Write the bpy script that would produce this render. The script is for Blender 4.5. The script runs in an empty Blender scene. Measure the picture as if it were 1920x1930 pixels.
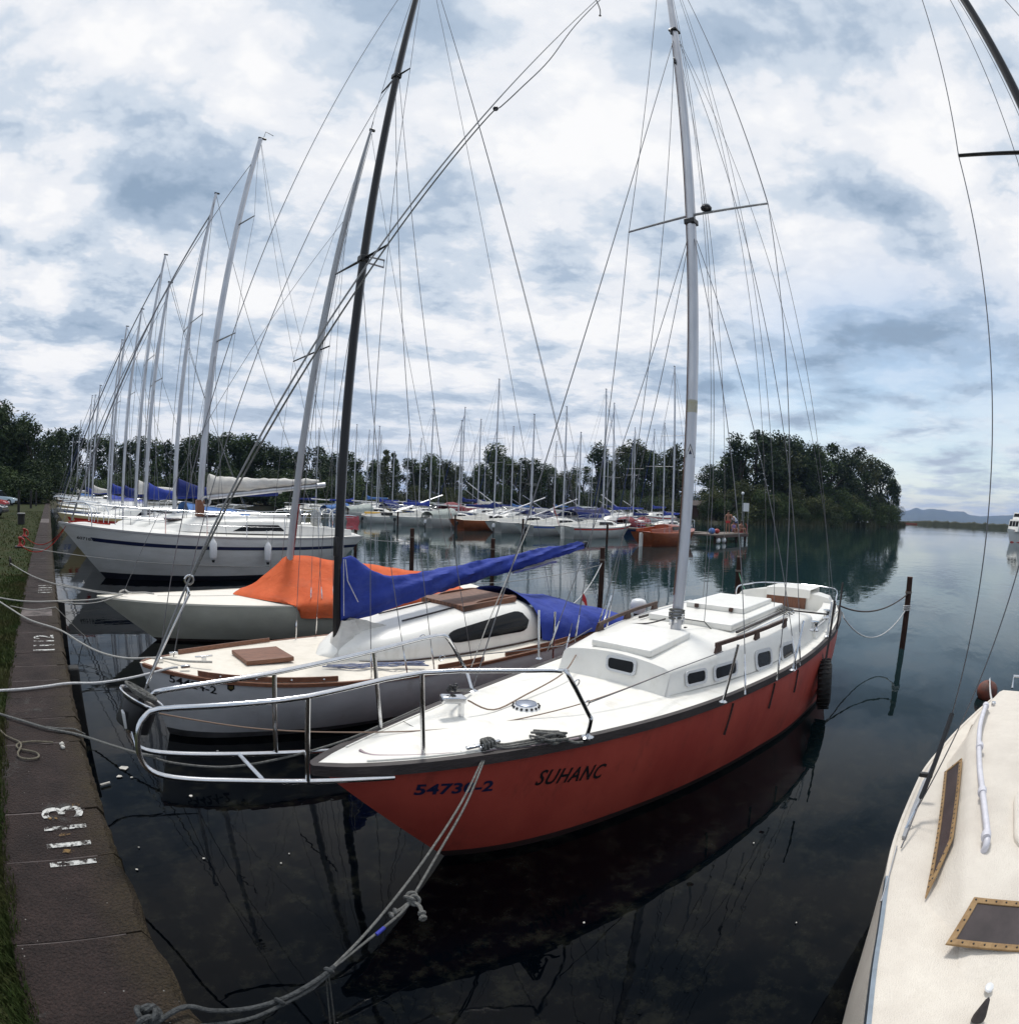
import bpy, math, random
import numpy as np
from mathutils import Vector, Matrix, noise
random.seed(7)
SC = bpy.context.scene
COL = SC.collection
R = math.radians

# ------------------------------------------------------------------ camera (a real fisheye lens, 150 deg diagonal)
HC = 2.45                                   # lens height above the water
FPX, CX, CY, PW = 1115.0, 960.0, 965.0, 1920.0   # focal length in photo pixels, photo centre, photo width
_u = np.array([0.03591599, -0.01534889, 0.99923694]); _u /= np.linalg.norm(_u)
_f = np.array([0, 1.0, 0]); _f = _f - _u*(_f@_u); _f /= np.linalg.norm(_f)
_r = np.cross(_f, _u)
_az = R(-45.76)
_A = np.array([math.sin(_az), math.cos(_az), 0]); _B = np.array([math.cos(_az), -math.sin(_az), 0])
_RM = np.stack([_r, _f, _u])
CAMM = np.stack([_B@_RM, _A@_RM, _RM[2]])   # lens axes (right, forward, up) -> world (X out over the water, Y along the quay, Z up)
CAMP = np.array([0, 0, HC])
def ray(px, py):
    x = px-CX; y = CY-py; r = math.hypot(x, y)+1e-12
    th = 2*math.asin(min(1, r/(2*FPX))); s = math.sin(th)/r
    return CAMM@np.array([x*s, math.cos(th), y*s])
def at(px, py, x=None, y=None, z=None, d=None):
    """the point of the place seen at a photo pixel, on the plane X=x, Y=y or Z=z, or at ground distance d"""
    v = ray(px, py)
    if z is not None: t = (z-HC)/v[2]
    elif y is not None: t = y/v[1]
    elif x is not None: t = x/v[0]
    else: t = d/math.hypot(v[0], v[1])
    return Vector(CAMP+v*t)
def atp(px, py, p0, n):
    v = Vector(ray(px, py)); n = Vector(n); c = Vector(CAMP)
    return c+v*((Vector(p0)-c).dot(n)/v.dot(n))
cd = bpy.data.cameras.new('camera')
cam = bpy.data.objects.new('camera', cd); COL.objects.link(cam); SC.camera = cam
cd.type = 'PANO'; cd.panorama_type = 'FISHEYE_EQUISOLID'
cd.sensor_width = 36.0; cd.sensor_fit = 'HORIZONTAL'
cd.fisheye_lens = FPX*36.0/PW; cd.fisheye_fov = math.pi
cd.clip_start = 0.02; cd.clip_end = 30000
_m = Matrix.Identity(4)
for i in range(3):
    _m[i][0] = CAMM[i][0]; _m[i][1] = CAMM[i][2]; _m[i][2] = -CAMM[i][1]; _m[i][3] = CAMP[i]
cam.matrix_world = _m

# ------------------------------------------------------------------ light: broken cloud, veiled sun in front of the lens
SUN_AZ, SUN_EL = R(40), R(63)               # azimuth measured from +Y towards +X
SC.view_settings.view_transform = 'Standard'; SC.view_settings.look = 'None'
SC.view_settings.exposure = 0.15; SC.view_settings.gamma = 1.0; SC.view_settings.use_curve_mapping = False
sl = bpy.data.lights.new('sun', 'SUN'); sl.energy = 2.4; sl.angle = R(11); sl.color = (1.0, 0.96, 0.9)
so = bpy.data.objects.new('sun', sl); COL.objects.link(so)
sd = Vector((math.sin(SUN_AZ)*math.cos(SUN_EL), math.cos(SUN_AZ)*math.cos(SUN_EL), math.sin(SUN_EL)))
so.rotation_euler = sd.to_track_quat('Z', 'Y').to_euler(); so.location = (0, 0, 40)
W = bpy.data.worlds.new('World'); SC.world = W; W.use_nodes = True
def sky():
    nt = W.node_tree; N = nt.nodes; L = nt.links; N.clear()
    def nd(t, **k):
        n = N.new(t)
        for a, b in k.items(): setattr(n, a, b)
        return n
    def mth(op, a, b=None, c=None, clamp=False):
        n = nd('ShaderNodeMath', operation=op, use_clamp=clamp)
        for i, v in enumerate((a, b, c)):
            if v is None: continue
            if isinstance(v, (int, float)): n.inputs[i].default_value = v
            else: L.new(v, n.inputs[i])
        return n.outputs[0]
    out = nd('ShaderNodeOutputWorld'); bg = nd('ShaderNodeBackground'); bg.inputs[1].default_value = 0.1
    st = nd('ShaderNodeTexSky', sky_type='NISHITA', sun_disc=False)
    st.sun_elevation = SUN_EL; st.sun_rotation = SUN_AZ; st.air_density = 1.0; st.dust_density = 0.6
    tc = nd('ShaderNodeTexCoord'); sx = nd('ShaderNodeSeparateXYZ'); L.new(tc.outputs['Generated'], sx.inputs[0])
    zc = mth('MAXIMUM', sx.outputs[2], 0.0)
    den = mth('ADD', zc, 0.11)
    u = mth('DIVIDE', sx.outputs[0], den); v = mth('DIVIDE', sx.outputs[1], den)
    cv = nd('ShaderNodeCombineXYZ'); L.new(u, cv.inputs[0]); L.new(v, cv.inputs[1])
    def fbm(scale, detail, rough, off, dist=0.0):
        mp = nd('ShaderNodeMapping'); mp.inputs['Location'].default_value = off
        L.new(cv.outputs[0], mp.inputs[0])
        n = nd('ShaderNodeTexNoise', noise_dimensions='3D'); n.inputs['Scale'].default_value = scale
        n.inputs['Detail'].default_value = detail; n.inputs['Roughness'].default_value = rough
        n.inputs['Distortion'].default_value = dist
        L.new(mp.outputs[0], n.inputs['Vector']); return n.outputs['Fac']
    big = fbm(1.05, 2.0, 0.5, (3.1, 1.7, 0.4))
    mid = fbm(2.0, 10.0, 0.51, (0.3, 5.2, 2.0), 0.15)
    puf = fbm(5.2, 6.0, 0.58, (7.3, 2.2, 5.0), 0.1)
    bil = mth('ABSOLUTE', mth('SUBTRACT', puf, 0.5))         # billowed edges
    d = mth('ADD', mth('MULTIPLY', big, 0.56), mth('MULTIPLY', mid, 0.76))
    d = mth('ADD', d, mth('MULTIPLY', bil, -0.36))           # ~0.63 mean
    rp = nd('ShaderNodeValToRGB'); cr = rp.color_ramp; cr.interpolation = 'EASE'
    cr.elements[0].position = 0.50; cr.elements[0].color = (8.9, 8.9, 8.95, 1)     # thin, bright cloud
    cr.elements[1].position = 0.81; cr.elements[1].color = (2.6, 3.5, 4.7, 1)      # thick blue-grey cloud
    e = cr.elements.new(0.575); e.color = (7.8, 8.0, 8.4, 1)
    e = cr.elements.new(0.64); e.color = (5.8, 6.5, 7.4, 1)
    e = cr.elements.new(0.71); e.color = (3.9, 4.8, 6.0, 1)
    L.new(d, rp.inputs[0])
    # a clear blue patch low over the open water
    cl = Vector((math.sin(R(84)), math.cos(R(84)), 0.08)).normalized()
    dp = nd('ShaderNodeVectorMath', operation='DOT_PRODUCT'); L.new(tc.outputs['Generated'], dp.inputs[0]); dp.inputs[1].default_value = cl
    g = nd('ShaderNodeMapRange', interpolation_type='SMOOTHSTEP'); L.new(dp.outputs['Value'], g.inputs[0])
    g.inputs[1].default_value = 0.90; g.inputs[2].default_value = 0.992
    gap = mth('MULTIPLY', g.outputs[0], mth('MULTIPLY_ADD', mid, -4.5, 3.0, clamp=True), clamp=True)
    gap = mth('MULTIPLY', gap, 0.66)
    mix = nd('ShaderNodeMix', data_type='RGBA'); L.new(gap, mix.inputs[0]); L.new(rp.outputs[0], mix.inputs[6])
    tint = nd('ShaderNodeMix', data_type='RGBA', blend_type='MULTIPLY'); tint.inputs[0].default_value = 1.0
    L.new(st.outputs[0], tint.inputs[6]); tint.inputs[7].default_value = (1.45, 1.40, 1.28, 1)
    L.new(tint.outputs[2], mix.inputs[7])
    # thin pale veil towards the horizon
    hz = nd('ShaderNodeMapRange', interpolation_type='SMOOTHSTEP'); L.new(sx.outputs[2], hz.inputs[0])
    hz.inputs[1].default_value = 0.24; hz.inputs[2].default_value = 0.0; hz.inputs[3].default_value = 0.0; hz.inputs[4].default_value = 0.55
    mh = nd('ShaderNodeMix', data_type='RGBA'); L.new(mth('MULTIPLY', hz.outputs[0], mth('SUBTRACT', 1.0, gap)), mh.inputs[0])
    L.new(mix.outputs[2], mh.inputs[6]); mh.inputs[7].default_value = (6.9, 7.3, 7.9, 1)
    L.new(mh.outputs[2], bg.inputs[0]); L.new(bg.outputs[0], out.inputs[0])
sky()

# ------------------------------------------------------------------ materials
MATS = {}
def srgb(r, g, b):
    f = lambda c: (c/255/12.92) if c/255 <= .04045 else ((c/255+.055)/1.055)**2.4
    return (f(r), f(g), f(b))
def mat(name, col, rough=0.5, metal=0.0, var=0.0, vscale=4.0, col2=None, bump=0.0, bscale=30.0, spec=0.5, stretch=None, coat=0.0, detail=6.0, dirt=None, dscale=1.5, damt=.5, dthr=.56, crease=0.0):
    """principled surface with procedural mottling (var / col2) and relief (bump)"""
    if name in MATS: return MATS[name]
    m = bpy.data.materials.new(name); m.use_nodes = True; MATS[name] = m
    nt = m.node_tree; N = nt.nodes; L = nt.links; b = N['Principled BSDF']
    b.inputs['Roughness'].default_value = rough; b.inputs['Metallic'].default_value = metal
    b.inputs['Specular IOR Level'].default_value = spec; b.inputs['Coat Weight'].default_value = coat
    b.inputs['Base Color'].default_value = (*col, 1)
    if var or col2 or bump or dirt:
        tc = N.new('ShaderNodeTexCoord'); mp = N.new('ShaderNodeMapping'); L.new(tc.outputs['Object'], mp.inputs[0])
        if stretch: mp.inputs['Scale'].default_value = stretch
    if var or col2:
        n = N.new('ShaderNodeTexNoise'); n.inputs['Scale'].default_value = vscale; n.inputs['Detail'].default_value = detail
        n.inputs['Roughness'].default_value = 0.62
        L.new(mp.outputs[0], n.inputs['Vector'])
        rp = N.new('ShaderNodeValToRGB'); rp.color_ramp.elements[0].position = 0.34; rp.color_ramp.elements[1].position = 0.66
        c2 = col2 if col2 else tuple(c*(1-var) for c in col)
        rp.color_ramp.elements[0].color = (*c2, 1); rp.color_ramp.elements[1].color = (*col, 1)
        L.new(n.outputs['Fac'], rp.inputs[0]); L.new(rp.outputs[0], b.inputs['Base Color'])
        mr = N.new('ShaderNodeMapRange'); L.new(n.outputs['Fac'], mr.inputs[0])
        mr.inputs[3].default_value = min(1, rough+.10); mr.inputs[4].default_value = max(.02, rough-.08)
        L.new(mr.outputs[0], b.inputs['Roughness'])
    if dirt:
        def nz(sc, st):
            m2 = N.new('ShaderNodeMapping'); m2.inputs['Scale'].default_value = st; L.new(tc.outputs['Object'], m2.inputs[0])
            q = N.new('ShaderNodeTexNoise'); q.inputs['Scale'].default_value = sc; q.inputs['Detail'].default_value = 9; q.inputs['Roughness'].default_value = .7
            L.new(m2.outputs[0], q.inputs['Vector']); return q.outputs['Fac']
        r3 = N.new('ShaderNodeValToRGB'); r3.color_ramp.elements[0].position = dthr; r3.color_ramp.elements[1].position = dthr+.16
        r3.color_ramp.elements[1].color = (damt, damt, damt, 1); L.new(nz(dscale, dirt[3] if len(dirt) > 3 else (1, 1, 1)), r3.inputs[0])
        mx = N.new('ShaderNodeMix'); mx.data_type = 'RGBA'; L.new(r3.outputs[0], mx.inputs[0]); mx.inputs[7].default_value = (*dirt[:3], 1)
        bc = b.inputs['Base Color']
        if bc.links: L.new(bc.links[0].from_socket, mx.inputs[6])
        else: mx.inputs[6].default_value = (*col, 1)
        L.new(mx.outputs[2], bc)
    if bump:
        n2 = N.new('ShaderNodeTexNoise'); n2.inputs['Scale'].default_value = bscale; n2.inputs['Detail'].default_value = 7 if crease else 4; n2.inputs['Distortion'].default_value = crease
        L.new(mp.outputs[0], n2.inputs['Vector'])
        bp = N.new('ShaderNodeBump'); bp.inputs['Strength'].default_value = bump; bp.inputs['Distance'].default_value = 0.02
        L.new(n2.outputs['Fac'], bp.inputs['Height']); L.new(bp.outputs[0], b.inputs['Normal'])
    return m
def wood(name, c1, c2, scale=9.0, rough=0.45, stretch=(0.6, 9, 9), plank=0.0):
    m = mat(name, c1, rough, 0, var=0, vscale=scale, col2=c2, bump=0.15, bscale=scale*2, stretch=stretch)
    if plank and not m.get('pl'):
        m['pl'] = 1
        nt = m.node_tree; N = nt.nodes; L = nt.links; b = N['Principled BSDF']
        w = N.new('ShaderNodeTexWave'); w.wave_type = 'BANDS'; w.bands_direction = 'Y'; w.inputs['Scale'].default_value = plank
        tc = N.new('ShaderNodeTexCoord'); L.new(tc.outputs['Object'], w.inputs[0])
        rp = N.new('ShaderNodeValToRGB'); rp.color_ramp.elements[0].position = 0.02; rp.color_ramp.elements[1].position = 0.10
        rp.color_ramp.elements[0].color = (.15, .12, .1, 1); rp.color_ramp.elements[1].color = (1, 1, 1, 1)
        L.new(w.outputs['Fac'], rp.inputs[0])
        mx = N.new('ShaderNodeMix'); mx.data_type = 'RGBA'; mx.blend_type = 'MULTIPLY'; mx.inputs[0].default_value = 1
        src = b.inputs['Base Color'].links[0].from_socket
        L.new(src, mx.inputs[6]); L.new(rp.outputs[0], mx.inputs[7]); L.new(mx.outputs[2], b.inputs['Base Color'])
    return m
def rope_mat(name, c1, c2):
    if name in MATS: return MATS[name]
    return mat(name, c1, 0.9, 0, col2=c2, vscale=60.0, bump=0.6, bscale=120, spec=0.15)

# ------------------------------------------------------------------ mesh building
ORG = {}                                     # thing -> world position of its base
class MB:
    def __init__(s): s.v = []; s.f = []
    def add(s, vs, fs):
        o = len(s.v); s.v += [Vector(v) for v in vs]; s.f += [tuple(i+o for i in f) for f in fs]; return s
    def box(s, c, sz, ax=None, taper=1.0):
        c = Vector(c); X, Y, Z = ax if ax else (Vector((1, 0, 0)), Vector((0, 1, 0)), Vector((0, 0, 1)))
        h = [q/2 for q in sz]; vs = []
        for k in (-1, 1):
            t = taper if k > 0 else 1.0
            for i, j in ((-1, -1), (1, -1), (1, 1), (-1, 1)):
                vs.append(c+X*(i*h[0]*t)+Y*(j*h[1]*t)+Z*(k*h[2]))
        return s.add(vs, [(3, 2, 1, 0), (4, 5, 6, 7), (0, 1, 5, 4), (1, 2, 6, 5), (2, 3, 7, 6), (3, 0, 4, 7)])
    def beam(s, a, b, w, h, up=(0, 0, 1)):
        a, b = Vector(a), Vector(b); X = (b-a).normalized(); Y = Vector(up).cross(X).normalized(); Z = X.cross(Y)
        return s.box((a+b)/2, ((b-a).length, w, h), (X, Y, Z))
    def tube(s, path, r, n=8, cap=True, closed=False, flat=1.0):
        P = [Vector(p) for p in path]; m = len(P)
        rr = r if isinstance(r, (list, tuple)) else [r]*m
        T = []
        for i in range(m):
            a = P[(i-1) % m] if closed or i else P[0]; b = P[(i+1) % m] if closed or i < m-1 else P[-1]
            d = b-a; T.append(d.normalized() if d.length > 1e-9 else Vector((0, 0, 1)))
        ref = Vector((0, 0, 1)) if abs(T[0].z) < .9 else Vector((1, 0, 0))
        N = (ref-T[0]*ref.dot(T[0])).normalized(); vs = []
        for i in range(m):
            N = N-T[i]*N.dot(T[i])
            N = N.normalized() if N.length > 1e-6 else T[i].orthogonal().normalized()
            B = T[i].cross(N)
            for k in range(n):
                a = 2*math.pi*k/n; vs.append(P[i]+(N*math.cos(a)+B*math.sin(a)*flat)*rr[i])
        fs = []
        for i in range(m if closed else m-1):
            j = (i+1) % m
            for k in range(n): fs.append((i*n+k, i*n+(k+1) % n, j*n+(k+1) % n, j*n+k))
        if cap and not closed:
            fs.append(tuple(range(n-1, -1, -1))); fs.append(tuple((m-1)*n+k for k in range(n)))
        return s.add(vs, fs)
    def lathe(s, prof, base, axis=(0, 0, 1), n=20):
        base = Vector(base); Z = Vector(axis).normalized(); X = Z.orthogonal().normalized(); Y = Z.cross(X); vs = []; m = len(prof)
        for r, h in prof:
            for k in range(n):
                a = 2*math.pi*k/n; vs.append(base+Z*h+(X*math.cos(a)+Y*math.sin(a))*max(r, 1e-4))
        fs = [(i*n+k, i*n+(k+1) % n, (i+1)*n+(k+1) % n, (i+1)*n+k) for i in range(m-1) for k in range(n)]
        fs += [tuple(range(n-1, -1, -1)), tuple((m-1)*n+k for k in range(n))]
        return s.add(vs, fs)
    def loft(s, rings, closed=False, cap0=False, cap1=False):
        n = len(rings[0]); vs = [p for r in rings for p in r]; fs = []
        for i in range(len(rings)-1):
            for k in range(n if closed else n-1):
                fs.append((i*n+k, i*n+(k+1) % n, (i+1)*n+(k+1) % n, (i+1)*n+k))
        if cap0: fs.append(tuple(range(n-1, -1, -1)))
        if cap1: fs.append(tuple((len(rings)-1)*n+k for k in range(n)))
        return s.add(vs, fs)
    def prism(s, poly, vec):
        vec = Vector(vec); n = len(poly); P = [Vector(p) for p in poly]
        return s.add(P+[p+vec for p in P], [tuple(range(n-1, -1, -1)), tuple(range(n, 2*n))]+[(k, (k+1) % n, n+(k+1) % n, n+k) for k in range(n)])
    def ball(s, c, r, n=12, m=8, sc=(1, 1, 1)):
        c = Vector(c); vs = []; fs = []
        for i in range(m+1):
            th = math.pi*i/m
            for k in range(n):
                a = 2*math.pi*k/n; vs.append(c+Vector((math.sin(th)*math.cos(a)*sc[0], math.sin(th)*math.sin(a)*sc[1], math.cos(th)*sc[2]))*r)
        for i in range(m):
            for k in range(n): fs.append((i*n+k, (i+1)*n+k, (i+1)*n+(k+1) % n, i*n+(k+1) % n))
        return s.add(vs, fs)
    def torus(s, c, axis, R0, r0, n=24, m=10, flat=1.0):
        Z = Vector(axis).normalized(); X = Z.orthogonal().normalized(); Y = Z.cross(X); c = Vector(c); vs = []; fs = []
        for i in range(n):
            a = 2*math.pi*i/n; d = X*math.cos(a)+Y*math.sin(a)
            for k in range(m):
                b = 2*math.pi*k/m; vs.append(c+d*(R0+r0*math.cos(b))+Z*(r0*math.sin(b)*flat))
        for i in range(n):
            for k in range(m): fs.append((i*m+k, ((i+1) % n)*m+k, ((i+1) % n)*m+(k+1) % m, i*m+(k+1) % m))
        return s.add(vs, fs)
    def build(s, name, m, parent=None, smooth=30, bevel=0.0, wn=True):
        me = bpy.data.meshes.new(name)
        o0 = ORG.get(parent.name, Vector((0, 0, 0))) if parent else Vector((0, 0, 0))
        me.from_pydata([tuple(v-o0) for v in s.v], [], s.f); me.validate()
        o = bpy.data.objects.new(name, me); COL.objects.link(o)
        if m: me.materials.append(m)
        if smooth is not None:
            me.shade_smooth()
            if smooth < 180: me.set_sharp_from_angle(angle=R(smooth))
        if parent: o.parent = parent; ORG[o.name] = o0
        if bevel:
            b = o.modifiers.new('bevel', 'BEVEL'); b.width = bevel; b.segments = 2; b.limit_method = 'ANGLE'; b.angle_limit = R(40)
        return o
def tag(o, label=None, cat=None, group=None, kind=None):
    if label: o['label'] = label
    if cat: o['category'] = cat
    if group: o['group'] = group
    if kind: o['kind'] = kind
    return o
def thing(name, label, cat, loc=(0, 0, 0), group=None):
    o = bpy.data.objects.new(name, None); COL.objects.link(o); o.location = loc; o.empty_display_size = .2
    ORG[o.name] = Vector(loc); return tag(o, label, cat, group)
def structure(mb, name, m, **k): return tag(mb.build(name, m, **k), kind='structure')
def copy_tree(o, parent=None):
    c = o.copy(); COL.objects.link(c)
    if parent: c.parent = parent
    for ch in list(o.children): copy_tree(ch, c)
    return c
def recolour(root, table):
    for ch in root.children_recursive:
        k = ch.name.split('.')[0]
        if k in table and ch.material_slots:
            ch.material_slots[0].link = 'OBJECT'; ch.material_slots[0].material = table[k]
def lerp(a, b, t): return a+(b-a)*t
def smooth_path(pts, n=8):
    """Catmull-Rom through the points"""
    P = [Vector(p) for p in pts]; out = []
    for i in range(len(P)-1):
        p0 = P[max(i-1, 0)]; p1 = P[i]; p2 = P[i+1]; p3 = P[min(i+2, len(P)-1)]
        for k in range(n):
            t = k/n; out.append(.5*((2*p1)+(p2-p0)*t+(2*p0-5*p1+4*p2-p3)*t*t+(3*p1-p0-3*p2+p3)*t**3))
    return out+[P[-1]]
def sag(a, b, s, n=14):
    a, b = Vector(a), Vector(b)
    return [a.lerp(b, i/n)-Vector((0, 0, s*4*(i/n)*(1-i/n))) for i in range(n+1)]
def interp(x, xs, ys):
    """smooth monotone interpolation"""
    xs = list(xs); ys = list(ys)
    if x <= xs[0]: return ys[0]
    if x >= xs[-1]: return ys[-1]
    i = max(k for k in range(len(xs)) if xs[k] <= x); i = min(i, len(xs)-2)
    h = xs[i+1]-xs[i]; d = (ys[i+1]-ys[i])/h
    def sl(k):
        if k <= 0: return (ys[1]-ys[0])/(xs[1]-xs[0])
        if k >= len(xs)-1: return (ys[-1]-ys[-2])/(xs[-1]-xs[-2])
        a = (ys[k]-ys[k-1])/(xs[k]-xs[k-1]); b = (ys[k+1]-ys[k])/(xs[k+1]-xs[k])
        return 0 if a*b <= 0 else 2*a*b/(a+b)
    t = (x-xs[i])/h; m0 = sl(i)*h; m1 = sl(i+1)*h
    return ys[i]*(2*t**3-3*t*t+1)+m0*(t**3-2*t*t+t)+ys[i+1]*(-2*t**3+3*t*t)+m1*(t**3-t*t)
def rrect(q, r=0.25, n=5, inset=0.0, off=0.0):
    """rounded rectangle inside the quad q (a,b,c,d); r and inset as fractions of the short side; off along the normal"""
    a, b, c, d = [Vector(p) for p in q]; w = ((b-a).length+(c-d).length)/2; h = ((d-a).length+(c-b).length)/2
    nn = (b-a).cross(d-a).normalized(); s = min(w, h); ru = r*s/w; rv = r*s/h; iu = inset*s/w; iv = inset*s/h; out = []
    for cu, cv, a0 in ((iu+ru, iv+rv, 180), (1-iu-ru, iv+rv, 270), (1-iu-ru, 1-iv-rv, 0), (iu+ru, 1-iv-rv, 90)):
        for k in range(n+1):
            t = R(a0+90*k/n); u = cu+ru*math.cos(t); v = cv+rv*math.sin(t)
            out.append((a*(1-u)+b*u)*(1-v)+(d*(1-u)+c*u)*v+nn*off)
    return out
def window(parent, q, frame_m, pane_m, inset=0.16, r=0.3, th=0.014, screws=True, name='window'):
    """framed pane on a wall: frame ring (part) with its pane (sub-part); q winds anticlockwise seen from outside"""
    o1 = rrect(q, r, inset=0, off=0.001); o2 = rrect(q, r, inset=0.0, off=th); i2 = rrect(q, r*.75, inset=inset, off=th); i1 = rrect(q, r*.75, inset=inset, off=.002)
    fr = MB().loft([o1, o2, i2, i1], closed=True)
    if screws:
        mid = rrect(q, r*.8, inset=inset*.5, off=th); nn = (Vector(q[1])-Vector(q[0])).cross(Vector(q[3])-Vector(q[0])).normalized()
        ks = [0, 5, 6, 11, 12, 17, 18, 23]
        sc_ = MB()
        for k in ks: sc_.ball(mid[k], .0045, 6, 4)
    f = fr.build(name, frame_m, parent, smooth=25)
    if screws: tag(sc_.build('screw_heads', M_STEEL, f), kind='stuff')
    MB().add(rrect(q, r*.75, inset=inset*.98, off=.004), [tuple(range(24))]).build('pane', pane_m, f, smooth=None)
    return f
FONTC = {}
def text_mesh(txt, size=1.0, shear=0.0, bold=0.0, spacing=1.0):
    cu = bpy.data.curves.new('lettering', 'FONT'); cu.body = txt; cu.size = size; cu.shear = shear; cu.offset = bold; cu.space_character = spacing
    cu.resolution_u = 3
    o = bpy.data.objects.new('lettering', cu); COL.objects.link(o)
    dg = bpy.context.evaluated_depsgraph_get(); me = bpy.data.meshes.new_from_object(o.evaluated_get(dg))
    vs = [v.co.copy() for v in me.vertices]; fs = [tuple(p.vertices) for p in me.polygons]
    bpy.data.objects.remove(o); bpy.data.curves.remove(cu); bpy.data.meshes.remove(me)
    return vs, fs
# ------------------------------------------------------------------ palette
M_WHITE = mat('gelcoat_white', (.83, .815, .765), .38, var=.10, vscale=3.0, bump=.06, bscale=9, coat=.1, dirt=(.42, .37, .28, (1, 1, .35)), dscale=6, damt=.30, dthr=.57)
M_DECK = mat('deck_white', (.84, .825, .775), .55, col2=(.77, .75, .69), vscale=5.0, bump=.3, bscale=170, dirt=(.40, .34, .25, (1.6, .7, 1)), dscale=3.2, damt=.34, dthr=.56)
M_CREAM = mat('deck_cream', (.77, .72, .63), .6, dirt=(.40, .33, .22), dscale=2.5, damt=.4, col2=(.69, .64, .55), vscale=7.0, bump=.2, bscale=150)
M_IVORY = mat('ivory_gelcoat', (.70, .645, .565), .5, col2=(.61, .555, .485), vscale=4.5, bump=.35, bscale=140, dirt=(.36, .31, .24), dscale=2.2, damt=.30, dthr=.55)
M_HULLW = mat('hull_white', (.66, .67, .66), .28, col2=(.55, .56, .54), vscale=2.2, stretch=(.6, .6, 2.5), coat=.25)
M_GREY = mat('hull_grey_white', (.62, .625, .64), .35, dirt=(.22, .20, .17, (1, 1, .4)), dscale=4, damt=.35, col2=(.52, .525, .54), vscale=2.6, stretch=(1, 1, 2.2), coat=.1)
M_OLIVE = mat('hull_cream', (.60, .59, .50), .4, col2=(.50, .49, .41), vscale=2.4, stretch=(1, 1, 2.0))
M_RED = mat('hull_red', (.43, .074, .052), .45, col2=(.33, .046, .034), vscale=2.6, stretch=(.8, .8, .45), bump=.10, bscale=8, coat=.0, detail=11, dirt=(.13, .035, .028, (1, 1, .30)), dscale=6.0, damt=.5, dthr=.54)
M_BLACK = mat('black_paint', (.012, .012, .014), .4)
M_RUB = mat('rubber', (.012, .012, .012), .75, var=.4, vscale=20, bump=.3, bscale=60)
M_RAIL = mat('rub_rail_dark', (.045, .036, .036), .6, var=.4, vscale=8, stretch=(.5, 3, 3), bump=.2)
M_NAVY = mat('navy_paint', (.010, .016, .055), .4)
M_STEEL = mat('stainless', (.72, .73, .75), .16, 1.0, var=.15, vscale=14)
M_ALU = mat('aluminium', (.56, .57, .60), .38, .85, col2=(.45, .46, .49), vscale=3, stretch=(3, 3, .5))
M_ALUD = mat('aluminium_dull', (.40, .41, .43), .5, .6, var=.2, vscale=3, stretch=(3, 3, .5))
M_MASTB = mat('mast_black', (.010, .010, .012), .32, .2)
M_WIRE = mat('wire', (.16, .16, .17), .4, .7)
M_PANE = mat('dark_pane', (.006, .007, .009), .12, spec=.22)
M_FRAME = mat('window_frame', (.60, .61, .62), .4, .3)
M_BLUE = mat('cover_blue', (.032, .058, .32), .75, col2=(.020, .038, .22), vscale=3.5, bump=.75, bscale=5, spec=.2, crease=1.4, dirt=(.07, .10, .34), dscale=2.0, damt=.5, dthr=.5)
M_BLUE2 = mat('cover_navy', (.016, .030, .16), .8, var=.35, vscale=4, bump=.3, bscale=7, spec=.2)
M_SKYB = mat('cover_light_blue', (.07, .17, .42), .8, var=.25, vscale=4, bump=.3, bscale=7, spec=.2)
M_ORANGE = mat('cover_orange', (.66, .135, .048), .75, col2=(.54, .098, .034), vscale=3, bump=.75, bscale=5, spec=.15, crease=1.3, dirt=(.44, .12, .06), dscale=2.2, damt=.6, dthr=.52)
M_SAIL = mat('sailcloth', (.66, .64, .60), .8, var=.18, vscale=4, bump=.4, bscale=14, spec=.2, stretch=(1, 3, 3))
M_GREYCOV = mat('cover_grey', (.42, .46, .43), .85, var=.25, vscale=3, bump=.4, bscale=5, spec=.15)
M_TEAK = wood('teak', (.22, .092, .048), (.12, .050, .028), 7.0, .5, (1.2, 8, 8))
M_TEAKP = wood('teak_planks', (.24, .105, .055), (.12, .052, .030), 6.0, .55, (1.2, 9, 6), plank=4.2)
M_DARKW = wood('dark_wood', (.075, .034, .022), (.035, .017, .012), 8.0, .6)
M_VARN = wood('varnished_wood', (.36, .085, .030), (.25, .052, .020), 5.0, .3, (.6, 5, 5))
M_PILE = mat('pile_rust', (.060, .030, .022), .85, col2=(.022, .014, .012), vscale=5, stretch=(2, 2, .8), bump=.5, bscale=25, spec=.2)
M_ROPE = rope_mat('rope_pale', (.50, .49, .46), (.30, .29, .27))
M_ROPEG = rope_mat('rope_grey', (.20, .20, .19), (.10, .10, .095))
M_ROPED = rope_mat('rope_dark', (.085, .090, .092), (.035, .038, .040))
M_ROPEW = rope_mat('rope_white', (.66, .66, .66), (.45, .45, .45))
M_ROPER = rope_mat('rope_red', (.36, .026, .016), (.22, .014, .010))
M_REDP = mat('red_paint', (.36, .024, .016), .5, var=.3, vscale=9)
M_PLAS = mat('white_plastic', (.76, .77, .78), .4, var=.12, vscale=9)
M_PINK = mat('pale_pipe', (.70, .69, .74), .45, .1, var=.15, vscale=14)
M_GOLD = mat('window_gasket', (.34, .215, .095), .65, col2=(.22, .13, .055), vscale=16, bump=.3, bscale=60)
M_SMOKE = mat('smoked_pane', (.070, .055, .055), .22, col2=(.040, .032, .032), vscale=5)
M_YEL = mat('yellow_paint', (.62, .36, .04), .5)

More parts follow.
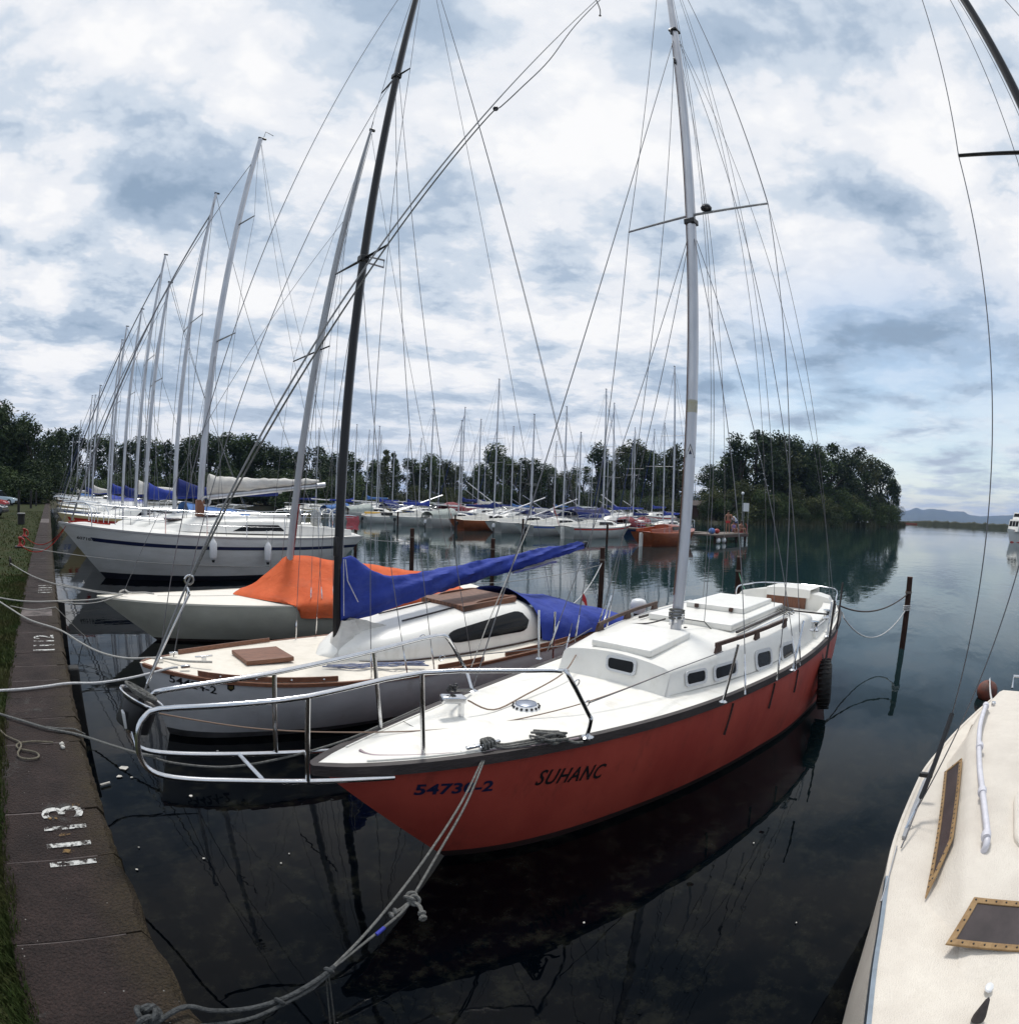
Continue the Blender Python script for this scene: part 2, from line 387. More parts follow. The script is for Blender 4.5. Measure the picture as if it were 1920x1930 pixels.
# ------------------------------------------------------------------ water
def water():
    m = bpy.data.materials.new('lake_water'); m.use_nodes = True; nt = m.node_tree; N = nt.nodes; L = nt.links; b = N['Principled BSDF']
    b.inputs['Roughness'].default_value = 0.015; b.inputs['IOR'].default_value = 1.333; b.inputs['Specular IOR Level'].default_value = 0.20
    tc = N.new('ShaderNodeTexCoord')
    def nz(sc, det, st=None, rough=.5):
        n = N.new('ShaderNodeTexNoise'); n.inputs['Scale'].default_value = sc; n.inputs['Detail'].default_value = det; n.inputs['Roughness'].default_value = rough
        if st:
            mp = N.new('ShaderNodeMapping'); mp.inputs['Scale'].default_value = st; mp.inputs['Rotation'].default_value = (0, 0, R(-45)); L.new(tc.outputs['Object'], mp.inputs[0]); L.new(mp.outputs[0], n.inputs[0])
        else: L.new(tc.outputs['Object'], n.inputs[0])
        return n.outputs['Fac']
    # murky water: lit weed and silt show through in shallow patches
    sx = N.new('ShaderNodeSeparateXYZ'); L.new(tc.outputs['Object'], sx.inputs[0])
    weed = nz(4.5, 10, rough=.75); big = nz(.12, 3)
    r1 = N.new('ShaderNodeValToRGB'); r1.color_ramp.elements[0].position = .50; r1.color_ramp.elements[1].position = .68
    r1.color_ramp.elements[0].color = (.0004, .0010, .0020, 1); r1.color_ramp.elements[1].color = (.0105, .0110, .0085, 1)
    L.new(weed, r1.inputs[0])
    mr = N.new('ShaderNodeMapRange'); mr.interpolation_type = 'SMOOTHSTEP'; L.new(sx.outputs[0], mr.inputs[0]); mr.inputs[1].default_value = 2.0; mr.inputs[2].default_value = 16.0
    mx = N.new('ShaderNodeMix'); mx.data_type = 'RGBA'; L.new(mr.outputs[0], mx.inputs[0]); L.new(r1.outputs[0], mx.inputs[6]); mx.inputs[7].default_value = (.0095, .0255, .0285, 1)
    L.new(mx.outputs[2], b.inputs['Base Color'])
    # small wind ripples, calmer in the lee of the boats
    a = nz(2.4, 3, (.55, 1.5, 1)); c = nz(.55, 2, (.6, 1.3, 1)); patch = nz(.05, 2)
    h1 = N.new('ShaderNodeMath'); h1.operation = 'MULTIPLY'; L.new(c, h1.inputs[0]); h1.inputs[1].default_value = 2.0
    h = N.new('ShaderNodeMath'); h.operation = 'ADD'; L.new(a, h.inputs[0]); L.new(h1.outputs[0], h.inputs[1])
    pr = N.new('ShaderNodeMapRange'); L.new(patch, pr.inputs[0]); pr.inputs[1].default_value = .38; pr.inputs[2].default_value = .62; pr.inputs[3].default_value = .35; pr.inputs[4].default_value = 1.0
    pm = N.new('ShaderNodeMath'); pm.operation = 'MULTIPLY'; L.new(pr.outputs[0], pm.inputs[0])
    md = N.new('ShaderNodeMapRange'); md.interpolation_type = 'SMOOTHSTEP'; L.new(sx.outputs[0], md.inputs[0]); md.inputs[1].default_value = 3.0; md.inputs[2].default_value = 22.0; md.inputs[3].default_value = .45; md.inputs[4].default_value = 1.0
    L.new(md.outputs[0], pm.inputs[1])
    bp = N.new('ShaderNodeBump'); bp.inputs['Distance'].default_value = 0.0085; L.new(pm.outputs[0], bp.inputs['Strength']); L.new(h.outputs[0], bp.inputs['Height']); L.new(bp.outputs[0], b.inputs['Normal'])
    # radial sheet so that the ripples keep their scale out to the horizon
    mb = MB(); rr = [0, 30, 120, 500, 2500, 12000]; n = 48; vs = [Vector((0, 0, 0))]
    for r_ in rr[1:]:
        for k in range(n): a_ = 2*math.pi*k/n; vs.append(Vector((r_*math.cos(a_), r_*math.sin(a_), 0)))
    fs = [(0, 1+k, 1+(k+1) % n) for k in range(n)]
    for i in range(len(rr)-2):
        o = 1+i*n
        for k in range(n): fs.append((o+k, o+n+k, o+n+(k+1) % n, o+(k+1) % n))
    mb.add(vs, fs); structure(mb, 'water', m, smooth=None)
water()

# ------------------------------------------------------------------ quay
QZ = 0.75; QE = 0.11; QG = -0.55            # coping top, water edge and lawn edge
def quay():
    m = mat('coping_stone', (.036, .0225, .0200), .85, col2=(.018, .0115, .0105), vscale=4.5, bump=1.0, bscale=70, detail=12, spec=.35)
    nt = m.node_tree; N = nt.nodes; L = nt.links; b = N['Principled BSDF']
    # lichen and salt blotches, mossy green water edge
    tc = N.new('ShaderNodeTexCoord'); n = N.new('ShaderNodeTexNoise'); n.inputs['Scale'].default_value = 2.3; n.inputs['Detail'].default_value = 9; n.inputs['Roughness'].default_value = .7; L.new(tc.outputs['Object'], n.inputs[0])
    rp = N.new('ShaderNodeValToRGB'); rp.color_ramp.elements[0].position = .60; rp.color_ramp.elements[1].position = .72; L.new(n.outputs['Fac'], rp.inputs[0])
    mx = N.new('ShaderNodeMix'); mx.data_type = 'RGBA'; src = b.inputs['Base Color'].links[0].from_socket; L.new(src, mx.inputs[6]); mx.inputs[7].default_value = (.085, .090, .088, 1)
    s = N.new('ShaderNodeSeparateXYZ'); L.new(tc.outputs['Object'], s.inputs[0])
    L.new(rp.outputs[0], mx.inputs[0])
    e = N.new('ShaderNodeMapRange'); L.new(s.outputs[0], e.inputs[0]); e.inputs[1].default_value = -.14; e.inputs[2].default_value = .10
    n3 = N.new('ShaderNodeTexNoise'); n3.inputs['Scale'].default_value = 7; n3.inputs['Detail'].default_value = 8; L.new(tc.outputs['Object'], n3.inputs[0])
    ml = N.new('ShaderNodeMath'); ml.operation = 'MULTIPLY'; L.new(e.outputs[0], ml.inputs[0]); L.new(n3.outputs['Fac'], ml.inputs[1])
    m2 = N.new('ShaderNodeMix'); m2.data_type = 'RGBA'; L.new(ml.outputs[0], m2.inputs[0]); L.new(mx.outputs[2], m2.inputs[6]); m2.inputs[7].default_value = (.050, .038, .012, 1)
    L.new(m2.outputs[2], b.inputs['Base Color'])
    nb = [q for q in N if q.type == 'BUMP'][0]; nb.inputs['Distance'].default_value = .035
    gn = N.new('ShaderNodeTexNoise'); gn.inputs['Scale'].default_value = 95; gn.inputs['Detail'].default_value = 5; gn.inputs['Roughness'].default_value = .8; L.new(tc.outputs['Object'], gn.inputs[0])
    gr = N.new('ShaderNodeValToRGB'); gr.color_ramp.elements[0].position = .36; gr.color_ramp.elements[1].position = .66; gr.color_ramp.elements[0].color = (.38, .38, .38, 1); gr.color_ramp.elements[1].color = (1.5, 1.45, 1.4, 1); L.new(gn.outputs['Fac'], gr.inputs[0])
    mg = N.new('ShaderNodeMix'); mg.data_type = 'RGBA'; mg.blend_type = 'MULTIPLY'; mg.inputs[0].default_value = 1; L.new(m2.outputs[2], mg.inputs[6]); L.new(gr.outputs[0], mg.inputs[7]); m2 = mg
    # speckle of pale grit
    v = N.new('ShaderNodeTexVoronoi'); v.inputs['Scale'].default_value = 26; L.new(tc.outputs['Object'], v.inputs[0])
    g = N.new('ShaderNodeMath'); g.operation = 'LESS_THAN'; g.inputs[1].default_value = .085; L.new(v.outputs['Distance'], g.inputs[0])
    sel = N.new('ShaderNodeMath'); sel.operation = 'GREATER_THAN'; sel.inputs[1].default_value = .90; sc = N.new('ShaderNodeSeparateColor'); L.new(v.outputs['Color'], sc.inputs[0]); L.new(sc.outputs[0], sel.inputs[0])
    gs = N.new('ShaderNodeMath'); gs.operation = 'MULTIPLY'; L.new(g.outputs[0], gs.inputs[0]); L.new(sel.outputs[0], gs.inputs[1])
    m3 = N.new('ShaderNodeMix'); m3.data_type = 'RGBA'; L.new(gs.outputs[0], m3.inputs[0]); L.new(m2.outputs[2], m3.inputs[6]); m3.inputs[7].default_value = (.30, .29, .27, 1)
    L.new(m3.outputs[2], b.inputs['Base Color'])
    mb = MB(); rnd = random.Random(3); y = -6.0; k = 0
    while y < 190:
        ln = .49 if y < 24 else 4.0
        if 1.0 < y < 2.0: ln = .62
        g = .006 if y < 24 else .02
        # one slab: worn, slightly uneven water edge
        z = QZ+rnd.uniform(-.003, .003); ne = 8 if y < 24 else 2; top = []; bot = []
        for i in range(ne+1):
            yy = y+g+(ln-2*g)*i/ne; ed = QE+rnd.uniform(-.018, .010); top.append(Vector((ed-.03, yy, z))); bot.append(Vector((ed, yy, z-.05+rnd.uniform(-.012, .012))))
        back = [Vector((QG, t.y, z)) for t in top]; low = [Vector((QE-.01, t.y, QZ-.30)) for t in top]
        mb.loft([back, top, bot, low]); mb.add([back[0], top[0], bot[0], low[0], Vector((QG, top[0].y, QZ-.3)), back[-1], top[-1], bot[-1], low[-1], Vector((QG, top[-1].y, QZ-.3))], [(0, 1, 2, 3, 4), (9, 8, 7, 6, 5)])
        y += ln; k += 1
    mb.box(((QE-.01+QG)/2-.02, 92, QZ-.04-.65), (QE-.03-QG, 196, 1.3))
    structure(mb, 'quay', m, smooth=25)
    jm = mat('joint_mortar', (.15, .125, .12), .9, col2=(.030, .025, .024), vscale=6, bump=.4, bscale=50)
    structure(MB().box(((QG+QE)/2-.05, 92, QZ-.0175), (QE-QG-.14, 196, .03)), 'joint_mortar', jm, smooth=None)
quay()
def painted(txt, y0, y1, x0, x1, tint, worn, name='painted_number'):
    """berth number painted on the coping, read from the water side"""
    vs, fs = text_mesh(txt, 1.0, bold=.012, spacing=1.06)
    xa = min(v.x for v in vs); xb = max(v.x for v in vs); ya = min(v.y for v in vs); yb = max(v.y for v in vs)
    m = bpy.data.materials.get('quay_paint')
    if not m:
        m = mat('quay_paint', (.62, .62, .60), .8, col2=(.40, .40, .38), vscale=14, bump=.4, bscale=60)
        nt = m.node_tree; N = nt.nodes; L = nt.links; b = N['Principled BSDF']; tc = N.new('ShaderNodeTexCoord')
        n = N.new('ShaderNodeTexNoise'); n.inputs['Scale'].default_value = 19; n.inputs['Detail'].default_value = 8; n.inputs['Roughness'].default_value = .75; L.new(tc.outputs['Object'], n.inputs[0])
        r_ = N.new('ShaderNodeValToRGB'); r_.color_ramp.elements[0].position = .44; r_.color_ramp.elements[1].position = .53; L.new(n.outputs['Fac'], r_.inputs[0]); L.new(r_.outputs[0], b.inputs['Alpha'])
    q = [Vector((lerp(x1, x0, (v.y-ya)/(yb-ya)), lerp(y0, y1, (v.x-xa)/(xb-xa)), QZ+.0065)) for v in vs]
    tag(MB().add(q, fs).build(name, m, smooth=None), kind='structure')
def numbers():
    a = at(82, 1630, z=QZ); b = at(160, 1535, z=QZ)
    painted('1113', at(130, 1634, z=QZ).y, at(120, 1522, z=QZ).y, at(80, 1545, z=QZ).x, at(176, 1600, z=QZ).x, 0, 1)
    a = at(58, 1228, z=QZ); b = at(104, 1202, z=QZ)
    painted('1112', a.y, b.y+.12, a.x+.03, b.x-.02, 0, 0)
    a = at(72, 1118, z=QZ); b = at(98, 1107, z=QZ)
    painted('1111', a.y, b.y+.2, a.x, b.x, 0, 0)
    # rusty yellow smudges of older numbers
    m = mat('old_yellow_paint', (.20, .115, .032), .9, col2=(.09, .06, .03), vscale=20)
    nt = m.node_tree; N = nt.nodes; L = nt.links; tc = N.new('ShaderNodeTexCoord'); n_ = N.new('ShaderNodeTexNoise'); n_.inputs['Scale'].default_value = 26; n_.inputs['Detail'].default_value = 8; L.new(tc.outputs['Object'], n_.inputs[0])
    r_ = N.new('ShaderNodeValToRGB'); r_.color_ramp.elements[0].position = .44; r_.color_ramp.elements[1].position = .56; L.new(n_.outputs['Fac'], r_.inputs[0]); L.new(r_.outputs[0], N['Principled BSDF'].inputs['Alpha'])
    for (px, py, w, h) in ((142, 1517, .06, .05), (100, 1543, .07, .05), (118, 1573, .10, .03), (125, 1605, .09, .045)):
        p = at(px, py, z=QZ+.005); rnd = random.Random(px); poly = [p+Vector((w*.5*math.cos(t)*rnd.uniform(.6, 1.1), h*.5*math.sin(t)*rnd.uniform(.6, 1.1), 0)) for t in [2*math.pi*k/14 for k in range(14)]]
        tag(MB().add(poly, [tuple(range(14))]).build('paint_stain', m, smooth=None), kind='structure')
numbers()
def lawn():
    m = mat('lawn_soil', (.020, .034, .010), .95, col2=(.042, .040, .018), vscale=1.6, bump=.8, bscale=40, spec=.1)
    mb = MB(); x0 = QG; n = 60; rows = []
    xs = [x0, -.75, -1.2, -2.5, -6, -14, -60, -400]
    for yy in [-8+i*.7 for i in range(40)]+[20+i*6 for i in range(20)]+[150, 260, 500, 900]:
        rows.append([Vector((x+(random.uniform(-.03, .05) if x == x0 else 0), yy, QZ-.02+(0 if x == x0 else random.uniform(-.01, .015)))) for x in xs])
    structure(mb.loft(rows), 'lawn', m, smooth=180)
    g = MB(); rnd = random.Random(11)
    def blade(x, y, h):
        a = rnd.uniform(0, 6.28); w = .004+h*.05; dx, dy = math.cos(a)*w, math.sin(a)*w; lx, ly = rnd.uniform(-.7, .7)*h, rnd.uniform(-.7, .7)*h
        if y > 6: dx *= 3; dy *= 3
        g.add([(x-dx, y-dy, QZ-.03), (x+dx, y+dy, QZ-.03), (x+lx, y+ly, QZ-.02+h)], [(0, 1, 2)])
    for _ in range(30000):
        y = .6+12*rnd.random()**1.5; x = QG+.03+.05*noise.noise((y*2.3, 4, 0))+.03*noise.noise((y*9, 1, 0))-(.03+.25*y*rnd.random())*rnd.random()
        pn = noise.noise((x*3, y*1.5, 0)); blade(x, y, rnd.uniform(.02, .055)*(1.1+pn*.6))
    for _ in range(16000):
        y = 8+40*rnd.random()**1.4; x = QG-rnd.random()**1.3*(3+y*.25); blade(x, y, rnd.uniform(.03, .07))
    gm = mat('grass_blades', (.032, .060, .013), .85, col2=(.062, .055, .022), vscale=1.3, spec=.2)
    o = g.build('grass', gm, smooth=None); tag(o, kind='stuff')
lawn()
# ------------------------------------------------------------------ hulls
class Hull:
    """st: (x, half beam, height) along the sheer; wl: (x, half beam) along the waterline; yc: centreline"""
    def __init__(s, st, wl, yc, bulge=.05, depth=.30):
        s.sx = [a[0] for a in st]; s.sb = [a[1] for a in st]; s.sz = [a[2] for a in st]
        s.wx = [a[0] for a in wl]; s.wb = [a[1] for a in wl]; s.yc = yc; s.bulge = bulge; s.depth = depth
        s.x0, s.x1, s.w0, s.w1 = s.sx[0], s.sx[-1], s.wx[0], s.wx[-1]
    def hb(s, X): return interp(X, s.sx, s.sb)
    def zs(s, X): return interp(X, s.sx, s.sz)
    def pt(s, t, u, side):
        xs = lerp(s.x0, s.x1, t); xw = lerp(s.w0, s.w1, t)
        if u <= 1:
            x = lerp(xs, xw, u); h = lerp(s.hb(xs), interp(xw, s.wx, s.wb), u)+s.bulge*4*u*(1-u)*min(1, t*4); z = s.zs(xs)*(1-u)
        else:
            v = u-1; x = xw+(.4*v if t < .05 else 0); h = interp(xw, s.wx, s.wb)*(1-.35*v); z = -s.depth*v
        return Vector((x, s.yc(x)+side*h, z))
    def side(s, X, Z, side=-1, off=0.0):
        """point of the topsides at X, Z"""
        t = (X-s.x0)/(s.x1-s.x0); u = .5
        for _ in range(12):
            u = 1-Z/s.zs(lerp(s.x0, s.x1, t)); u = min(max(u, 0), 1); x = lerp(lerp(s.x0, s.x1, t), lerp(s.w0, s.w1, t), u)
            t = min(max(t+(X-x)/(s.x1-s.x0), 0), 1)
        p = s.pt(t, u, side); return Vector((p.x, p.y+side*off, p.z))
    def pix(s, px, py, side=-1):
        """point of the topsides seen at a photo pixel"""
        y = s.yc(s.x0)+side*.5*max(s.sb)
        for _ in range(12):
            p = at(px, py, y=y); q = s.side(p.x, max(p.z, .01), side); y = .5*y+.5*q.y
        return p
    def shell(s, n=56, us=(0, .06, .14, .28, .45, .62, .8, 1.0, 1.5, 2.0)):
        mb = MB()
        T = [(i/n)**1.25 for i in range(n+1)]
        for side in (-1, 1):
            rows = [[s.pt(t, u, side) for u in us] for t in T]
            mb.loft(rows if side < 0 else [list(reversed(r_)) for r_ in rows])
        a = [s.pt(1, u, -1) for u in us]; b = [s.pt(1, u, 1) for u in us]
        mb.loft([a, b]); return mb
    def deck(s, x0=None, x1=None, n=48, camber=.05, inset=.0, m=8, dz=0.0):
        mb = MB(); rows = []
        x0 = s.x0 if x0 is None else x0; x1 = s.x1 if x1 is None else x1
        for i in range(n+1):
            x = lerp(x0, x1, (i/n)**1.2); h = max(s.hb(x)-inset, .001); z = s.zs(x)
            rows.append([Vector((x, s.yc(x)+h*(2*k/m-1), z+dz+camber*(1-(2*k/m-1)**2)*min(1, h*1.5))) for k in range(m+1)])
        return mb.loft(rows)
    def rail(s, side, x0, x1, w=.03, h=.06, top=.012, out=.02, n=60):
        """square-section strip along the sheer"""
        rings = []
        for i in range(n+1):
            x = lerp(x0, x1, (i/n)**1.15); e = .01
            p = Vector((x, s.yc(x)+side*s.hb(x), s.zs(x))); q = Vector((x+e, s.yc(x+e)+side*s.hb(x+e), s.zs(x+e)))
            if x+e > s.x1: q = p+(p-Vector((x-e, s.yc(x-e)+side*s.hb(x-e), s.zs(x-e))))
            d = (q-p); d.z = 0; nn = Vector((-d.y, d.x, 0)).normalized(); nn = nn if nn.y*side > 0 or abs(nn.y) < 1e-6 else -nn
            a = p+nn*out; b = p+nn*(out-w)
            rings.append([a+Vector((0, 0, top)), a+Vector((0, 0, top-h)), b+Vector((0, 0, top-h)), b+Vector((0, 0, top))])
        return MB().loft(rings, closed=True, cap0=True, cap1=True)
    def stripe(s, side, u0, u1, t0=.02, t1=1.0, off=.004, n=60):
        r0 = []
        for i in range(n+1):
            t = lerp(t0, t1, i/n); a = s.pt(t, u0, side); b = s.pt(t, u1, side); o = Vector((0, side*off, 0)); r0.append([a+o, (a+b)/2+o, b+o])
        return MB().loft(r0 if side < 0 else [list(reversed(q)) for q in r0])
    def text(s, txt, xa, za, xb, zb, h, side=-1, off=.004, **k):
        """lettering laid on the topsides from (xa, za) to (xb, zb)"""
        vs, fs = text_mesh(txt, 1.0, **k); x0 = min(v.x for v in vs); x1 = max(v.x for v in vs); y0 = min(v.y for v in vs); y1 = max(v.y for v in vs); out = []
        for v in vs:
            u = (v.x-x0)/(x1-x0); w = (v.y-y0)/(y1-y0); out.append(s.side(lerp(xa, xb, u), lerp(za, zb, u)+h*w, side, off))
        return MB().add(out, fs)
def trunk(st, yc, camber=.06, nr=7, front=.10, rnd=.05):
    """cabin trunk: st = (x, half width at foot, foot z, half width at roof edge, roof edge z); rounded roof edge, sloping front"""
    rings = []
    def ring(x, wb, zb, wt, zt, flat=False):
        r_ = []; c = yc(x)
        side = [(wb, zb), (wt+.01, zt-rnd*1.0), (wt-.012, zt-rnd*.35), (wt-rnd, zt)]
        for w_, z_ in side: r_.append(Vector((x, c-w_, zb if flat else z_)))
        for k in range(1, nr):
            s_ = 2*k/nr-1; w_ = wt-rnd; r_.append(Vector((x, c+w_*s_, zb if flat else zt+camber*(1-s_*s_))))
        for w_, z_ in reversed(side): r_.append(Vector((x, c+w_, zb if flat else z_)))
        return r_
    x, wb, zb, wt, zt = st[0]
    rings.append(ring(x-front, wb, zb, wt, zt, True))
    for a in st: rings.append(ring(*a))
    x, wb, zb, wt, zt = st[-1]; last = ring(x+.01, wb, zb, wt, zt, True)
    return MB().loft(rings+[last])
def wires(parent, name, a, b, r=.004, m=None): return MB().tube([a, b], r, 6).build(name, m or M_WIRE, parent)
def turnbuckle(parent, a, b, L=.30, r=.010):
    a, b = Vector(a), Vector(b); d = (b-a).normalized()
    MB().tube([a, a+d*.05, a+d*.06, a+d*L*.8, a+d*(L*.8+.01), a+d*L], [r*.8, r*.6, r, r, r*.6, r*.5], 8).build('turnbuckle', M_STEEL, parent)
# ------------------------------------------------------------------ the red sailboat in front
def red_boat():
    c = lambda X: 2.70+.002*(X-1.31)
    st = [(1.31, .0, 1.0), (1.45, .09, .995), (1.8, .235, .985), (2.2, .37, .975), (2.62, .50, .965), (3.2, .65, .945), (3.9, .81, .925), (4.75, .96, .91), (5.9, 1.10, .905), (6.75, 1.14, .915), (7.5, 1.13, .93), (8.2, 1.07, .945), (9.0, .95, .965), (9.8, .74, .985)]
    wl = [(2.25, .0), (2.5, .14), (2.83, .28), (3.29, .42), (3.82, .55), (4.44, .70), (5.34, .87), (6.54, 1.03), (7.5, 1.05), (8.3, .92), (8.9, .70), (9.3, .45)]
    H = Hull(st, wl, c, bulge=.05)
    t = thing('sailboat', 'red hulled sailboat with white deck and long steel bow railing in the foreground', 'sailboat', (5.4, 2.7, 0))
    H.shell(us=(0, .06, .14, .28, .45, .62, .8, .93)).build('hull', M_RED, t, smooth=40)
    bt = mat('boot_dirt', (.040, .016, .016), .6, col2=(.022, .014, .014), vscale=5, stretch=(1, 1, 3))
    H.shell(us=(.93, 1.0, 1.5, 2.0)).build('boot_top', bt, t, smooth=40)
    H.deck(camber=.055).build('deck', M_DECK, t, smooth=40)
    for s in (-1, 1): H.rail(s, 1.30, 9.8, w=.05, h=.066, top=.006, out=.026).build('rub_rail', M_RAIL, t)
    # white margin and toe line forward
    a, b = H.pix(778, 1499), H.pix(926, 1491)
    H.text('54730-2', a.x, a.z, b.x, b.z, .092, bold=.03, spacing=1.04).build('registration_number', M_NAVY, t, smooth=None)
    a, b = H.pix(1006, 1481), H.pix(1134, 1466)
    H.text('SUHANC', a.x, a.z, b.x, b.z, .13, shear=.32, bold=.014, spacing=1.10).build('boat_name', M_BLACK, t, smooth=None)
    # chainplate straps with dark drips below the rail
    for X, l in ((4.62, .30), (5.42, .26), (6.05, .25)):
        a = H.side(X, .82, -1, .004); b = H.side(X-.02, .82-l, -1, .005)
        MB().beam(a, b, .004, .032, up=(0, 1, 0)).build('chainplate_strap', M_RAIL, t)
    # ---------------- cabin
    cs = [(4.12, .58, .95, .545, 1.165), (4.75, .745, .94, .695, 1.195), (5.3, .86, .93, .80, 1.21), (6.3, .96, .93, .90, 1.225), (7.25, .97, .93, .91, 1.225)]
    trunk(cs, c, camber=.05, front=.07, rnd=.045).build('cabin', M_WHITE, t, smooth=40)
    zr = lambda X, s=0: interp(X, [a[0] for a in cs], [a[4] for a in cs])+.05*(1-s*s)
    # fore hatch, moulded
    def slab(X0, X1, w0, w1, h, name, m=M_WHITE, z0=-.01, par=t, bev=.014):
        a = []
        for z in (z0, h):
            a.append([Vector((X, c(X)+s*w, zr(X, .3 if abs(s) else 0)+z)) for X, w, s in ((X0, w0, -1), (X1, w1, -1), (X1, w1, 1), (X0, w0, 1))])
        return MB().loft(a, closed=True, cap0=True, cap1=True).build(name, m, par, smooth=None, bevel=bev)
    slab(4.20, 4.98, .31, .29, .055, 'fore_hatch')
    slab(5.50, 7.2, .50, .52, .060, 'companionway_turtle')
    s2 = slab(6.15, 7.15, .37, .37, .115, 'sliding_hatch', z0=.05)
    for sy in (-.22, .22): MB().box((6.13, c(6.13)+sy, zr(6.1)+.085), (.035, .045, .045)).build('hatch_latch', M_DARKW, s2, bevel=.006)
    for s in (-1, 1):                           # hatch rails
        MB().beam((5.45, c(5.45)+s*.58, zr(5.5, .6)+.018), (7.1, c(6.9)+s*.60, zr(6.9, .6)+.018), .022, .022).build('hatch_slide', M_RAIL, t)
        MB().beam((5.45, c(5.45)+s*.67, zr(5.5, .7)+.012), (7.1, c(6.9)+s*.70, zr(6.9, .7)+.012), .014, .014).build('deck_track', M_STEEL, t)
    # teak handrails on the roof edge
    for s in (-1, 1):
        y = lambda X: c(X)+s*(interp(X, [a[0] for a in cs], [a[3] for a in cs])-.05)
        P = [Vector((X, y(X), zr(X, .97)+.07)) for X in (4.78, 5.25, 5.75, 6.3)]
        hm = MB(); hm.beam(P[0], P[1], .026, .035); hm.beam(P[1], P[2], .026, .035); hm.beam(P[2], P[3], .026, .035)
        for X in (4.82, 5.52, 6.24): hm.box((X, y(X), zr(X, .97)+.025), (.13, .03, .075), taper=.7)
        hm.build('handrail', M_DARKW, t)
    # windows: one in the sloping front, four along the near side, and their mates
    fn = Vector((-.93, 0, .36))
    fp = Vector((4.085, c(4.1), 1.03))
    q = [Vector((4.066, c(4.1)-.16+d, .985)) for d in (.32, 0)]
    X0 = 4.056; X1 = 4.104
    fp = Vector((4.050, 2.7, .95)); fnn = Vector((-.97, 0, .23)).normalized()
    window(t, [atp(1142, 1262, fp, fnn), atp(1197, 1276, fp, fnn), atp(1201, 1244, fp, fnn), atp(1144, 1233, fp, fnn)], M_FRAME, M_PANE, .16, .28)
    for s in (-1, 1):
        def sp(X, z):
            a = interp(X, [k[0] for k in cs], [k[1] for k in cs]); b = interp(X, [k[0] for k in cs], [k[3] for k in cs])+.01
            zb = interp(X, [k[0] for k in cs], [k[2] for k in cs]); zt = interp(X, [k[0] for k in cs], [k[4] for k in cs])-.05
            return Vector((X, c(X)+s*(lerp(a, b, (z-zb)/(zt-zb))+.002), z))
        def spx(px, py):
            y = 1.9
            for _ in range(10):
                p = at(px, py, y=y); y = c(p.x)-(sp(p.x, p.z).y-c(p.x))*s
            return sp(p.x, p.z)
        for fr4 in (((1290, 1296), (1329, 1286), (1329, 1257), (1289, 1266)), ((1343, 1286), (1388, 1272), (1388, 1242), (1342, 1255)), ((1424, 1267), (1455, 1256), (1452, 1219), (1421, 1227)), ((1472, 1249), (1496, 1240), (1493, 1206), (1470, 1214))):
            qq = [spx(*k) for k in fr4]
            if s > 0: qq = [qq[1], qq[0], qq[3], qq[2]]
            window(t, qq, M_FRAME, M_PANE, .16, .30)
    # ---------------- cockpit and raised aft cabin
    XB = 8.95
    for s in (-1, 1):
        rg = []
        for X, w, z in ((7.2, .97, 1.12), (7.9, .94, 1.11), (8.6, .88, 1.12), (9.3, .76, 1.14)):
            rg.append([Vector((X, c(X)+s*(w+.05), .93)), Vector((X, c(X)+s*w, z)), Vector((X, c(X)+s*(w-.16), z+.008)), Vector((X, c(X)+s*(w-.17), .93))])
        MB().loft(rg if s > 0 else [list(reversed(k)) for k in rg], cap0=True, cap1=True).build('cockpit_coaming', M_WHITE, t, smooth=25, bevel=.012)
    MB().box((8.1, c(8.1), .915), (1.7, 1.6, .14)).build('cockpit_sole', M_DECK, t, smooth=None)
    zt = 1.19; wa = .80
    def aring(X, w, z, fl=0):
        return [Vector((X, c(X)+w*s_, .93 if k in (0, 10) else z*1+(.09*(1-s_*s_)) - (.06 if k in (1, 9) else 0))) for k, s_ in enumerate((-1.04, -1, -.93, -.7, -.35, 0, .35, .7, .93, 1, 1.04))]
    MB().loft([aring(XB, wa, zt), aring(9.4, wa-.08, zt-.01), aring(9.72, .62, zt-.06)], cap0=True, cap1=True).build('aft_cabin', M_WHITE, t, smooth=40)
    hh = at(1445, 1105, x=XB-.06); hr = at(1527, 1113, x=XB-.06); bl = at(1441, 1149, x=XB-.02); br = at(1516, 1157, x=XB-.02); tl = at(1446, 1119, x=XB-.02); tr = at(1519, 1127, x=XB-.02)
    yl, yr = (hh.y, hr.y); zh = max(hh.z, hr.z)
    MB().loft([[Vector((XB-.06, lerp(yl, yr, k/6), tl.z-.005)) for k in range(7)], [Vector((XB-.06, lerp(yl, yr, k/6), zh+.0+.02*(1-(k/3-1)**2))) for k in range(7)], [Vector((XB+.55, lerp(yl, yr, k/6), zh-.01+.02*(1-(k/3-1)**2))) for k in range(7)], [Vector((XB+.55, lerp(yl, yr, k/6), tl.z-.03)) for k in range(7)]]).build('aft_hatch', M_WHITE, t, smooth=30, bevel=.01)
    plk = wood('washboard', (.20, .075, .035), (.10, .040, .022), 6.0, .5, (3, 9, 1.2))
    MB().prism([bl, br, tr, tl], (-.025, 0, 0)).build('washboard', plk, t, smooth=None, bevel=.004)
    # winches
    for px, py in ((1557, 1163), (1534, 1186)):
        p = at(px, py, z=1.13)
        MB().lathe([(.058, 0), (.058, .012), (.042, .03), (.036, .06), (.045, .095), (.052, .10), (.052, .115), (.02, .118)], p-Vector((0, 0, .02)), n=18).build('winch', M_STEEL, t)
    # main traveller bar with its lines across the companionway
    tb = [at(1405, 1141, z=1.26), at(1560, 1158, z=1.26)]
    MB().beam(tb[0], tb[1], .018, .018).build('traveller_bar', M_RAIL, t)
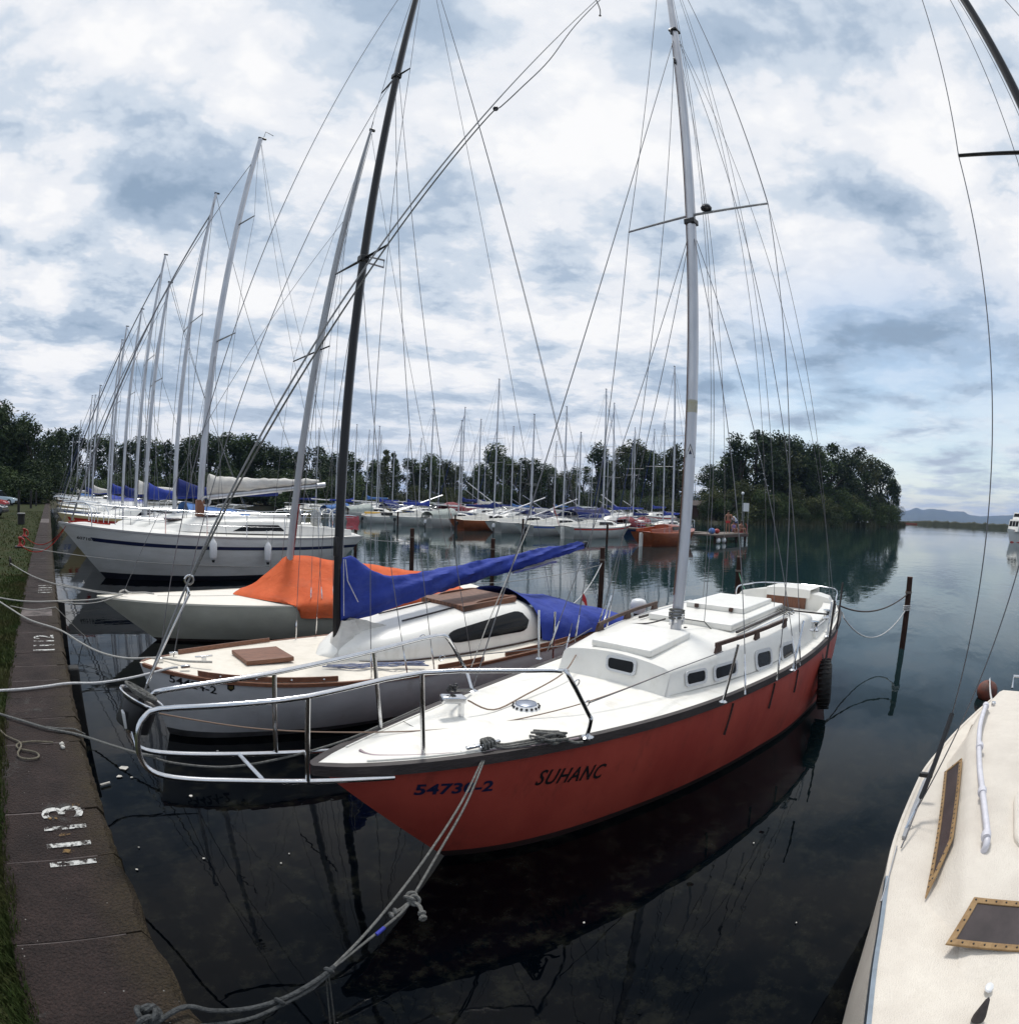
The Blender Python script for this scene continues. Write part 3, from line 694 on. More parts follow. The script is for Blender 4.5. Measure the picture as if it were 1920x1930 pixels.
    ln = MB(); rnd = random.Random(5)
    for k in range(9):
        a = at(1438+rnd.uniform(-6, 8), 1138+rnd.uniform(-4, 6), z=1.27); b = at(1478+rnd.uniform(-6, 20), 1153+rnd.uniform(-6, 6), z=1.27)
        ln.tube(smooth_path([a, a.lerp(b, .4)+Vector((0, 0, rnd.uniform(-.02, .05))), b], 5), .007, 5)
    ln.build('sheet_bundle', M_ROPEG, t)
    # ---------------- mast and standing rigging
    B = Vector((5.20, 2.70, 1.235)); T = Vector((6.03, 2.70, 12.3)); mz = lambda z: B.lerp(T, (z-B.z)/(T.z-B.z))
    mm = MB().tube([mz(z) for z in (1.235, 2, 4, 6, 8, 9.4, 11, 12.3)], [.056, .056, .056, .055, .054, .053, .046, .042], 16)
    ma = mm.build('mast', M_ALU, t, smooth=60)
    MB().tube([mz(1.6)+Vector((-.050, .040, 0)), mz(9.0)+Vector((-.050, .040, 0))], .006, 5).build('mast_track', mat('halyard_brown', (.12, .055, .03), .7), ma)
    MB().box(B+Vector((0, 0, .0)), (.20, .16, .035)).build('mast_step', M_DARKW, t, bevel=.006)
    for a_ in range(7):
        an = a_*.9; MB().box(B+Vector((.066*math.cos(an), .066*math.sin(an), .10+.03*(a_ % 3))), (.03, .03, .06)).build('halyard_cleat', M_STEEL, ma, bevel=.005)
    coil = MB()
    for k in range(4): coil.torus(B+Vector((0, 0, .14+.025*k)), (0.1*k, .1, 1), .075, .009, 16, 6)
    coil.build('halyard_coils', M_ROPEG, t)
    for z in (3.02,):                            # triangular warning sticker facing the quay
        p = mz(z); dv = (Vector((0, 0, HC))-p); dv.z = 0; dv.normalize(); sd_ = Vector((-dv.y, dv.x, 0)); up = Vector((0, 0, 1))
        def tri(k, off): return [p+dv*(.0585-abs(sx)*.018*k+off)+sd_*(.046*k*sx)+up*(.085*k*sz) for sx, sz in ((-1, -.62), (1, -.62), (0, 1.05))]
        MB().add(tri(1, .002), [(0, 1, 2)]).build('sticker', M_BLACK, ma, smooth=None)
        s_ = MB().add(tri(.78, .004), [(0, 1, 2)]).build('sticker_field', M_PLAS, ma, smooth=None)
        MB().add(tri(.34, .006), [(0, 1, 2)]).build('sticker_mark', M_NAVY, ma, smooth=None)
    yb = at(1300, 770, y=2.70); MB().tube([mz(yb.z-.04), mz(yb.z+.09)], .0568, 16, cap=False).build('tape_band', mat('old_tape', (.44, .44, .40), .7, col2=(.40, .38, .26), vscale=40), ma)
    SL = at(1185, 437, x=5.60); SR = at(1447, 383, x=5.60); SM = mz((SL.z+SR.z)/2)
    MB().tube([SL, SM, SR], [.013, .017, .013], 8).build('spreader', M_ALUD, t)
    lp = MB().lathe([(.03, 0), (.062, .012), (.066, .035), (.05, .05), (.05, .055)], lerp(SM, SR, .22)+Vector((-.02, 0, .02)), n=16).build('deck_light', M_BLACK, t)
    MB().lathe([(.052, .055), (.048, .072), (.02, .08)], lerp(SM, SR, .22)+Vector((-.02, 0, .02)), n=16).build('lens', M_PLAS, lp)
    h1 = mz(9.35); h2 = mz(8.55)
    for p_, s_ in ((h1, (.15, .13, .05)), (h1+Vector((-.08, .02, -.08)), (.03, .03, .12)), (h2+Vector((-.07, .02, 0)), (.03, .03, .12)), (mz(SM.z-.10), (.13, .13, .07))): MB().box(p_, s_).build('mast_fitting', M_BLACK, t, bevel=.01)
    dk = lambda px, py: at(px, py, z=.95)
    cn = [dk(1404, 1309), dk(1464, 1282), dk(1500, 1262), dk(1507, 1254)]
    fr = lambda p: Vector((p.x, 2*c(p.x)-p.y, p.z))
    H_in = lambda v: v
    masthead = mz(12.2); hound = mz(9.35); low = mz(SM.z-.15)
    for p, top, nm in ((cn[1], None, 'shroud'), (cn[0], low, 'shroud'), (cn[2], low, 'shroud'), (cn[3], hound, 'shroud')):
        for s in (0, 1):
            q = p if s == 0 else fr(p); q = H_in(q)
            if top is None:
                tip = SR if s == 0 else SL; MB().tube([q, tip, masthead], .0045, 6).build('shroud', M_WIRE, t); turnbuckle(t, q, tip)
            else:
                wires(t, 'shroud', q, top); turnbuckle(t, q, top, .34)
    for s in (-1, 1):
        wires(t, 'backstay', Vector((9.75, c(9.7)+s*.6, 1.0)), masthead)
        wires(t, 'topping_lift', mz(11.9)+Vector((.06, s*.03, 0)), Vector((6.9, c(6.9)+s*.5, 1.2)), .0035)
        wires(t, 'running_backstay', hound, Vector((8.6, c(8.6)+s*.95, .97)), .0035)
    wires(t, 'inner_stay', mz(9.25), at(890, 1300, z=.95), .005)
    wires(t, 'boom_lift', mz(11.5)+Vector((.07, 0, 0)), at(1327, 1172, z=1.32), .0035)
    bl_ = at(1327, 1172, z=1.32)
    MB().tube([B+Vector((0, 0, .14)), bl_, at(1350, 1197, z=1.2)], .006, 6).build('halyard_tail', M_ROPEG, t)
    MB().tube(smooth_path([B+Vector((.1, -.05, .03)), at(1310, 1186, z=1.22), at(1350, 1198, z=1.2), at(1368, 1213, z=1.2)], 5), .010, 6).build('halyard_tail', M_RAIL, t)
    MB().tube(smooth_path([B+Vector((-.05, .1, .12)), at(1220, 1175, z=1.26), at(1165, 1178, z=1.2), at(1118, 1196, z=1.15)], 5), .008, 6).build('halyard_tail', M_RAIL, t)
    # ---------------- roller furler on the bow railing
    F0 = Vector((.405, 2.70, 1.50)); FT = Vector((5.90, 2.70, 12.1)); fd = (FT-F0).normalized()
    dr = MB().lathe([(.02, -.16), (.085, -.15), (.09, -.14), (.088, -.02), (.118, -.004), (.118, .006), (.105, .004), (.095, -.02), (.018, -.025), (.014, .03)], F0, fd, 22).build('furling_drum', M_BLACK, t, smooth=35)
    MB().torus(F0+fd*.006, fd, .118, .006, 26, 6).build('drum_rim', M_STEEL, dr)
    MB().box(F0-fd*.08+Vector((-.075, -.055, 0)), (.014, .05, .08)).build('maker_plate', M_FRAME, dr, bevel=.004)
    rp_ = MB()
    for k in range(3): rp_.torus(F0+fd*(.02+.012*k)+Vector((-.01*k, 0, 0)), fd+Vector((.05*k, .04*k, 0)), .06+.012*k, .007, 18, 6)
    rp_.build('furling_line', M_ROPEG, dr)
    fo = MB(); pts = [F0+fd*s for s in (0, .9, 1.0, 1.02)]
    fo.tube([F0+fd*.05, F0+fd*4.6], .0055, 8); fo.tube([F0+fd*4.6, FT], .005, 8)
    fo.build('forestay', mat('stay_dull', (.22, .22, .22), .5, .5), t)
    # slack halyard and shackles lying along the forestay
    sx = Vector((0, -.03, 0)); pp = lambda a, off=(0, 0, 0): F0+fd*a+Vector(off)
    MB().tube(smooth_path([pp(.65, (0, -.03, 0)), pp(2.0, (.02, -.05, 0)), pp(3.2, (.02, -.04, 0)), pp(4.25, (.03, -.02, 0)), pp(4.5, (.05, 0, -.03)), pp(4.9, (.06, 0, -.06)), pp(5.6, (.09, 0, -.05)), pp(6.6, (.05, 0, 0)), pp(8.3, (.03, 0, 0)), pp(11, (.02, 0, 0))], 6), .005, 6).build('jib_halyard', M_ROPEG, t)
    MB().ball(pp(4.42, (.03, 0, -.02)), .022, 10, 8).build('halyard_block', M_BLACK, t)
    MB().tube(smooth_path([pp(7.55), pp(7.5, (.08, 0, -.10)), pp(7.5, (.07, 0, -.24))], 4), [.006]*8+[.016], 6).build('rope_end', M_ROPEG, t)
    sh_ = MB(); sh_.torus(pp(.62), (0, 1, .2), .022, .006, 12, 6); sh_.torus(pp(.56, (.02, 0, 0)), (1, 0, .2), .020, .005, 12, 6); sh_.tube([pp(.08), pp(.55, (.03, -.01, 0))], .007, 6)
    sh_.build('shackles', M_STEEL, t)
    # ---------------- pulpit: two rails, uprights, low platform
    r = .0145
    near = [at(1105, 1390, z=.95), at(1113, 1358, y=2.03), at(1108, 1345, y=2.03), at(1072, 1275, z=1.49), at(1060, 1265, z=1.5), at(990, 1264, z=1.5), at(795, 1268, z=1.5), at(580, 1313, z=1.5), at(430, 1329, z=1.5), at(300, 1337, z=1.49), at(272, 1352, z=1.46), at(260, 1378, y=2.56), at(262, 1420, y=2.56), at(278, 1448, y=2.56), at(310, 1463, y=2.55), at(370, 1470, y=2.54), at(450, 1472, y=2.53), at(590, 1473, y=2.50), at(742, 1466, y=2.47)]
    cy = lambda p: Vector((p.x, 2*c(p.x)-p.y, p.z))
    far = [cy(p) for p in near]
    far[0:8] = [at(890, 1303, z=.95), at(880, 1268, z=1.08), at(872, 1252, z=1.14), at(846, 1206, z=1.46), at(832, 1198, z=1.5), at(790, 1205, z=1.5), at(705, 1227, z=1.5), at(517, 1268, z=1.5)]
    far[8] = at(400, 1287, z=1.5); far[9] = at(305, 1302, z=1.49); far[10] = at(285, 1312, z=1.46)
    for P in (near, far): MB().tube(smooth_path(P, 3), r, 12).build('pulpit_rail', M_STEEL, t, smooth=80)
    ups = []
    for (pt_, pb) in (((795, 1268), (798, 1428)), ((580, 1313), (580, 1473))):
        a = at(*pt_, z=1.5)
        b = at(pb[0], pb[1], z=.965) if pb[0] > 700 else at(pb[0], pb[1], y=2.50)
        ups.append((a, b))
    for a, b in ups:
        MB().tube([a, b], r*.95, 10).build('pulpit_upright', M_STEEL, t)
    for a, b in ((far[6], at(718, 1377, z=.97)), (far[7], Vector((ups[1][1].x, 2*c(1)-ups[1][1].y, ups[1][1].z)))): MB().tube([a, b], r*.95, 10).build('pulpit_upright', M_STEEL, t)
    for p in (near[0], ups[0][1], far[0], at(718, 1377, z=.965)):
        MB().lathe([(.048, -.004), (.048, .006), (.03, .012), (.018, .02)], p, n=18).build('foot_flange', M_STEEL, t)
    a = at(497, 1472, y=2.525); MB().tube([a, cy(a)], r*.9, 10).build('platform_bar', M_STEEL, t)
    a = near[12]; MB().tube([a, F0-fd*.15, cy(a)], r*.9, 10).build('furler_bracket', M_STEEL, t)
    for p, q in ((near[2].lerp(near[3], .25), 1), (near[2].lerp(near[3], .8), 1)):
        for f_ in (lambda v: v, cy):
            MB().torus(f_(p)+Vector((.03, 0, .0)), (0, 1, .3), .026, .004, 14, 5).build('rail_eye', M_STEEL, t)
    # lifelines and stanchions
    s1 = [(at(1362, 1324, z=.93), at(1391, 1215, y=1.66)), (at(1493, 1264, z=.93), at(1514, 1170, y=1.52)), (at(1558, 1200, z=.95), at(1567, 1135, y=1.58)), (at(1577, 1190, z=.96), at(1590, 1116, y=1.75))]
    for a, b in s1[:3]:
        b = a+(b-a)*min(1, .60/(b-a).length)
        for f_ in (lambda v: v, cy):
            MB().tube([f_(a), f_(b)], .0115, 8).build('stanchion', M_STEEL, t); MB().lathe([(.035, 0), (.035, .006), (.016, .02)], f_(a), n=14).build('stanchion_base', M_STEEL, t)
    for f_ in (lambda v: v, cy):
        k1 = near[2].lerp(near[3], .25)+Vector((.05, 0, 0))
        e0 = s1[0][0]+Vector((.04, .02, .55))
        MB().tube([f_(k1), f_(at(1270, 1262, z=1.17)), f_(at(1362, 1228, z=1.22))], .0045, 6).build('lifeline', M_WIRE, t)
    for a, b in (((1556, 1243), (1568, 1136)), ((1576, 1186), (1590, 1118))):
        a = at(*a, z=.97); MB().tube([a, Vector((a.x+.02, a.y-.02, a.z+.62))], .013, 8).build('stern_post', M_RAIL, t)
    # pushpit at the stern
    for s in (-1, 1):
        P = [Vector((9.0, c(9)+s*.86, .97)), Vector((9.0, c(9)+s*.86, 1.22)), Vector((9.3, c(9)+s*.80, 1.26)), Vector((9.8, c(9)+s*.6, 1.26)), Vector((9.95, c(9), 1.26))]
        MB().tube(smooth_path(P, 5), .0115, 8).build('pushpit_rail', M_STEEL, t)
    # ---------------- foredeck gear
    v = at(991, 1337, z=.985)
    ve = MB().lathe([(.115, -.01), (.118, .004), (.105, .014), (.082, .040), (.080, .042)], v, n=28).build('mushroom_vent', M_PLAS, t, smooth=40)
    MB().lathe([(.081, .040), (.075, .050), (.05, .058), (.01, .060)], v, n=28).build('vent_cap', mat('vent_steel', (.35, .38, .45), .25, .9), ve)
    ho = MB()
    for k in range(16):
        a_ = 2*math.pi*k/16; ho.ball(v+Vector((.094*math.cos(a_), .094*math.sin(a_), .028)), .0105, 8, 6, (1, 1, 1.0))
    ho.build('vent_holes', M_BLACK, ve)
    w0 = at(868, 1362, z=.97)
    wn = MB().box(w0+Vector((0, .02, .012)), (.26, .10, .03)).build('stay_plate', M_RAIL, t, bevel=.005)
    MB().box(w0+Vector((.02, .02, .08)), (.03, .03, .12)).build('plate_post', M_STEEL, wn)
    MB().box(w0+Vector((-.02, .06, .16)), (.17, .085, .05), (Vector((.9, -.35, -.1)).normalized(), Vector((.35, .93, 0)).normalized(), Vector((0.1, 0, 1)).normalized())).build('fairlead_box', M_STEEL, wn, bevel=.012)
    g = MB()
    for k in range(8):
        g.ball(w0+Vector((-.01+random.uniform(-.03, .04), .07+random.uniform(-.025, .03), .205+random.uniform(0, .045))), random.uniform(.012, .02), 8, 6)
    g.tube(smooth_path([w0+Vector((0, .07, .22)), w0+Vector((.10, .20, .16)), at(888, 1300, z=1.0)], 4), .012, 6)
    tag(g.build('stay_shackles', M_BLACK, wn), kind='stuff')
    MB().tube(smooth_path([w0+Vector((.08, .02, .14)), at(930, 1338, z=1.02), at(990, 1310, z=1.03), at(1060, 1270, z=1.06), at(1085, 1235, z=1.12)], 5), .006, 6).build('furling_sheet', mat('line_tan', (.22, .15, .11), .8), t)
    MB().tube(smooth_path([at(300, 1345, z=1.35), at(500, 1375, z=1.12), at(720, 1380, z=1.02), at(870, 1372, z=1.0), at(960, 1359, z=1.0), at(1110, 1322, z=1.06), at(1270, 1262, z=1.14)], 5), .0045, 6).build('furling_control_line', mat('line_tan', (.22, .15, .11), .8), t)
    # toe rail pipe along the near side of the foredeck
    MB().tube(smooth_path([at(678, 1414, z=1.01), at(690, 1421, z=1.0), at(715, 1425, z=.995), at(800, 1424, z=.985), at(900, 1417, z=.975), at(1000, 1407, z=.97), at(1090, 1392, z=.965)], 4), .0095, 8).build('toe_rail', mat('pipe_violet', (.30, .24, .26), .5, .4), t)
    cle = at(915, 1412, z=.98)
    MB().beam(cle+Vector((-.13, .03, .03)), cle+Vector((.10, -.02, .035)), .025, .02).box(cle+Vector((-.01, 0, .01)), (.08, .03, .04)).build('mooring_cleat', M_STEEL, t, bevel=.006)
    seam = MB().tube([at(760, 1360, z=1.0), at(872, 1418, z=.985)], .0022, 5).build('deck_seam', M_RAIL, t)
    for s in (-1, 1):
        MB().tube(smooth_path([Vector((X, c(X)-s*max(0, H.hb(X)-.045), H.zs(X)+.012)) for X in (1.6, 1.9, 2.3, 2.7)], 4), .006, 6).build('margin_strip', M_DECK, t)
    return H, t, near, far, cle
HR, RED, PN, PF, RCLEAT = red_boat()

def coil():
    """loose coil of mooring line lying on the red boat's deck edge"""
    rnd = random.Random(8); mb = MB()
    for k in range(26):
        px = 1040+rnd.gauss(0, 9); py = 1389+rnd.gauss(0, 4); ln = rnd.uniform(14, 30); a_ = rnd.uniform(-.75, .45)
        P = [at(px-ln*math.cos(a_), py+ln*.4*math.sin(a_)+rnd.uniform(-2, 2), z=.985+rnd.uniform(0, .05)), at(px, py+rnd.uniform(-5, 3), z=1.0+rnd.uniform(.02, .09)), at(px+ln*math.cos(a_)*.7, py-ln*.5*math.sin(a_)+rnd.uniform(-3, 3), z=.985+rnd.uniform(0, .06))]
        mb.tube(smooth_path(P, 5), .0085, 6)
    for d in (0, 3, 7):
        mb.tube(smooth_path([RCLEAT+Vector((0, 0, .04)), at(950, 1410-d, z=.985), at(990, 1405-d*1.2, z=.985), at(1025, 1398-d, z=1.0)], 5), .0085, 6)
    mb.tube(smooth_path([at(1055, 1394, z=.99), at(1070, 1396, z=.985), at(1085, 1400, z=.98), at(1098, 1399, z=.98)], 4), .011, 6)
    for k in range(4): mb.torus(RCLEAT+Vector((-.02+.018*k, 0, .035)), (1, .3*k-.4, .2), .034, .009, 12, 6)
    tag(mb.build('rope_coil', M_ROPEG), 'tangled grey rope coil on the white foredeck of the red boat', 'rope')
coil()
def tyre():
    c = at(1553, 1289, y=HR.side(7.15, .45).y-.085); ax = Vector((.25, -1, .10)).normalized()
    t = thing('tyre_fender', 'black car tyre hung as a fender at the red boat stern quarter', 'tyre', c)
    MB().torus(c, ax, .215, .098, 36, 14, .95).build('tread', M_RUB, t, smooth=180)
    tb = MB()
    for k in range(30):
        a = 2*math.pi*k/30; X = ax.orthogonal().normalized(); Y = ax.cross(X); d = X*math.cos(a)+Y*math.sin(a)
        tb.box(c+d*.313, (.010, .15, .016), (d, ax, d.cross(ax)))
    tb.build('tread_blocks', M_RUB, t)
    MB().tube([c+Vector((0, .03, .22)), c+Vector((-.03, .12, .52))], .007, 6).build('lanyard', M_ROPEG, t)
tyre()
# ------------------------------------------------------------------ the blue-covered sailboat beside the red one
def cloth_wob(p, s, a):
    return p+Vector((noise.noise(p*s)*a, noise.noise(p*s+Vector((9, 3, 1)))*a, noise.noise(p*s+Vector((4, 7, 2)))*a))
def blue_boat():
    c = lambda X: 5.80+.015*(X-.9)
    st = [(.89, 0, .79), (1.0, .14, .775), (1.25, .34, .74), (1.6, .55, .70), (2.3, .82, .655), (3.0, .97, .63), (3.7, 1.04, .61), (4.6, 1.07, .60), (5.7, 1.08, .60), (6.8, 1.0, .62), (7.9, .80, .65)]
    wl = [(1.13, 0), (1.3, .14), (1.6, .28), (2.08, .42), (2.65, .56), (3.41, .68), (4.4, .80), (5.6, .82), (6.6, .7), (7.3, .45)]
    H = Hull(st, wl, c, bulge=.07)
    t = thing('sailboat', 'grey white sailboat with blue boom cover and brown wooden hatches', 'sailboat', (4.4, 5.8, 0))
    H.shell(us=(0, .06, .14, .28, .45, .62, .8, .9)).build('hull', M_GREY, t, smooth=40)
    H.shell(us=(.9, 1, 1.5, 2)).build('boot_top', mat('boot_grey', (.10, .10, .105), .6, var=.5, vscale=5), t, smooth=40)
    H.deck(camber=.045).build('deck', M_CREAM, t, smooth=40)
    for s in (-1, 1):
        H.rail(s, .92, 7.9, w=.035, h=.035, top=.008, out=.014).build('rub_rail', M_TEAK, t)
        for a, b in ((1.42, 2.75), (3.95, 4.62), (4.98, 6.6)):
            rg = []
            for i in range(13):
                x = lerp(a, b, i/12); p = Vector((x, c(x)+s*(H.hb(x)-.045), H.zs(x)+.01)); rg.append([p+Vector((0, -.011, 0)), p+Vector((0, -.009, .05)), p+Vector((0, .009, .05)), p+Vector((0, .011, 0))])
            MB().loft(rg, closed=True, cap0=True, cap1=True).build('toe_rail', M_TEAK, t)
    bolts = MB()
    for x in (1.62, 1.95, 2.28, 2.6): bolts.ball(Vector((x, c(x)-H.hb(x)+.028, H.zs(x)+.035)), .011, 8, 5)
    tag(bolts.build('rail_bolts', M_STEEL, t), kind='stuff')
    za = lambda px, py: H.side(*(lambda p: (p.x, p.z))(at(px, py, y=5.15)), -1).z
    a, b = H.pix(319, 1285), H.pix(408, 1309)
    H.text('54424-2', a.x, a.z, b.x, b.z, .085, bold=.015, spacing=1.02).build('registration_number', M_BLACK, t, smooth=None)
    ep = H.pix(428, 1303); em = []
    for u, w in ((0, 1), (1, 1), (1, .35), (.5, 0), (0, .35)): em.append(H.side(ep.x+.065*u, ep.z+.075*w, -1, .005))
    e1 = MB().add(em, [(0, 1, 2, 3, 4)]).build('emblem', M_BLACK, t, smooth=None)
    em2 = [H.side(ep.x+.013+.039*u, ep.z+.023+.036*w, -1, .007) for u, w in ((0, 1), (1, 1), (1, .25), (.5, 0), (0, .25))]
    MB().add(em2, [(0, 1, 2, 3, 4)]).build('emblem_field', mat('emblem_bronze', (.12, .09, .03), .5), e1, smooth=None)
    # cabin: low rounded coachroof, long dark window each side
    def ring(x, w, h):
        z0 = H.zs(x)+.025; r_ = []
        for k in range(17):
            a = math.pi*k/16; r_.append(Vector((x, c(x)-w*math.copysign(abs(math.cos(a))**.62, math.cos(a)), z0+h*math.sin(a)**.62)))
        return r_
    prof = [(2.98, .05, .02), (3.15, .28, .13), (3.4, .45, .24), (3.8, .60, .34), (4.4, .70, .43), (5.0, .74, .49), (5.5, .755, .52), (5.85, .75, .52), (5.98, .73, .46), (6.02, .70, .02)]
    xs = [p[0] for p in prof]
    X = [lerp(2.98, 6.02, i/40) for i in range(41)]
    MB().loft([ring(x, interp(x, xs, [p[1] for p in prof]), interp(x, xs, [p[2] for p in prof])) for x in X], cap0=True, cap1=True).build('cabin', M_WHITE, t, smooth=50)
    def cs(x, hfrac, s=-1, off=.006):
        w = interp(x, xs, [p[1] for p in prof]); h = interp(x, xs, [p[2] for p in prof]); z0 = H.zs(x)+.025
        sn = hfrac**(1/.62); cs_ = math.sqrt(max(0, 1-sn*sn))**.62
        return Vector((x, c(x)+s*(w*cs_+off), z0+h*hfrac+off*.3))
    for s in (-1, 1):
        top = []; n = 22
        xa, xb = 4.36, 5.72; lo = lambda x: lerp(.36, .30, (x-xa)/(xb-xa)); hi = lambda x: lerp(.66, .80, (x-xa)/(xb-xa))
        def strip(off, k):
            rows = []
            for i in range(n+1):
                u = i/n; x = lerp(xa-k, xb+k, u); e = min(1, min(u, 1-u)*7); e = math.sqrt(max(0, 1-(1-e)**2)); m_ = (lo(x)+hi(x))/2; d_ = (hi(x)-lo(x))/2*e+k*.6*e
                rows.append([cs(x, m_-d_+2*d_*j/4, s, off) for j in range(5)])
            return rows
        f = MB().loft(strip(.005, .014) if s < 0 else [list(reversed(q)) for q in strip(.005, .014)]).build('window', M_RUB, t, smooth=60)
        MB().loft(strip(.010, 0) if s < 0 else [list(reversed(q)) for q in strip(.010, 0)]).build('pane', M_PANE, f, smooth=60)
        MB().tube([cs(x, .02, s, .012) for x in [lerp(3.3, 6.0, i/14) for i in range(15)]], .010, 6).build('cabin_trim', M_DARKW, t)
        hr = MB(); P = [cs(5.05, .965, s, .0)+Vector((0, 0, .0)), cs(5.10, .965, s)+Vector((0, 0, .06)), cs(5.45, .965, s)+Vector((0, 0, .065)), cs(5.78, .965, s)+Vector((0, 0, .06)), cs(5.82, .965, s)]
        hr.tube(smooth_path(P, 4), .014, 8); hr.tube([cs(5.45, .96, s), cs(5.45, .965, s)+Vector((0, 0, .06))], .018, 8)
        hr.build('handrail', M_TEAK, t)
        MB().beam(cs(4.0, .975, s, .01)+Vector((0, .05*-s, .02)), cs(5.1, .985, s, .01)+Vector((0, .05*-s, .02)), .016, .016).build('hatch_track', M_RAIL, t)
    # wooden sliding hatch
    zt = lambda x: H.zs(x)+.03+interp(x, xs, [p[2] for p in prof])
    q = [Vector((4.82, c(5)-.44, zt(4.85)-.005)), Vector((5.75, c(5.8)-.46, zt(5.75)+.0)), Vector((5.75, c(5.8)+.46, zt(5.75)+.0)), Vector((4.82, c(5)+.44, zt(4.85)-.005))]
    MB().prism([v-Vector((0, 0, .03)) for v in q], (0, 0, .075)).build('sliding_hatch', M_TEAKP, t, smooth=None, bevel=.006)
    # fore hatch
    q = [at(457, 1237, z=.77), at(487, 1256, z=.77), at(583, 1252, z=.77), at(528, 1224, z=.77)]
    q = [Vector((2.02, c(2)+.27, .715)), Vector((2.02, c(2)-.22, .715)), Vector((2.58, c(2.5)-.22, .705)), Vector((2.58, c(2.5)+.27, .705))]
    MB().prism(list(reversed(q)) if False else q, (0, 0, .05)).build('fore_hatch', M_TEAK, t, smooth=None, bevel=.008)
    cl = Vector((1.62, c(1.6)+.02, .755))
    k = MB(); k.beam(cl+Vector((-.10, .02, .03)), cl+Vector((.10, .02, .03)), .02, .02); k.box(cl+Vector((0, .02, 0)), (.05, .03, .05)); k.build('mooring_cleat', M_STEEL, t, bevel=.005)
    k = MB().box(Vector((1.12, c(1.1), .80)), (.06, .05, .05)); k.build('stemhead_fitting', M_STEEL, t, bevel=.006)
    for s in (-1, 1): MB().box(Vector((1.33, c(1.3)+s*.26, .785)), (.10, .03, .03)).build('fairlead', M_STEEL, t, bevel=.005)
    # mast, two pairs of spreaders, rigging
    B = Vector((3.24, 5.83, .66)); T = Vector((3.46, 5.83, 12.0)); mz = lambda z: B.lerp(T, (z-B.z)/(T.z-B.z))
    ma = MB().tube([mz(z) for z in (.66, 1.4, 3, 6, 9, 12.0)], [.050, .050, .050, .049, .046, .040], 14).build('mast', M_MASTB, t, smooth=60)
    MB().beam(mz(.9)+Vector((.050, -.012, 0)), mz(11.8)+Vector((.044, -.012, 0)), .010, .016).build('sail_track', M_ALUD, ma)
    MB().box(B+Vector((0, 0, .03)), (.22, .16, .06)).build('mast_step', M_ALUD, t, bevel=.01)
    MB().box(mz(1.9)+Vector((-.05, -.03, 0)), (.05, .05, .22)).build('mast_winch', M_MASTB, ma, bevel=.01)
    tips = []
    for (pl, pr, zc) in (((632, 517), (732, 460), 5.31), ((719, 175), (773, 128), 8.43)):
        m_ = mz(zc); a = at(*pl, x=m_.x+.08); b = at(*pr, x=m_.x+.08); tips.append((a, b))
        MB().tube([a, m_, b], [.011, .020, .011], 8).build('spreader', M_MASTB, t)
        MB().box(m_, (.12, .12, .10)).build('spreader_bracket', M_MASTB, t, bevel=.02)
    br = at(700, 480, x=mz(5.3).x); MB().tube([mz(5.36), mz(5.36)+Vector((.30, .0, .02)), mz(5.30)+Vector((.30, 0, -.02)), mz(5.28)], .014, 6).build('jumper_bracket', M_ALUD, t)
    dk = [(at(700, 1277, z=.63), None), (at(768, 1273, z=.63), 5.2), (at(818, 1262, z=.63), 8.35)]
    mir = lambda p: Vector((p.x, 2*c(p.x)-p.y, p.z))
    for i, (p, z) in enumerate(dk):
        for s in (0, 1):
            q_ = p if s == 0 else mir(p); tp = tips[0][1 if s else 0]; tp = tips[0][0] if abs(tips[0][0].y-q_.y) < abs(tips[0][1].y-q_.y) else tips[0][1]
            tp2 = tips[1][0] if abs(tips[1][0].y-q_.y) < abs(tips[1][1].y-q_.y) else tips[1][1]
            if z is None: MB().tube([q_, tp, tp2, mz(11.8)], .0042, 6).build('shroud', M_WIRE, t)
            else: MB().tube([q_, mz(z)], .0042, 6).build('shroud', M_WIRE, t)
            turnbuckle(t, q_, tp if z is None else mz(z), .26)
    hd = Vector((1.12, c(1.1), .82))
    wires(t, 'forestay', hd, mz(11.8), .005); wires(t, 'forestay', hd+Vector((.15, 0, 0)), mz(8.5), .005)
    for s in (-1, 1): wires(t, 'backstay', Vector((7.7, c(7.7)+s*.5, .68)), mz(11.9), .0038)
    wires(t, 'topping_lift', at(1098, 1025, y=5.9), mz(11.9), .004)
    wires(t, 'runner', at(890, 1252, z=.62), mz(8.4)+Vector((.03, -.03, 0)), .004)
    MB().tube([at(888, 1258, z=.63), at(917, 1180, y=4.95), at(1000, 985, y=5.6)], .006, 6).build('vang_line', M_ROPE, t)
    # boom with blue cover: tall at the mast, tapering to the outer end
    def cover():
        G = Vector((3.27, 5.80, 1.30)); E = at(1098, 1027, y=5.95); rings = []; n = 64; k = 22
        for i in range(n+1):
            s = i/n; ax = G.lerp(E, s)
            top = interp(s, (0, .03, .08, .14, .22, .32, .5, .75, .93, 1), (.46, .45, .32, .17, .11, .105, .10, .085, .06, .04))
            bot = interp(s, (0, .05, .15, .4, .7, .93, 1), (.26, .27, .24, .165, .12, .07, .05)); wd = interp(s, (0, .04, .12, .3, .6, 1), (.060, .09, .13, .14, .11, .045))
            r_ = []
            for j in range(k):
                a = 2*math.pi*j/k; z = math.sin(a); y = math.cos(a); zz = z*top if z > 0 else z*bot
                p = ax+Vector((0, y*wd*(1-.35*abs(z)**2), zz)); cr = .022*math.sin(26*s+5*a)+.03*noise.noise(Vector((s*14, a*1.3, 3)))+.02*noise.noise(Vector((s*40, a*3, 1)))
                r_.append(p+Vector((0, y*cr, z*cr*.8)))
            rings.append(r_)
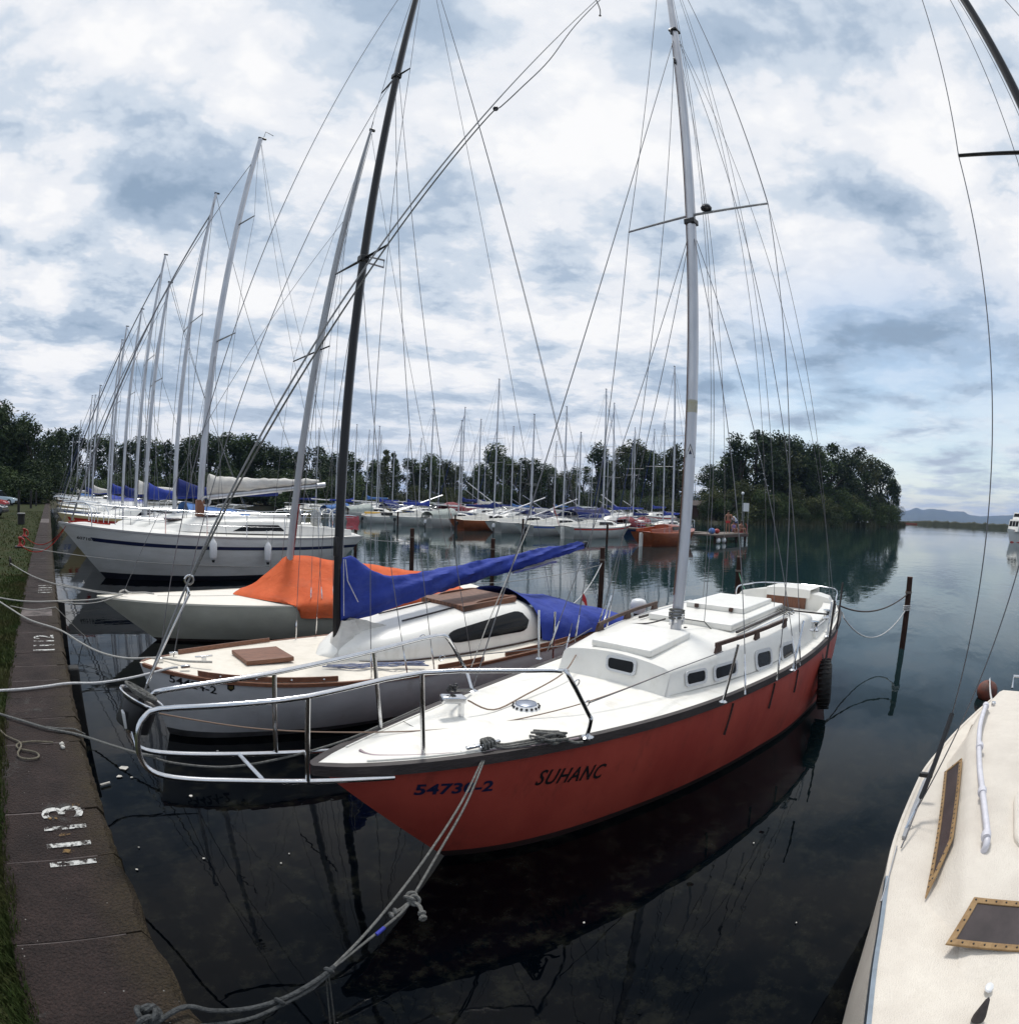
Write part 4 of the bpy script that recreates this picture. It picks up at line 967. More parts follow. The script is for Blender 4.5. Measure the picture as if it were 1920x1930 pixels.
        rings.append([E+Vector((.02, .0, 0))+(p-E)*.5 for p in rings[-1]])
        o = MB().loft(rings, closed=True, cap0=True, cap1=True).build('boom_cover', M_BLUE, t, smooth=70)
        MB().tube([E-Vector((.35, 0, .02)), E+Vector((.10, .01, .02))], [.035, .040], 10).box(E+Vector((.08, 0, .0)), (.07, .07, .09)).build('boom_end', M_MASTB, o)
        MB().tube([G+Vector((.03, -.07, .46)), G+Vector((.05, -.09, .22)), G+Vector((.16, -.14, -.02))], .006, 6).build('lacing', M_ROPEW, o)
        MB().tube([G+Vector((.01, -.065, .46)), G+Vector((.01, -.075, -.18))], .005, 6).build('lacing', M_ROPEW, o)
        return G, E
    G, E = cover()
    # sail foot showing under the cover at the mast, plastic bag at the far end
    rg = []
    for i in range(9):
        s = i/8; a = G+Vector((.06+.1*s, .02-.05*s, -.22)); b = Vector((3.34+.55*s, 5.75-.12*s, .82+.12*s)); rg.append([cloth_wob(a.lerp(b, j/6), 6, .035) for j in range(7)])
    MB().loft(rg).build('sail_foot', M_SAIL, t, smooth=180)
    rg = []
    for i in range(7):
        s = .62+.22*i/6; a = G.lerp(E, s)+Vector((0, -.03, -.10)); rg.append([cloth_wob(a+Vector((0, .05*j-.05, -.03-.05*math.sin(j*1.5))), 9, .03) for j in range(4)])
    MB().loft(rg).build('sail_fold', M_SAIL, t, smooth=180)
    rg = []
    for i in range(10):
        f = i/9; r_ = []
        for k_ in range(17):
            a = 2*math.pi*k_/16; rr = lerp(.075, .24, f**1.3)*(1+.18*math.sin(3*a+2)+.10*math.sin(7*a)); q0 = Vector((3.36+rr*math.cos(a)*1.25, 5.80+rr*math.sin(a), lerp(1.06, .70, f))); r_.append(cloth_wob(q0, 7, .03*f))
        r_[-1] = r_[0].copy(); rg.append(r_)
    MB().loft(rg).build('mast_cloth', M_SAIL, t, smooth=180)
    # cockpit cover
    rg = []
    for i in range(15):
        x = lerp(5.86, 7.80, i/14); f = i/14; w = lerp(.86, .72, f); top = lerp(.64, .14, f**.95)-.025*math.sin(f*9); r_ = []
        for k_ in range(15):
            a = math.pi*k_/14; y = -math.cos(a)*(w+.24*min(1, f*4)*abs(math.cos(a))**3); z = H.zs(x)-.0+top*math.sin(a)**.8
            r_.append(cloth_wob(Vector((x, c(x)+y, z+.03)), 3.2, .03))
        rg.append(r_)
    MB().loft(rg).build('cockpit_cover', M_BLUE, t, smooth=180)
    p = at(1041, 1252, z=.62); MB().tube([p, p+Vector((0, 0, .62))], .012, 8).build('stanchion', M_STEEL, t); MB().lathe([(.04, 0), (.04, .008), (.015, .02)], p).build('stanchion_base', M_STEEL, t)
    p = at(1064, 1236, z=.62); q_ = at(1078, 1175, y=p.y+.1); MB().tube([p, q_], .005, 6).build('cover_stay', M_WIRE, t); turnbuckle(t, p, q_, .3, .012)
    # outboard motor on the stern
    o = at(1203, 1140, x=8.05); om = MB()
    MB().lathe([(.02, -.14), (.10, -.13), (.125, -.05), (.13, .02), (.11, .075), (.06, .095), (.01, .10)], o, n=18).build('outboard_motor', M_PLAS, t, smooth=50)
    MB().tube([o-Vector((0, 0, .12)), o-Vector((0, 0, .62))], [.075, .045], 10).build('outboard_leg', M_RAIL, t)
    # ensign on a short staff at the stern
    a = at(1090, 1160, x=7.75); b = at(1097, 1122, x=7.9)
    s_ = MB().tube([a, b], .009, 6).build('flag_staff', M_RAIL, t)
    def fl(z0, z1, m_, nm):
        rows = []
        for i in range(7):
            f = i/6; r_ = []
            for z in (z0, z1):
                r_.append(b+Vector((.03*math.sin(f*5), -.24*f*.75, -.30*f-.10*z*1.5+.05+.01*math.sin(f*7))))
            rows.append(r_)
        MB().loft(rows).build(nm, m_, s_, smooth=180)
    fl(0, .9, mat('flag_red', (.50, .03, .03), .8), 'red_stripe'); fl(.9, 1.8, mat('flag_white', (.7, .7, .7), .8), 'white_stripe'); fl(1.8, 2.7, mat('flag_green', (.05, .20, .07), .8), 'green_stripe')
    bl = MB()
    rnd = random.Random(2)
    for k_ in range(6):
        x0 = 2.7+rnd.uniform(0, .2); P = [Vector((x0+.16*j+rnd.uniform(-.05, .05), c(3)-.50-.07*j+rnd.uniform(-.06, .06), .67+rnd.uniform(0, .03))) for j in range(7)]
        bl.tube(smooth_path(P, 4), .008, 6)
    bl.build('halyard_heap', mat('rope_blue', (.10, .14, .30), .9, col2=(.3, .3, .32), vscale=40), t)
    wv = MB()
    for k_ in range(5): wv.ball(B+Vector((random.uniform(.05, .14), random.uniform(-.08, .08), random.uniform(.06, .2))), .03, 8, 6)
    wv.build('mast_foot_blocks', M_STEEL, t)
    return H, c
HB, cB = blue_boat()

# ------------------------------------------------------------------ cream keelboat with the orange cover
def cream_boat():
    c = lambda X: 9.93-.085*(X-.85)
    st = [(.82, 0, .76), (1.1, .15, .745), (1.6, .36, .725), (2.2, .55, .705), (2.9, .74, .69), (3.9, .95, .675), (5.2, 1.05, .67), (6.8, .98, .68), (8.2, .70, .70)]
    wl = [(1.87, 0), (2.3, .16), (3.0, .36), (3.9, .56), (5, .72), (6.2, .72), (7.2, .45)]
    H = Hull(st, wl, c, bulge=.08)
    t = thing('sailboat', 'cream keelboat with an orange tent cover behind the blue covered boat', 'sailboat', (4.5, 9.7, 0))
    H.shell(us=(0, .06, .14, .28, .45, .62, .8, .93)).build('hull', M_OLIVE, t, smooth=40)
    H.shell(us=(.93, 1, 1.5, 2)).build('boot_top', mat('boot_brown', (.05, .035, .03), .6, var=.4), t, smooth=40)
    H.deck(camber=.05).build('deck', mat('deck_ivory', (.78, .74, .66), .5, var=.08, vscale=3), t, smooth=40)
    for s in (-1, 1): H.rail(s, .84, 8.2, w=.03, h=.03, top=.008, out=.010).build('rub_rail', mat('rail_ivory', (.72, .68, .58), .5), t)
    seam = MB().tube([Vector((x, c(x)-.12, H.zs(x)+.053)) for x in (1.9, 2.6, 3.4)], .0025, 5); seam.build('deck_seam', M_RAIL, t)
    MB().tube(smooth_path([at(225, 1116, z=.78), at(235, 1112, z=.80), at(245, 1117, z=.78), at(275, 1117, z=.76), at(290, 1120, z=.75)], 5), .016, 8).build('mooring_loop', M_ROPE, t)
    B = Vector((4.32, c(4.3), .7)); mtop = at(699, 246, y=9.62); mz = lambda z: B.lerp(mtop, (z-B.z)/(mtop.z-B.z))
    ma = MB().tube([mz(z) for z in (.7, 3, 6, 8, 9.2, mtop.z)], [.062, .062, .060, .055, .045, .026], 14).build('mast', M_ALUD, t, smooth=60)
    MB().box(mtop+Vector((.03, 0, .03)), (.14, .04, .07)).build('masthead_fitting', M_BLACK, t, bevel=.01)
    MB().tube([mtop, mtop+Vector((.02, 0, .28))], .006, 5).build('wind_vane_staff', M_BLACK, t)
    SL = at(553, 681, x=mz(5).x+.05); SR = at(621, 652, x=mz(5).x+.05)
    MB().tube([SL, SL.lerp(SR, .5), SR], [.014, .018, .014], 8).build('spreader', M_BLACK, t)
    near = lambda X, z=.70: Vector((X, c(X)-H.hb(X)+.08, z)); fr = lambda p: Vector((p.x, 2*c(p.x)-p.y, p.z))
    for X, z in ((4.35, None), (4.55, 5.0), (4.75, 8.2)):
        for s in (0, 1):
            q = near(X); q = fr(q) if s else q; tp = SL if abs(SL.y-q.y) < abs(SR.y-q.y) else SR
            MB().tube([q, tp, mz(9.4)] if z is None else [q, mz(z)], .004, 5).build('shroud', M_WIRE, t); turnbuckle(t, q, tp if z is None else mz(z), .26)
    wires(t, 'forestay', Vector((1.3, c(1.3), .78)), mz(8.0), .0045); wires(t, 'backstay', Vector((8.0, c(8), .72)), mtop, .0045)
    for d in (.09, .16): wires(t, 'halyard', mz(1.6)+Vector((d, 0, 0)), mtop+Vector((.05, 0, -.05)), .004)
    # orange tent: peaked at the mast, stretched aft over the boom, skirts over both topsides
    def zr(x): return interp(x, (3.28, 3.7, 4.1, 4.35, 5.0, 6.2, 7.6), (.74, .93, 1.22, 1.40, 1.32, 1.16, .95))
    rows = []
    n = 46
    for i in range(n+1):
        f = i/n; x = lerp(3.28, 7.7, f); hb = H.hb(x)+.03; zd = H.zs(x); skirt = interp(x, (3.28, 3.9, 4.02, 4.4, 7.7), (.0, .0, .20, .24, .22)); r_ = []
        for k in range(25):
            v = 2*k/24-1; a = abs(v)
            if a > .80: y = math.copysign(hb+.02*(a-.8), v); z = zd+.02-skirt*(a-.80)/.20
            else:
                u = a/.80; y = math.copysign(hb*u, v); z = lerp(zr(x), zd+.03, u**.85)-.05*math.sin(u*math.pi)*min(1, f*6)
            fold = .022*math.sin(x*9+3*v)*min(1, f*5)*(1-.5*a)
            r_.append(cloth_wob(Vector((x, c(x)+y, z)), 2.6, .035*min(1, f*8))+Vector((0, math.copysign(fold, v) if a > .1 else 0, 0)))
        rows.append(r_)
    # front flap rises from a slanting edge on the deck
    for k in range(25):
        v = 2*k/24-1; rows[0][k].x = lerp(3.30, 4.0, abs(v)**1.2)
        rows[1][k].x = max(rows[1][k].x, lerp(3.34, 4.02, abs(v)**1.2)); rows[2][k].x = max(rows[2][k].x, lerp(3.38, 4.04, abs(v)**1.2))
        for q in range(3, 9): rows[q][k].x = max(rows[q][k].x, lerp(3.38, 4.04, abs(v)**1.2)+.02*(q-2))
    MB().loft(rows).build('tent_cover', M_ORANGE, t, smooth=180)
    MB().tube([mz(1.2)+Vector((.05, -.02, 0)), mz(2.3)+Vector((.07, -.03, 0))], .012, 6).build('furled_line', M_ROPER, ma)
    return H
HCR = cream_boat()

# ------------------------------------------------------------------ big white yacht with the navy stripe
def white_yacht():
    c = lambda X: 17.3+0*X
    st = [(.27, 0, 1.54), (.7, .32, 1.50), (1.5, .75, 1.43), (2.6, 1.15, 1.35), (4.0, 1.45, 1.28), (5.5, 1.57, 1.23), (7.2, 1.55, 1.20), (8.7, 1.35, 1.19), (10.0, 1.05, 1.20)]
    wl = [(1.75, 0), (2.2, .25), (3.0, .58), (4.2, .95), (5.6, 1.15), (7.0, 1.1), (8.2, .8), (9.0, .4)]
    H = Hull(st, wl, c, bulge=.10)
    t = thing('yacht', 'large white yacht with a navy stripe and two white fenders', 'yacht', (5, 17.3, 0))
    H.shell(us=(0, .06, .14, .28, .45, .62, .8, .88)).build('hull', M_HULLW, t, smooth=40)
    H.shell(us=(.88, 1, 1.5, 2)).build('antifouling', mat('antifouling_navy', (.010, .012, .022), .6), t, smooth=40)
    for s in (-1, 1):
        H.stripe(s, .20, .275, .075, 1.0).build('stripe', M_NAVY, t, smooth=60)
        H.rail(s, .30, 10.0, w=.05, h=.05, top=.03, out=.014).build('gunwale', mat('gunwale_grey', (.35, .35, .35), .4, .3), t)
    H.text('60718-2', .86, 1.11, 1.42, 1.06, .085, bold=.02).build('registration_number', M_BLACK, t, smooth=None)
    H.deck(camber=.10).build('deck', M_WHITE, t, smooth=40)
    cs = [(3.3, .45, 1.38, .35, 1.46), (4.2, .75, 1.36, .62, 1.60), (5.4, .95, 1.33, .80, 1.68), (6.8, 1.02, 1.30, .85, 1.70), (7.6, 1.0, 1.29, .84, 1.68)]
    trunk(cs, c, camber=.10, front=.35, rnd=.08).build('cabin', M_WHITE, t, smooth=45)
    for s in (-1, 1):
        q = []
        for X, z in ((5.55, 1.385), (7.25, 1.385), (7.05, 1.56), (6.0, 1.56)):
            w0 = interp(X, [k[0] for k in cs], [k[1] for k in cs]); w1 = interp(X, [k[0] for k in cs], [k[3] for k in cs]); zb = interp(X, [k[0] for k in cs], [k[2] for k in cs]); zt = interp(X, [k[0] for k in cs], [k[4] for k in cs])
            q.append(Vector((X, c(X)+s*(lerp(w0, w1, (z-zb)/(zt-zb))+.012), z)))
        MB().add(q if s < 0 else list(reversed(q)), [(0, 1, 2, 3)]).build('window', M_PANE, t, smooth=None)
    for X, w, l in ((3.9, .3, .5), (5.1, .28, .45)):
        z = interp(X, [k[0] for k in cs], [k[4] for k in cs])+.11; MB().box((X, c(X), z), (l, w*2, .05)).build('deck_hatch', M_SMOKE, t, bevel=.02)
    MB().box((7.1, c(7), 1.80), (1.0, .8, .08)).build('companionway_hatch', M_WHITE, t, bevel=.03)
    for s in (-1, 1):
        rg = [[Vector((X, c(X)+s*(w+.04), 1.25)), Vector((X, c(X)+s*w, z)), Vector((X, c(X)+s*(w-.2), z)), Vector((X, c(X)+s*(w-.2), 1.25))] for X, w, z in ((7.55, 1.05, 1.58), (8.6, 1.0, 1.50), (9.7, .8, 1.42))]
        MB().loft(rg if s > 0 else [list(reversed(k)) for k in rg], cap0=True, cap1=True).build('cockpit_coaming', M_WHITE, t, smooth=25, bevel=.02)
    for X, r_ in ((8.0, .36), (8.75, .30)):       # clear plastic covers over the steering wheels
        MB().torus((X, c(X)-.1, 1.85), (1, .25, .1), r_*.8, .018, 24, 6).build('steering_wheel', M_STEEL, t)
        p = MB()
        for k in range(6):
            a = k*math.pi/3; p.tube([(X, c(X)-.1, 1.85), (X, c(X)-.1+.8*r_*math.cos(a), 1.85+.8*r_*math.sin(a))], .008, 5)
        p.build('wheel_spokes', M_STEEL, t)
        MB().ball((X, c(X)-.1, 1.72), r_, 10, 8, (.5, .9, 1)).build('wheel_cover', mat('clear_cover', (.45, .46, .46), .25, var=.5, vscale=18), t)
    for X, y0, y1 in ((9.1, -.6, .2), (9.6, -.3, .5)):
        MB().tube(smooth_path([Vector((X, c(X)+y0, 1.3)), Vector((X, c(X)+y0, 1.9)), Vector((X+.05, c(X)+(y0+y1)/2, 2.05)), Vector((X, c(X)+y1, 1.9)), Vector((X, c(X)+y1, 1.3))], 5), .022, 8).build('stern_arch', M_STEEL, t)
    rb = mat('towel_red', (.45, .10, .12), .9, var=.4, vscale=9)
    rg = [[cloth_wob(Vector((9.55+.1*k, c(9)-.65-.02*i, 1.86-.09*i)), 5, .06) for k in range(6)] for i in range(6)]
    MB().loft(rg).build('drying_towel', rb, t, smooth=180)
    # mast, spreaders, boom with stowed sail
    B = Vector((4.78, c(5), 1.62)); T = at(491, 262, y=17.3); mz = lambda z: B.lerp(T, (z-B.z)/(T.z-B.z))
    MB().tube([mz(z) for z in (1.5, 4, 8, 12, T.z)], [.105, .105, .102, .095, .085], 16).build('mast', M_ALU, t, smooth=60)
    MB().box(T+Vector((.06, 0, .05)), (.32, .07, .07)).build('masthead_fitting', M_BLACK, t, bevel=.02)
    MB().tube([T+Vector((.1, 0, 0)), T+Vector((.12, 0, .38)), T+Vector((.45, 0, .30))], .012, 5).build('wind_vane', M_BLACK, t)
    for zz, l in ((7.0, 1.15), (11.0, .85)):
        MB().tube([mz(zz)+Vector((.25, -l, .05)), mz(zz), mz(zz)+Vector((.25, l, .05))], [.02, .03, .02], 8).build('spreader', M_ALUD, t)
    MB().box(mz(1.9)+Vector((-.02, -.02, .1)), (.26, .26, .5)).build('mast_winch_pad', M_TEAK, t, bevel=.04)
    for s in (-1, 1):
        tip = mz(7.0)+Vector((.25, s*1.15, .05)); tip2 = mz(11.0)+Vector((.25, s*.85, .05)); q = Vector((4.9, c(5)+s*1.45, 1.28))
        MB().tube([q, tip, tip2, mz(T.z-.2)], .006, 5).build('shroud', M_WIRE, t); wires(t, 'shroud', q+Vector((-.3, 0, 0)), mz(6.9), .006); wires(t, 'shroud', q+Vector((.3, 0, 0)), mz(6.9), .006)
        wires(t, 'backstay', Vector((9.9, c(9)+s*.7, 1.25)), T, .006)
    wires(t, 'forestay', Vector((.45, c(0), 1.58)), mz(T.z-.9), .012)
    E = at(612, 914, y=17.3); G = at(392, 937, y=17.3)
    bo = MB().tube([G, E], [.085, .08], 12).build('boom', M_ALU, t, smooth=60)
    rg = []
    for i in range(30):
        s = i/29; ax = G.lerp(E, s*.93)+Vector((0, 0, .06)); h = interp(s, (0, .1, .5, 1), (.62, .52, .34, .14)); w = interp(s, (0, 1), (.20, .10)); r_ = []
        for k in range(12):
            a = 2*math.pi*k/12; r_.append(cloth_wob(ax+Vector((0, w*math.cos(a), h*.5+h*.5*math.sin(a))), 4, .07))
        rg.append(r_)
    MB().loft(rg, closed=True, cap0=True, cap1=True).build('stowed_sail', M_SAIL, t, smooth=80)
    MB().torus(G+Vector((-.1, -.15, -.12)), (.2, 1, .1), .13, .03, 16, 6).build('rope_hank', M_ROPEW, t)
    # railings
    for s in (-1, 1):
        y = lambda X: c(X)+s*(H.hb(X)-.06)
        P = [Vector((X, y(X), H.zs(X)+.62)) for X in (2.2, 3.4, 4.6, 5.8, 7.0, 8.2)]
        for p in P: MB().tube([p-Vector((0, 0, .6)), p], .014, 6).build('stanchion', M_STEEL, t)
        Q = [Vector((.55, c(0)+s*.12, 2.10)), Vector((1.3, y(1.3), 2.05))]+P+[Vector((9.6, y(9.6), 1.82))]
        MB().tube(Q, .007, 5).build('lifeline', M_STEEL, t); MB().tube([q-Vector((0, 0, .3)) for q in Q[1:]], .006, 5).build('lifeline', M_STEEL, t)
        MB().tube(smooth_path([Vector((1.3, y(1.3), 1.45)), Vector((1.2, y(1.2), 2.05)), Vector((.55, c(0)+s*.12, 2.10)), Vector((.45, c(0), 2.1))], 4), .016, 8).build('pulpit_rail', M_STEEL, t)
        MB().tube(smooth_path([Vector((9.0, y(9), 1.22)), Vector((9.1, y(9.1), 1.84)), Vector((9.95, c(0)+s*.7, 1.84)), Vector((10.0, c(0), 1.84))], 4), .016, 8).build('pushpit_rail', M_STEEL, t)
    for px, py in ((402, 1045), (505, 1050)):
        p = at(px, py-8, y=15.62); f = thing('fender', 'white fender hanging at the yacht bow quarter, nearer the quay' if px < 450 else 'white fender hanging amidships on the yacht, beside the grey mast', 'fender', p, 'fenders of the white yacht')
        MB().lathe([(.01, -.27), (.07, -.25), (.105, -.18), (.11, 0), (.105, .18), (.06, .25), (.035, .29), (.03, .31)], p, n=16).build('body', M_PLAS, f, smooth=60)
        MB().tube([p+Vector((0, 0, .3)), p+Vector((0, .12, .62))], .01, 5).build('lanyard', M_ROPEW, f)
        MB().lathe([(.04, -.33), (.045, -.27)], p, n=10).build('end_cap', M_BLACK, f)
    MB().tube(smooth_path([Vector((.6, c(0)-.1, 1.56)), Vector((1.1, c(0)-.25, 1.60)), Vector((1.5, c(0)-.3, 1.55)), Vector((1.9, c(0)-.2, 1.52))], 5), .02, 8).build('red_line', M_ROPER, t)
white_yacht()

# ------------------------------------------------------------------ white boat at the right edge
def right_boat():
    c = lambda X: -1.0+0*X
    st = [(-.45, 0, .86), (-.1, .28, .855), (.5, .50, .84), (1.2, .715, .82), (2.0, .90, .81), (3.0, 1.01, .80), (3.8, .97, .80), (4.6, .80, .80), (5.4, .55, .80), (5.95, .34, .80)]
    wl = [(.35, 0), (.8, .35), (1.6, .68), (2.6, .86), (3.6, .86), (4.4, .66), (5.1, .40), (5.6, .22)]
    H = Hull(st, wl, c, bulge=.04)
    t = thing('sailboat', 'ivory sailboat with brown gasketed windows cut off by the right edge', 'sailboat', (3, -1, 0))
    H.shell().build('hull', M_IVORY, t, smooth=40)
    H.deck(camber=.03, m=16).build('deck', M_IVORY, t, smooth=40)
    rub = mat('rail_alu', (.36, .42, .48), .35, .8, var=.3, vscale=9)
    for s in (-1, 1): H.rail(s, -.4, 2.55, w=.020, h=.030, top=.012, out=.008).build('rub_rail', rub, t)
    for s in (-1, 1): H.rail(s, 2.55, 5.9, w=.02, h=.03, top=.006, out=.010).build('rub_rail', M_IVORY, t)
    # genoa tracks
    for s in (-1, 1):
        rg = [Vector((X, c(X)+s*(H.hb(X)-.045), H.zs(X)+.018)) for X in (2.95, 3.3, 3.7, 4.05)]
        tr = MB()
        for a, b in zip(rg, rg[1:]): tr.beam(a, b, .022, .014)
        tr.build('genoa_track', M_ALUD, t)
    # cabin: front slopes up gently, sides lean in; coved foot
    cs = [(2.10, .64, .785, .53, .87), (2.35, .755, .80, .62, .935), (2.65, .765, .80, .64, .985), (3.4, .78, .80, .66, 1.03), (4.1, .79, .80, .675, 1.05), (4.75, .64, .80, .56, 1.06)]
    trunk(cs, c, camber=.035, front=.62, rnd=.06, nr=9).build('cabin', M_IVORY, t, smooth=60)
    rg = [[Vector((X, c(X)-w, .80)), Vector((X, c(X)-w+.02, z-.02)), Vector((X, c(X)-w+.06, z)), Vector((X, c(X)+w-.06, z)), Vector((X, c(X)+w-.02, z-.02)), Vector((X, c(X)+w, .80))] for X, w, z in ((4.72, .64, .93), (5.3, .50, .91), (5.9, .31, .90))]
    MB().loft(rg, cap0=True, cap1=True).build('stern_deck', M_IVORY, t, smooth=40)
    def rim(q, k, name):
        """window with a drilled gasket: ring part, pane sub-part, screw heads"""
        q = [Vector(v) for v in q]; n = (q[1]-q[0]).cross(q[-1]-q[0]).normalized(); ce = sum(q, Vector())/len(q)
        m_ = len(q); inn = []
        for i in range(m_):                        # inset by k along both edges
            a = (q[i]-q[i-1]).normalized(); b = (q[(i+1) % m_]-q[i]).normalized(); sn = max(.2, a.cross(b).length); inn.append(q[i]+(b-a)*(k/sn))
        f = MB().loft([[v+n*.001 for v in q], [v+n*.012 for v in q], [v+n*.012 for v in inn], [v+n*.004 for v in inn]], closed=True).build(name, M_GOLD, t, smooth=None, bevel=.003)
        MB().add([v+n*.006 for v in inn], [tuple(range(m_))]).build('pane', M_SMOKE, f, smooth=None)
        sc = MB(); 
        for i in range(m_):
            a = (q[i]+inn[i])/2; b = (q[(i+1) % m_]+inn[(i+1) % m_])/2; nn = max(2, int((b-a).length/.052))
            for j in range(nn): sc.ball(a.lerp(b, j/nn)+n*.012, .0055, 6, 4)
        tag(sc.build('screw_heads', M_BLACK, f, smooth=None), kind='stuff')
    cz = lambda px, py, n, p0: atp(px, py, p0, n)
    # fore window lying on the sloping front
    p0 = Vector((2.10, -1, .885)); n0 = Vector((-.28, 0, 1)).normalized()
    a = atp(1777, 1787, p0, n0); b = atp(1831, 1699, p0, n0)
    q = [a, Vector((a.x, 2*-1-a.y, a.z)), Vector((b.x, 2*-1-b.y, b.z)), b]
    q = [v+n0*.02 for v in q]
    rim(q, .032, 'window')
    for s in (-1, 1):
        def sp(X, f):
            w0 = interp(X, [k[0] for k in cs], [k[1] for k in cs]); w1 = interp(X, [k[0] for k in cs], [k[3] for k in cs])+.01; zb = interp(X, [k[0] for k in cs], [k[2] for k in cs]); zt = interp(X, [k[0] for k in cs], [k[4] for k in cs])-.06
            return Vector((X, c(X)+s*(lerp(w0, w1, f)+.006), lerp(zb, zt, f)))
        L = [sp(2.38, .28), sp(3.85, .20), sp(3.80, .98), sp(2.80, .95)]
        nrm = (L[1]-L[0]).cross(L[3]-L[0]).normalized(); L[2] = L[2]-nrm*(L[2]-L[0]).dot(nrm)
        if nrm.y*s < 0: L = list(reversed(L))
        off = Vector((0, s*.020, .008)); rim([v+off for v in L], .024, 'window')
    # raised roof panels
    zr = lambda X: interp(X, [k[0] for k in cs], [k[4] for k in cs])+.035
    MB().prism(rrect([Vector((2.58, c(0)-.36, zr(2.6)-.03)), Vector((3.25, c(0)-.36, zr(3.2)-.03)), Vector((3.25, c(0)+.36, zr(3.2)-.03)), Vector((2.58, c(0)+.36, zr(2.6)-.03))], .25), (0, 0, .05)).build('fore_hatch', M_IVORY, t, smooth=40, bevel=.015)
    # handrails of pale pipe with collars
    for s in (-1, 1):
        P = [Vector((X, c(X)+s*y_, zr(X)+dz)) for X, y_, dz in ((2.62, .52, -.04), (2.66, .52, .015), (3.0, .56, .02), (3.5, .60, .015), (4.1, .60, .015), (4.62, .54, .015), (4.68, .54, -.04))]
        h = MB().tube(smooth_path(P, 5), .019, 10).build('handrail', M_PINK, t, smooth=80)
        for X in (2.68, 3.12, 3.75, 4.6): MB().lathe([(.026, -.03), (.028, -.02), (.028, .02), (.022, .03)], Vector((X, c(X)+s*interp(X, (2.6, 3, 3.5, 4.1, 4.6), (.52, .56, .60, .60, .54)), zr(X)+.016)), (1, 0, 0), 12).build('handrail_collar', M_PINK, h)
    MB().beam((3.6, c(0)-.17, zr(3.6)+.02), (4.6, c(0)-.15, zr(4.6)+.02), .03, .02).build('hatch_track', M_PINK, t); MB().beam((3.6, c(0)+.17, zr(3.6)+.02), (4.6, c(0)+.15, zr(4.6)+.02), .03, .02).build('hatch_track', M_PINK, t)
    # mast and rigging
    B = Vector((3.50, -1, zr(3.5)-.02)); T = Vector((3.42, -1, 8.4)); mz = lambda z: B.lerp(T, (z-B.z)/(T.z-B.z))
    MB().tube([mz(1.05), mz(4), mz(8.4)], [.050, .050, .046], 14, flat=.8).build('mast', M_MASTB, t, smooth=60)
    tipn = at(1806, 293, x=3.45); tipf = Vector((tipn.x, -2-tipn.y, tipn.z)); MB().tube([tipn, mz(tipn.z+.02), tipf], [.013, .016, .013], 8).build('spreader', M_MASTB, t)
    for s in (0, 1):
        f_ = (lambda p: Vector((p.x, -2-p.y, p.z))) if s else (lambda p: p)
        bot = f_(at(1757, 1455, z=1.0)); ch = f_(at(1706, 1562, z=.82)); ch2 = f_(at(1698, 1598, z=.82)); rt = f_(at(1794, 1345, z=1.38))
        MB().tube([rt, f_(at(1735, 1505, z=.94))], .016, 8).build('turnbuckle_boot', M_BLACK, t)
        MB().tube([f_(at(1735, 1505, z=.94)), ch], .008, 6).build('turnbuckle', M_STEEL, t); MB().tube([f_(at(1735, 1505, z=.94)), ch2], .005, 6).build('shroud_leg', M_WIRE, t)
        MB().tube([rt, tipn if not s else tipf, mz(8.3)], .0042, 6).build('shroud', M_WIRE, t)
        wires(t, 'shroud', ch2+Vector((.3, 0, 0)), mz(4.6), .004)
        MB().box(f_(at(1745, 1461, z=.97)), (.03, .09, .03)).build('boot_clamp', M_BLACK, t, bevel=.006)
    wires(t, 'forestay', Vector((-.3, -1, .9)), mz(8.3), .004); wires(t, 'backstay', Vector((5.8, -1, .92)), mz(8.35), .004)
    wires(t, 'halyard', mz(1.3)+Vector((0, .07, 0)), mz(8.2)+Vector((0, .05, 0)), .003)
    # stern details: cleat, ladder, light cone forward
    p = at(1872, 1328, z=.93); MB().box(p, (.05, .04, .05)).build('stern_cleat', M_STEEL, t, bevel=.01)
    MB().box(at(1846, 1357, z=.94), (.05, .05, .035)).build('fairlead', M_BLACK, t, bevel=.01)
    MB().tube([Vector((5.92, -1.15, .92)), Vector((6.0, -1.15, 1.02)), Vector((6.0, -.85, 1.02)), Vector((5.92, -.85, .92))], .014, 8).build('stern_ladder', M_STEEL, t)
    q = at(1846, 1915, z=.87); MB().lathe([(.028, -.02), (.028, 0), (.010, .07), (.003, .08)], q, (.25, .1, 1), 14).build('deck_cone', M_RAIL, t)
    q = at(1864, 1862, z=.86); MB().ball(q, .03, 10, 6, (1, .7, .4)).build('deck_stud', M_PLAS, t)
    MB().tube([at(1660, 1700, z=.815), at(1690, 1595, z=.815)], .004, 6).build('deck_line', M_STEEL, t)
    return H
HRT = right_boat()
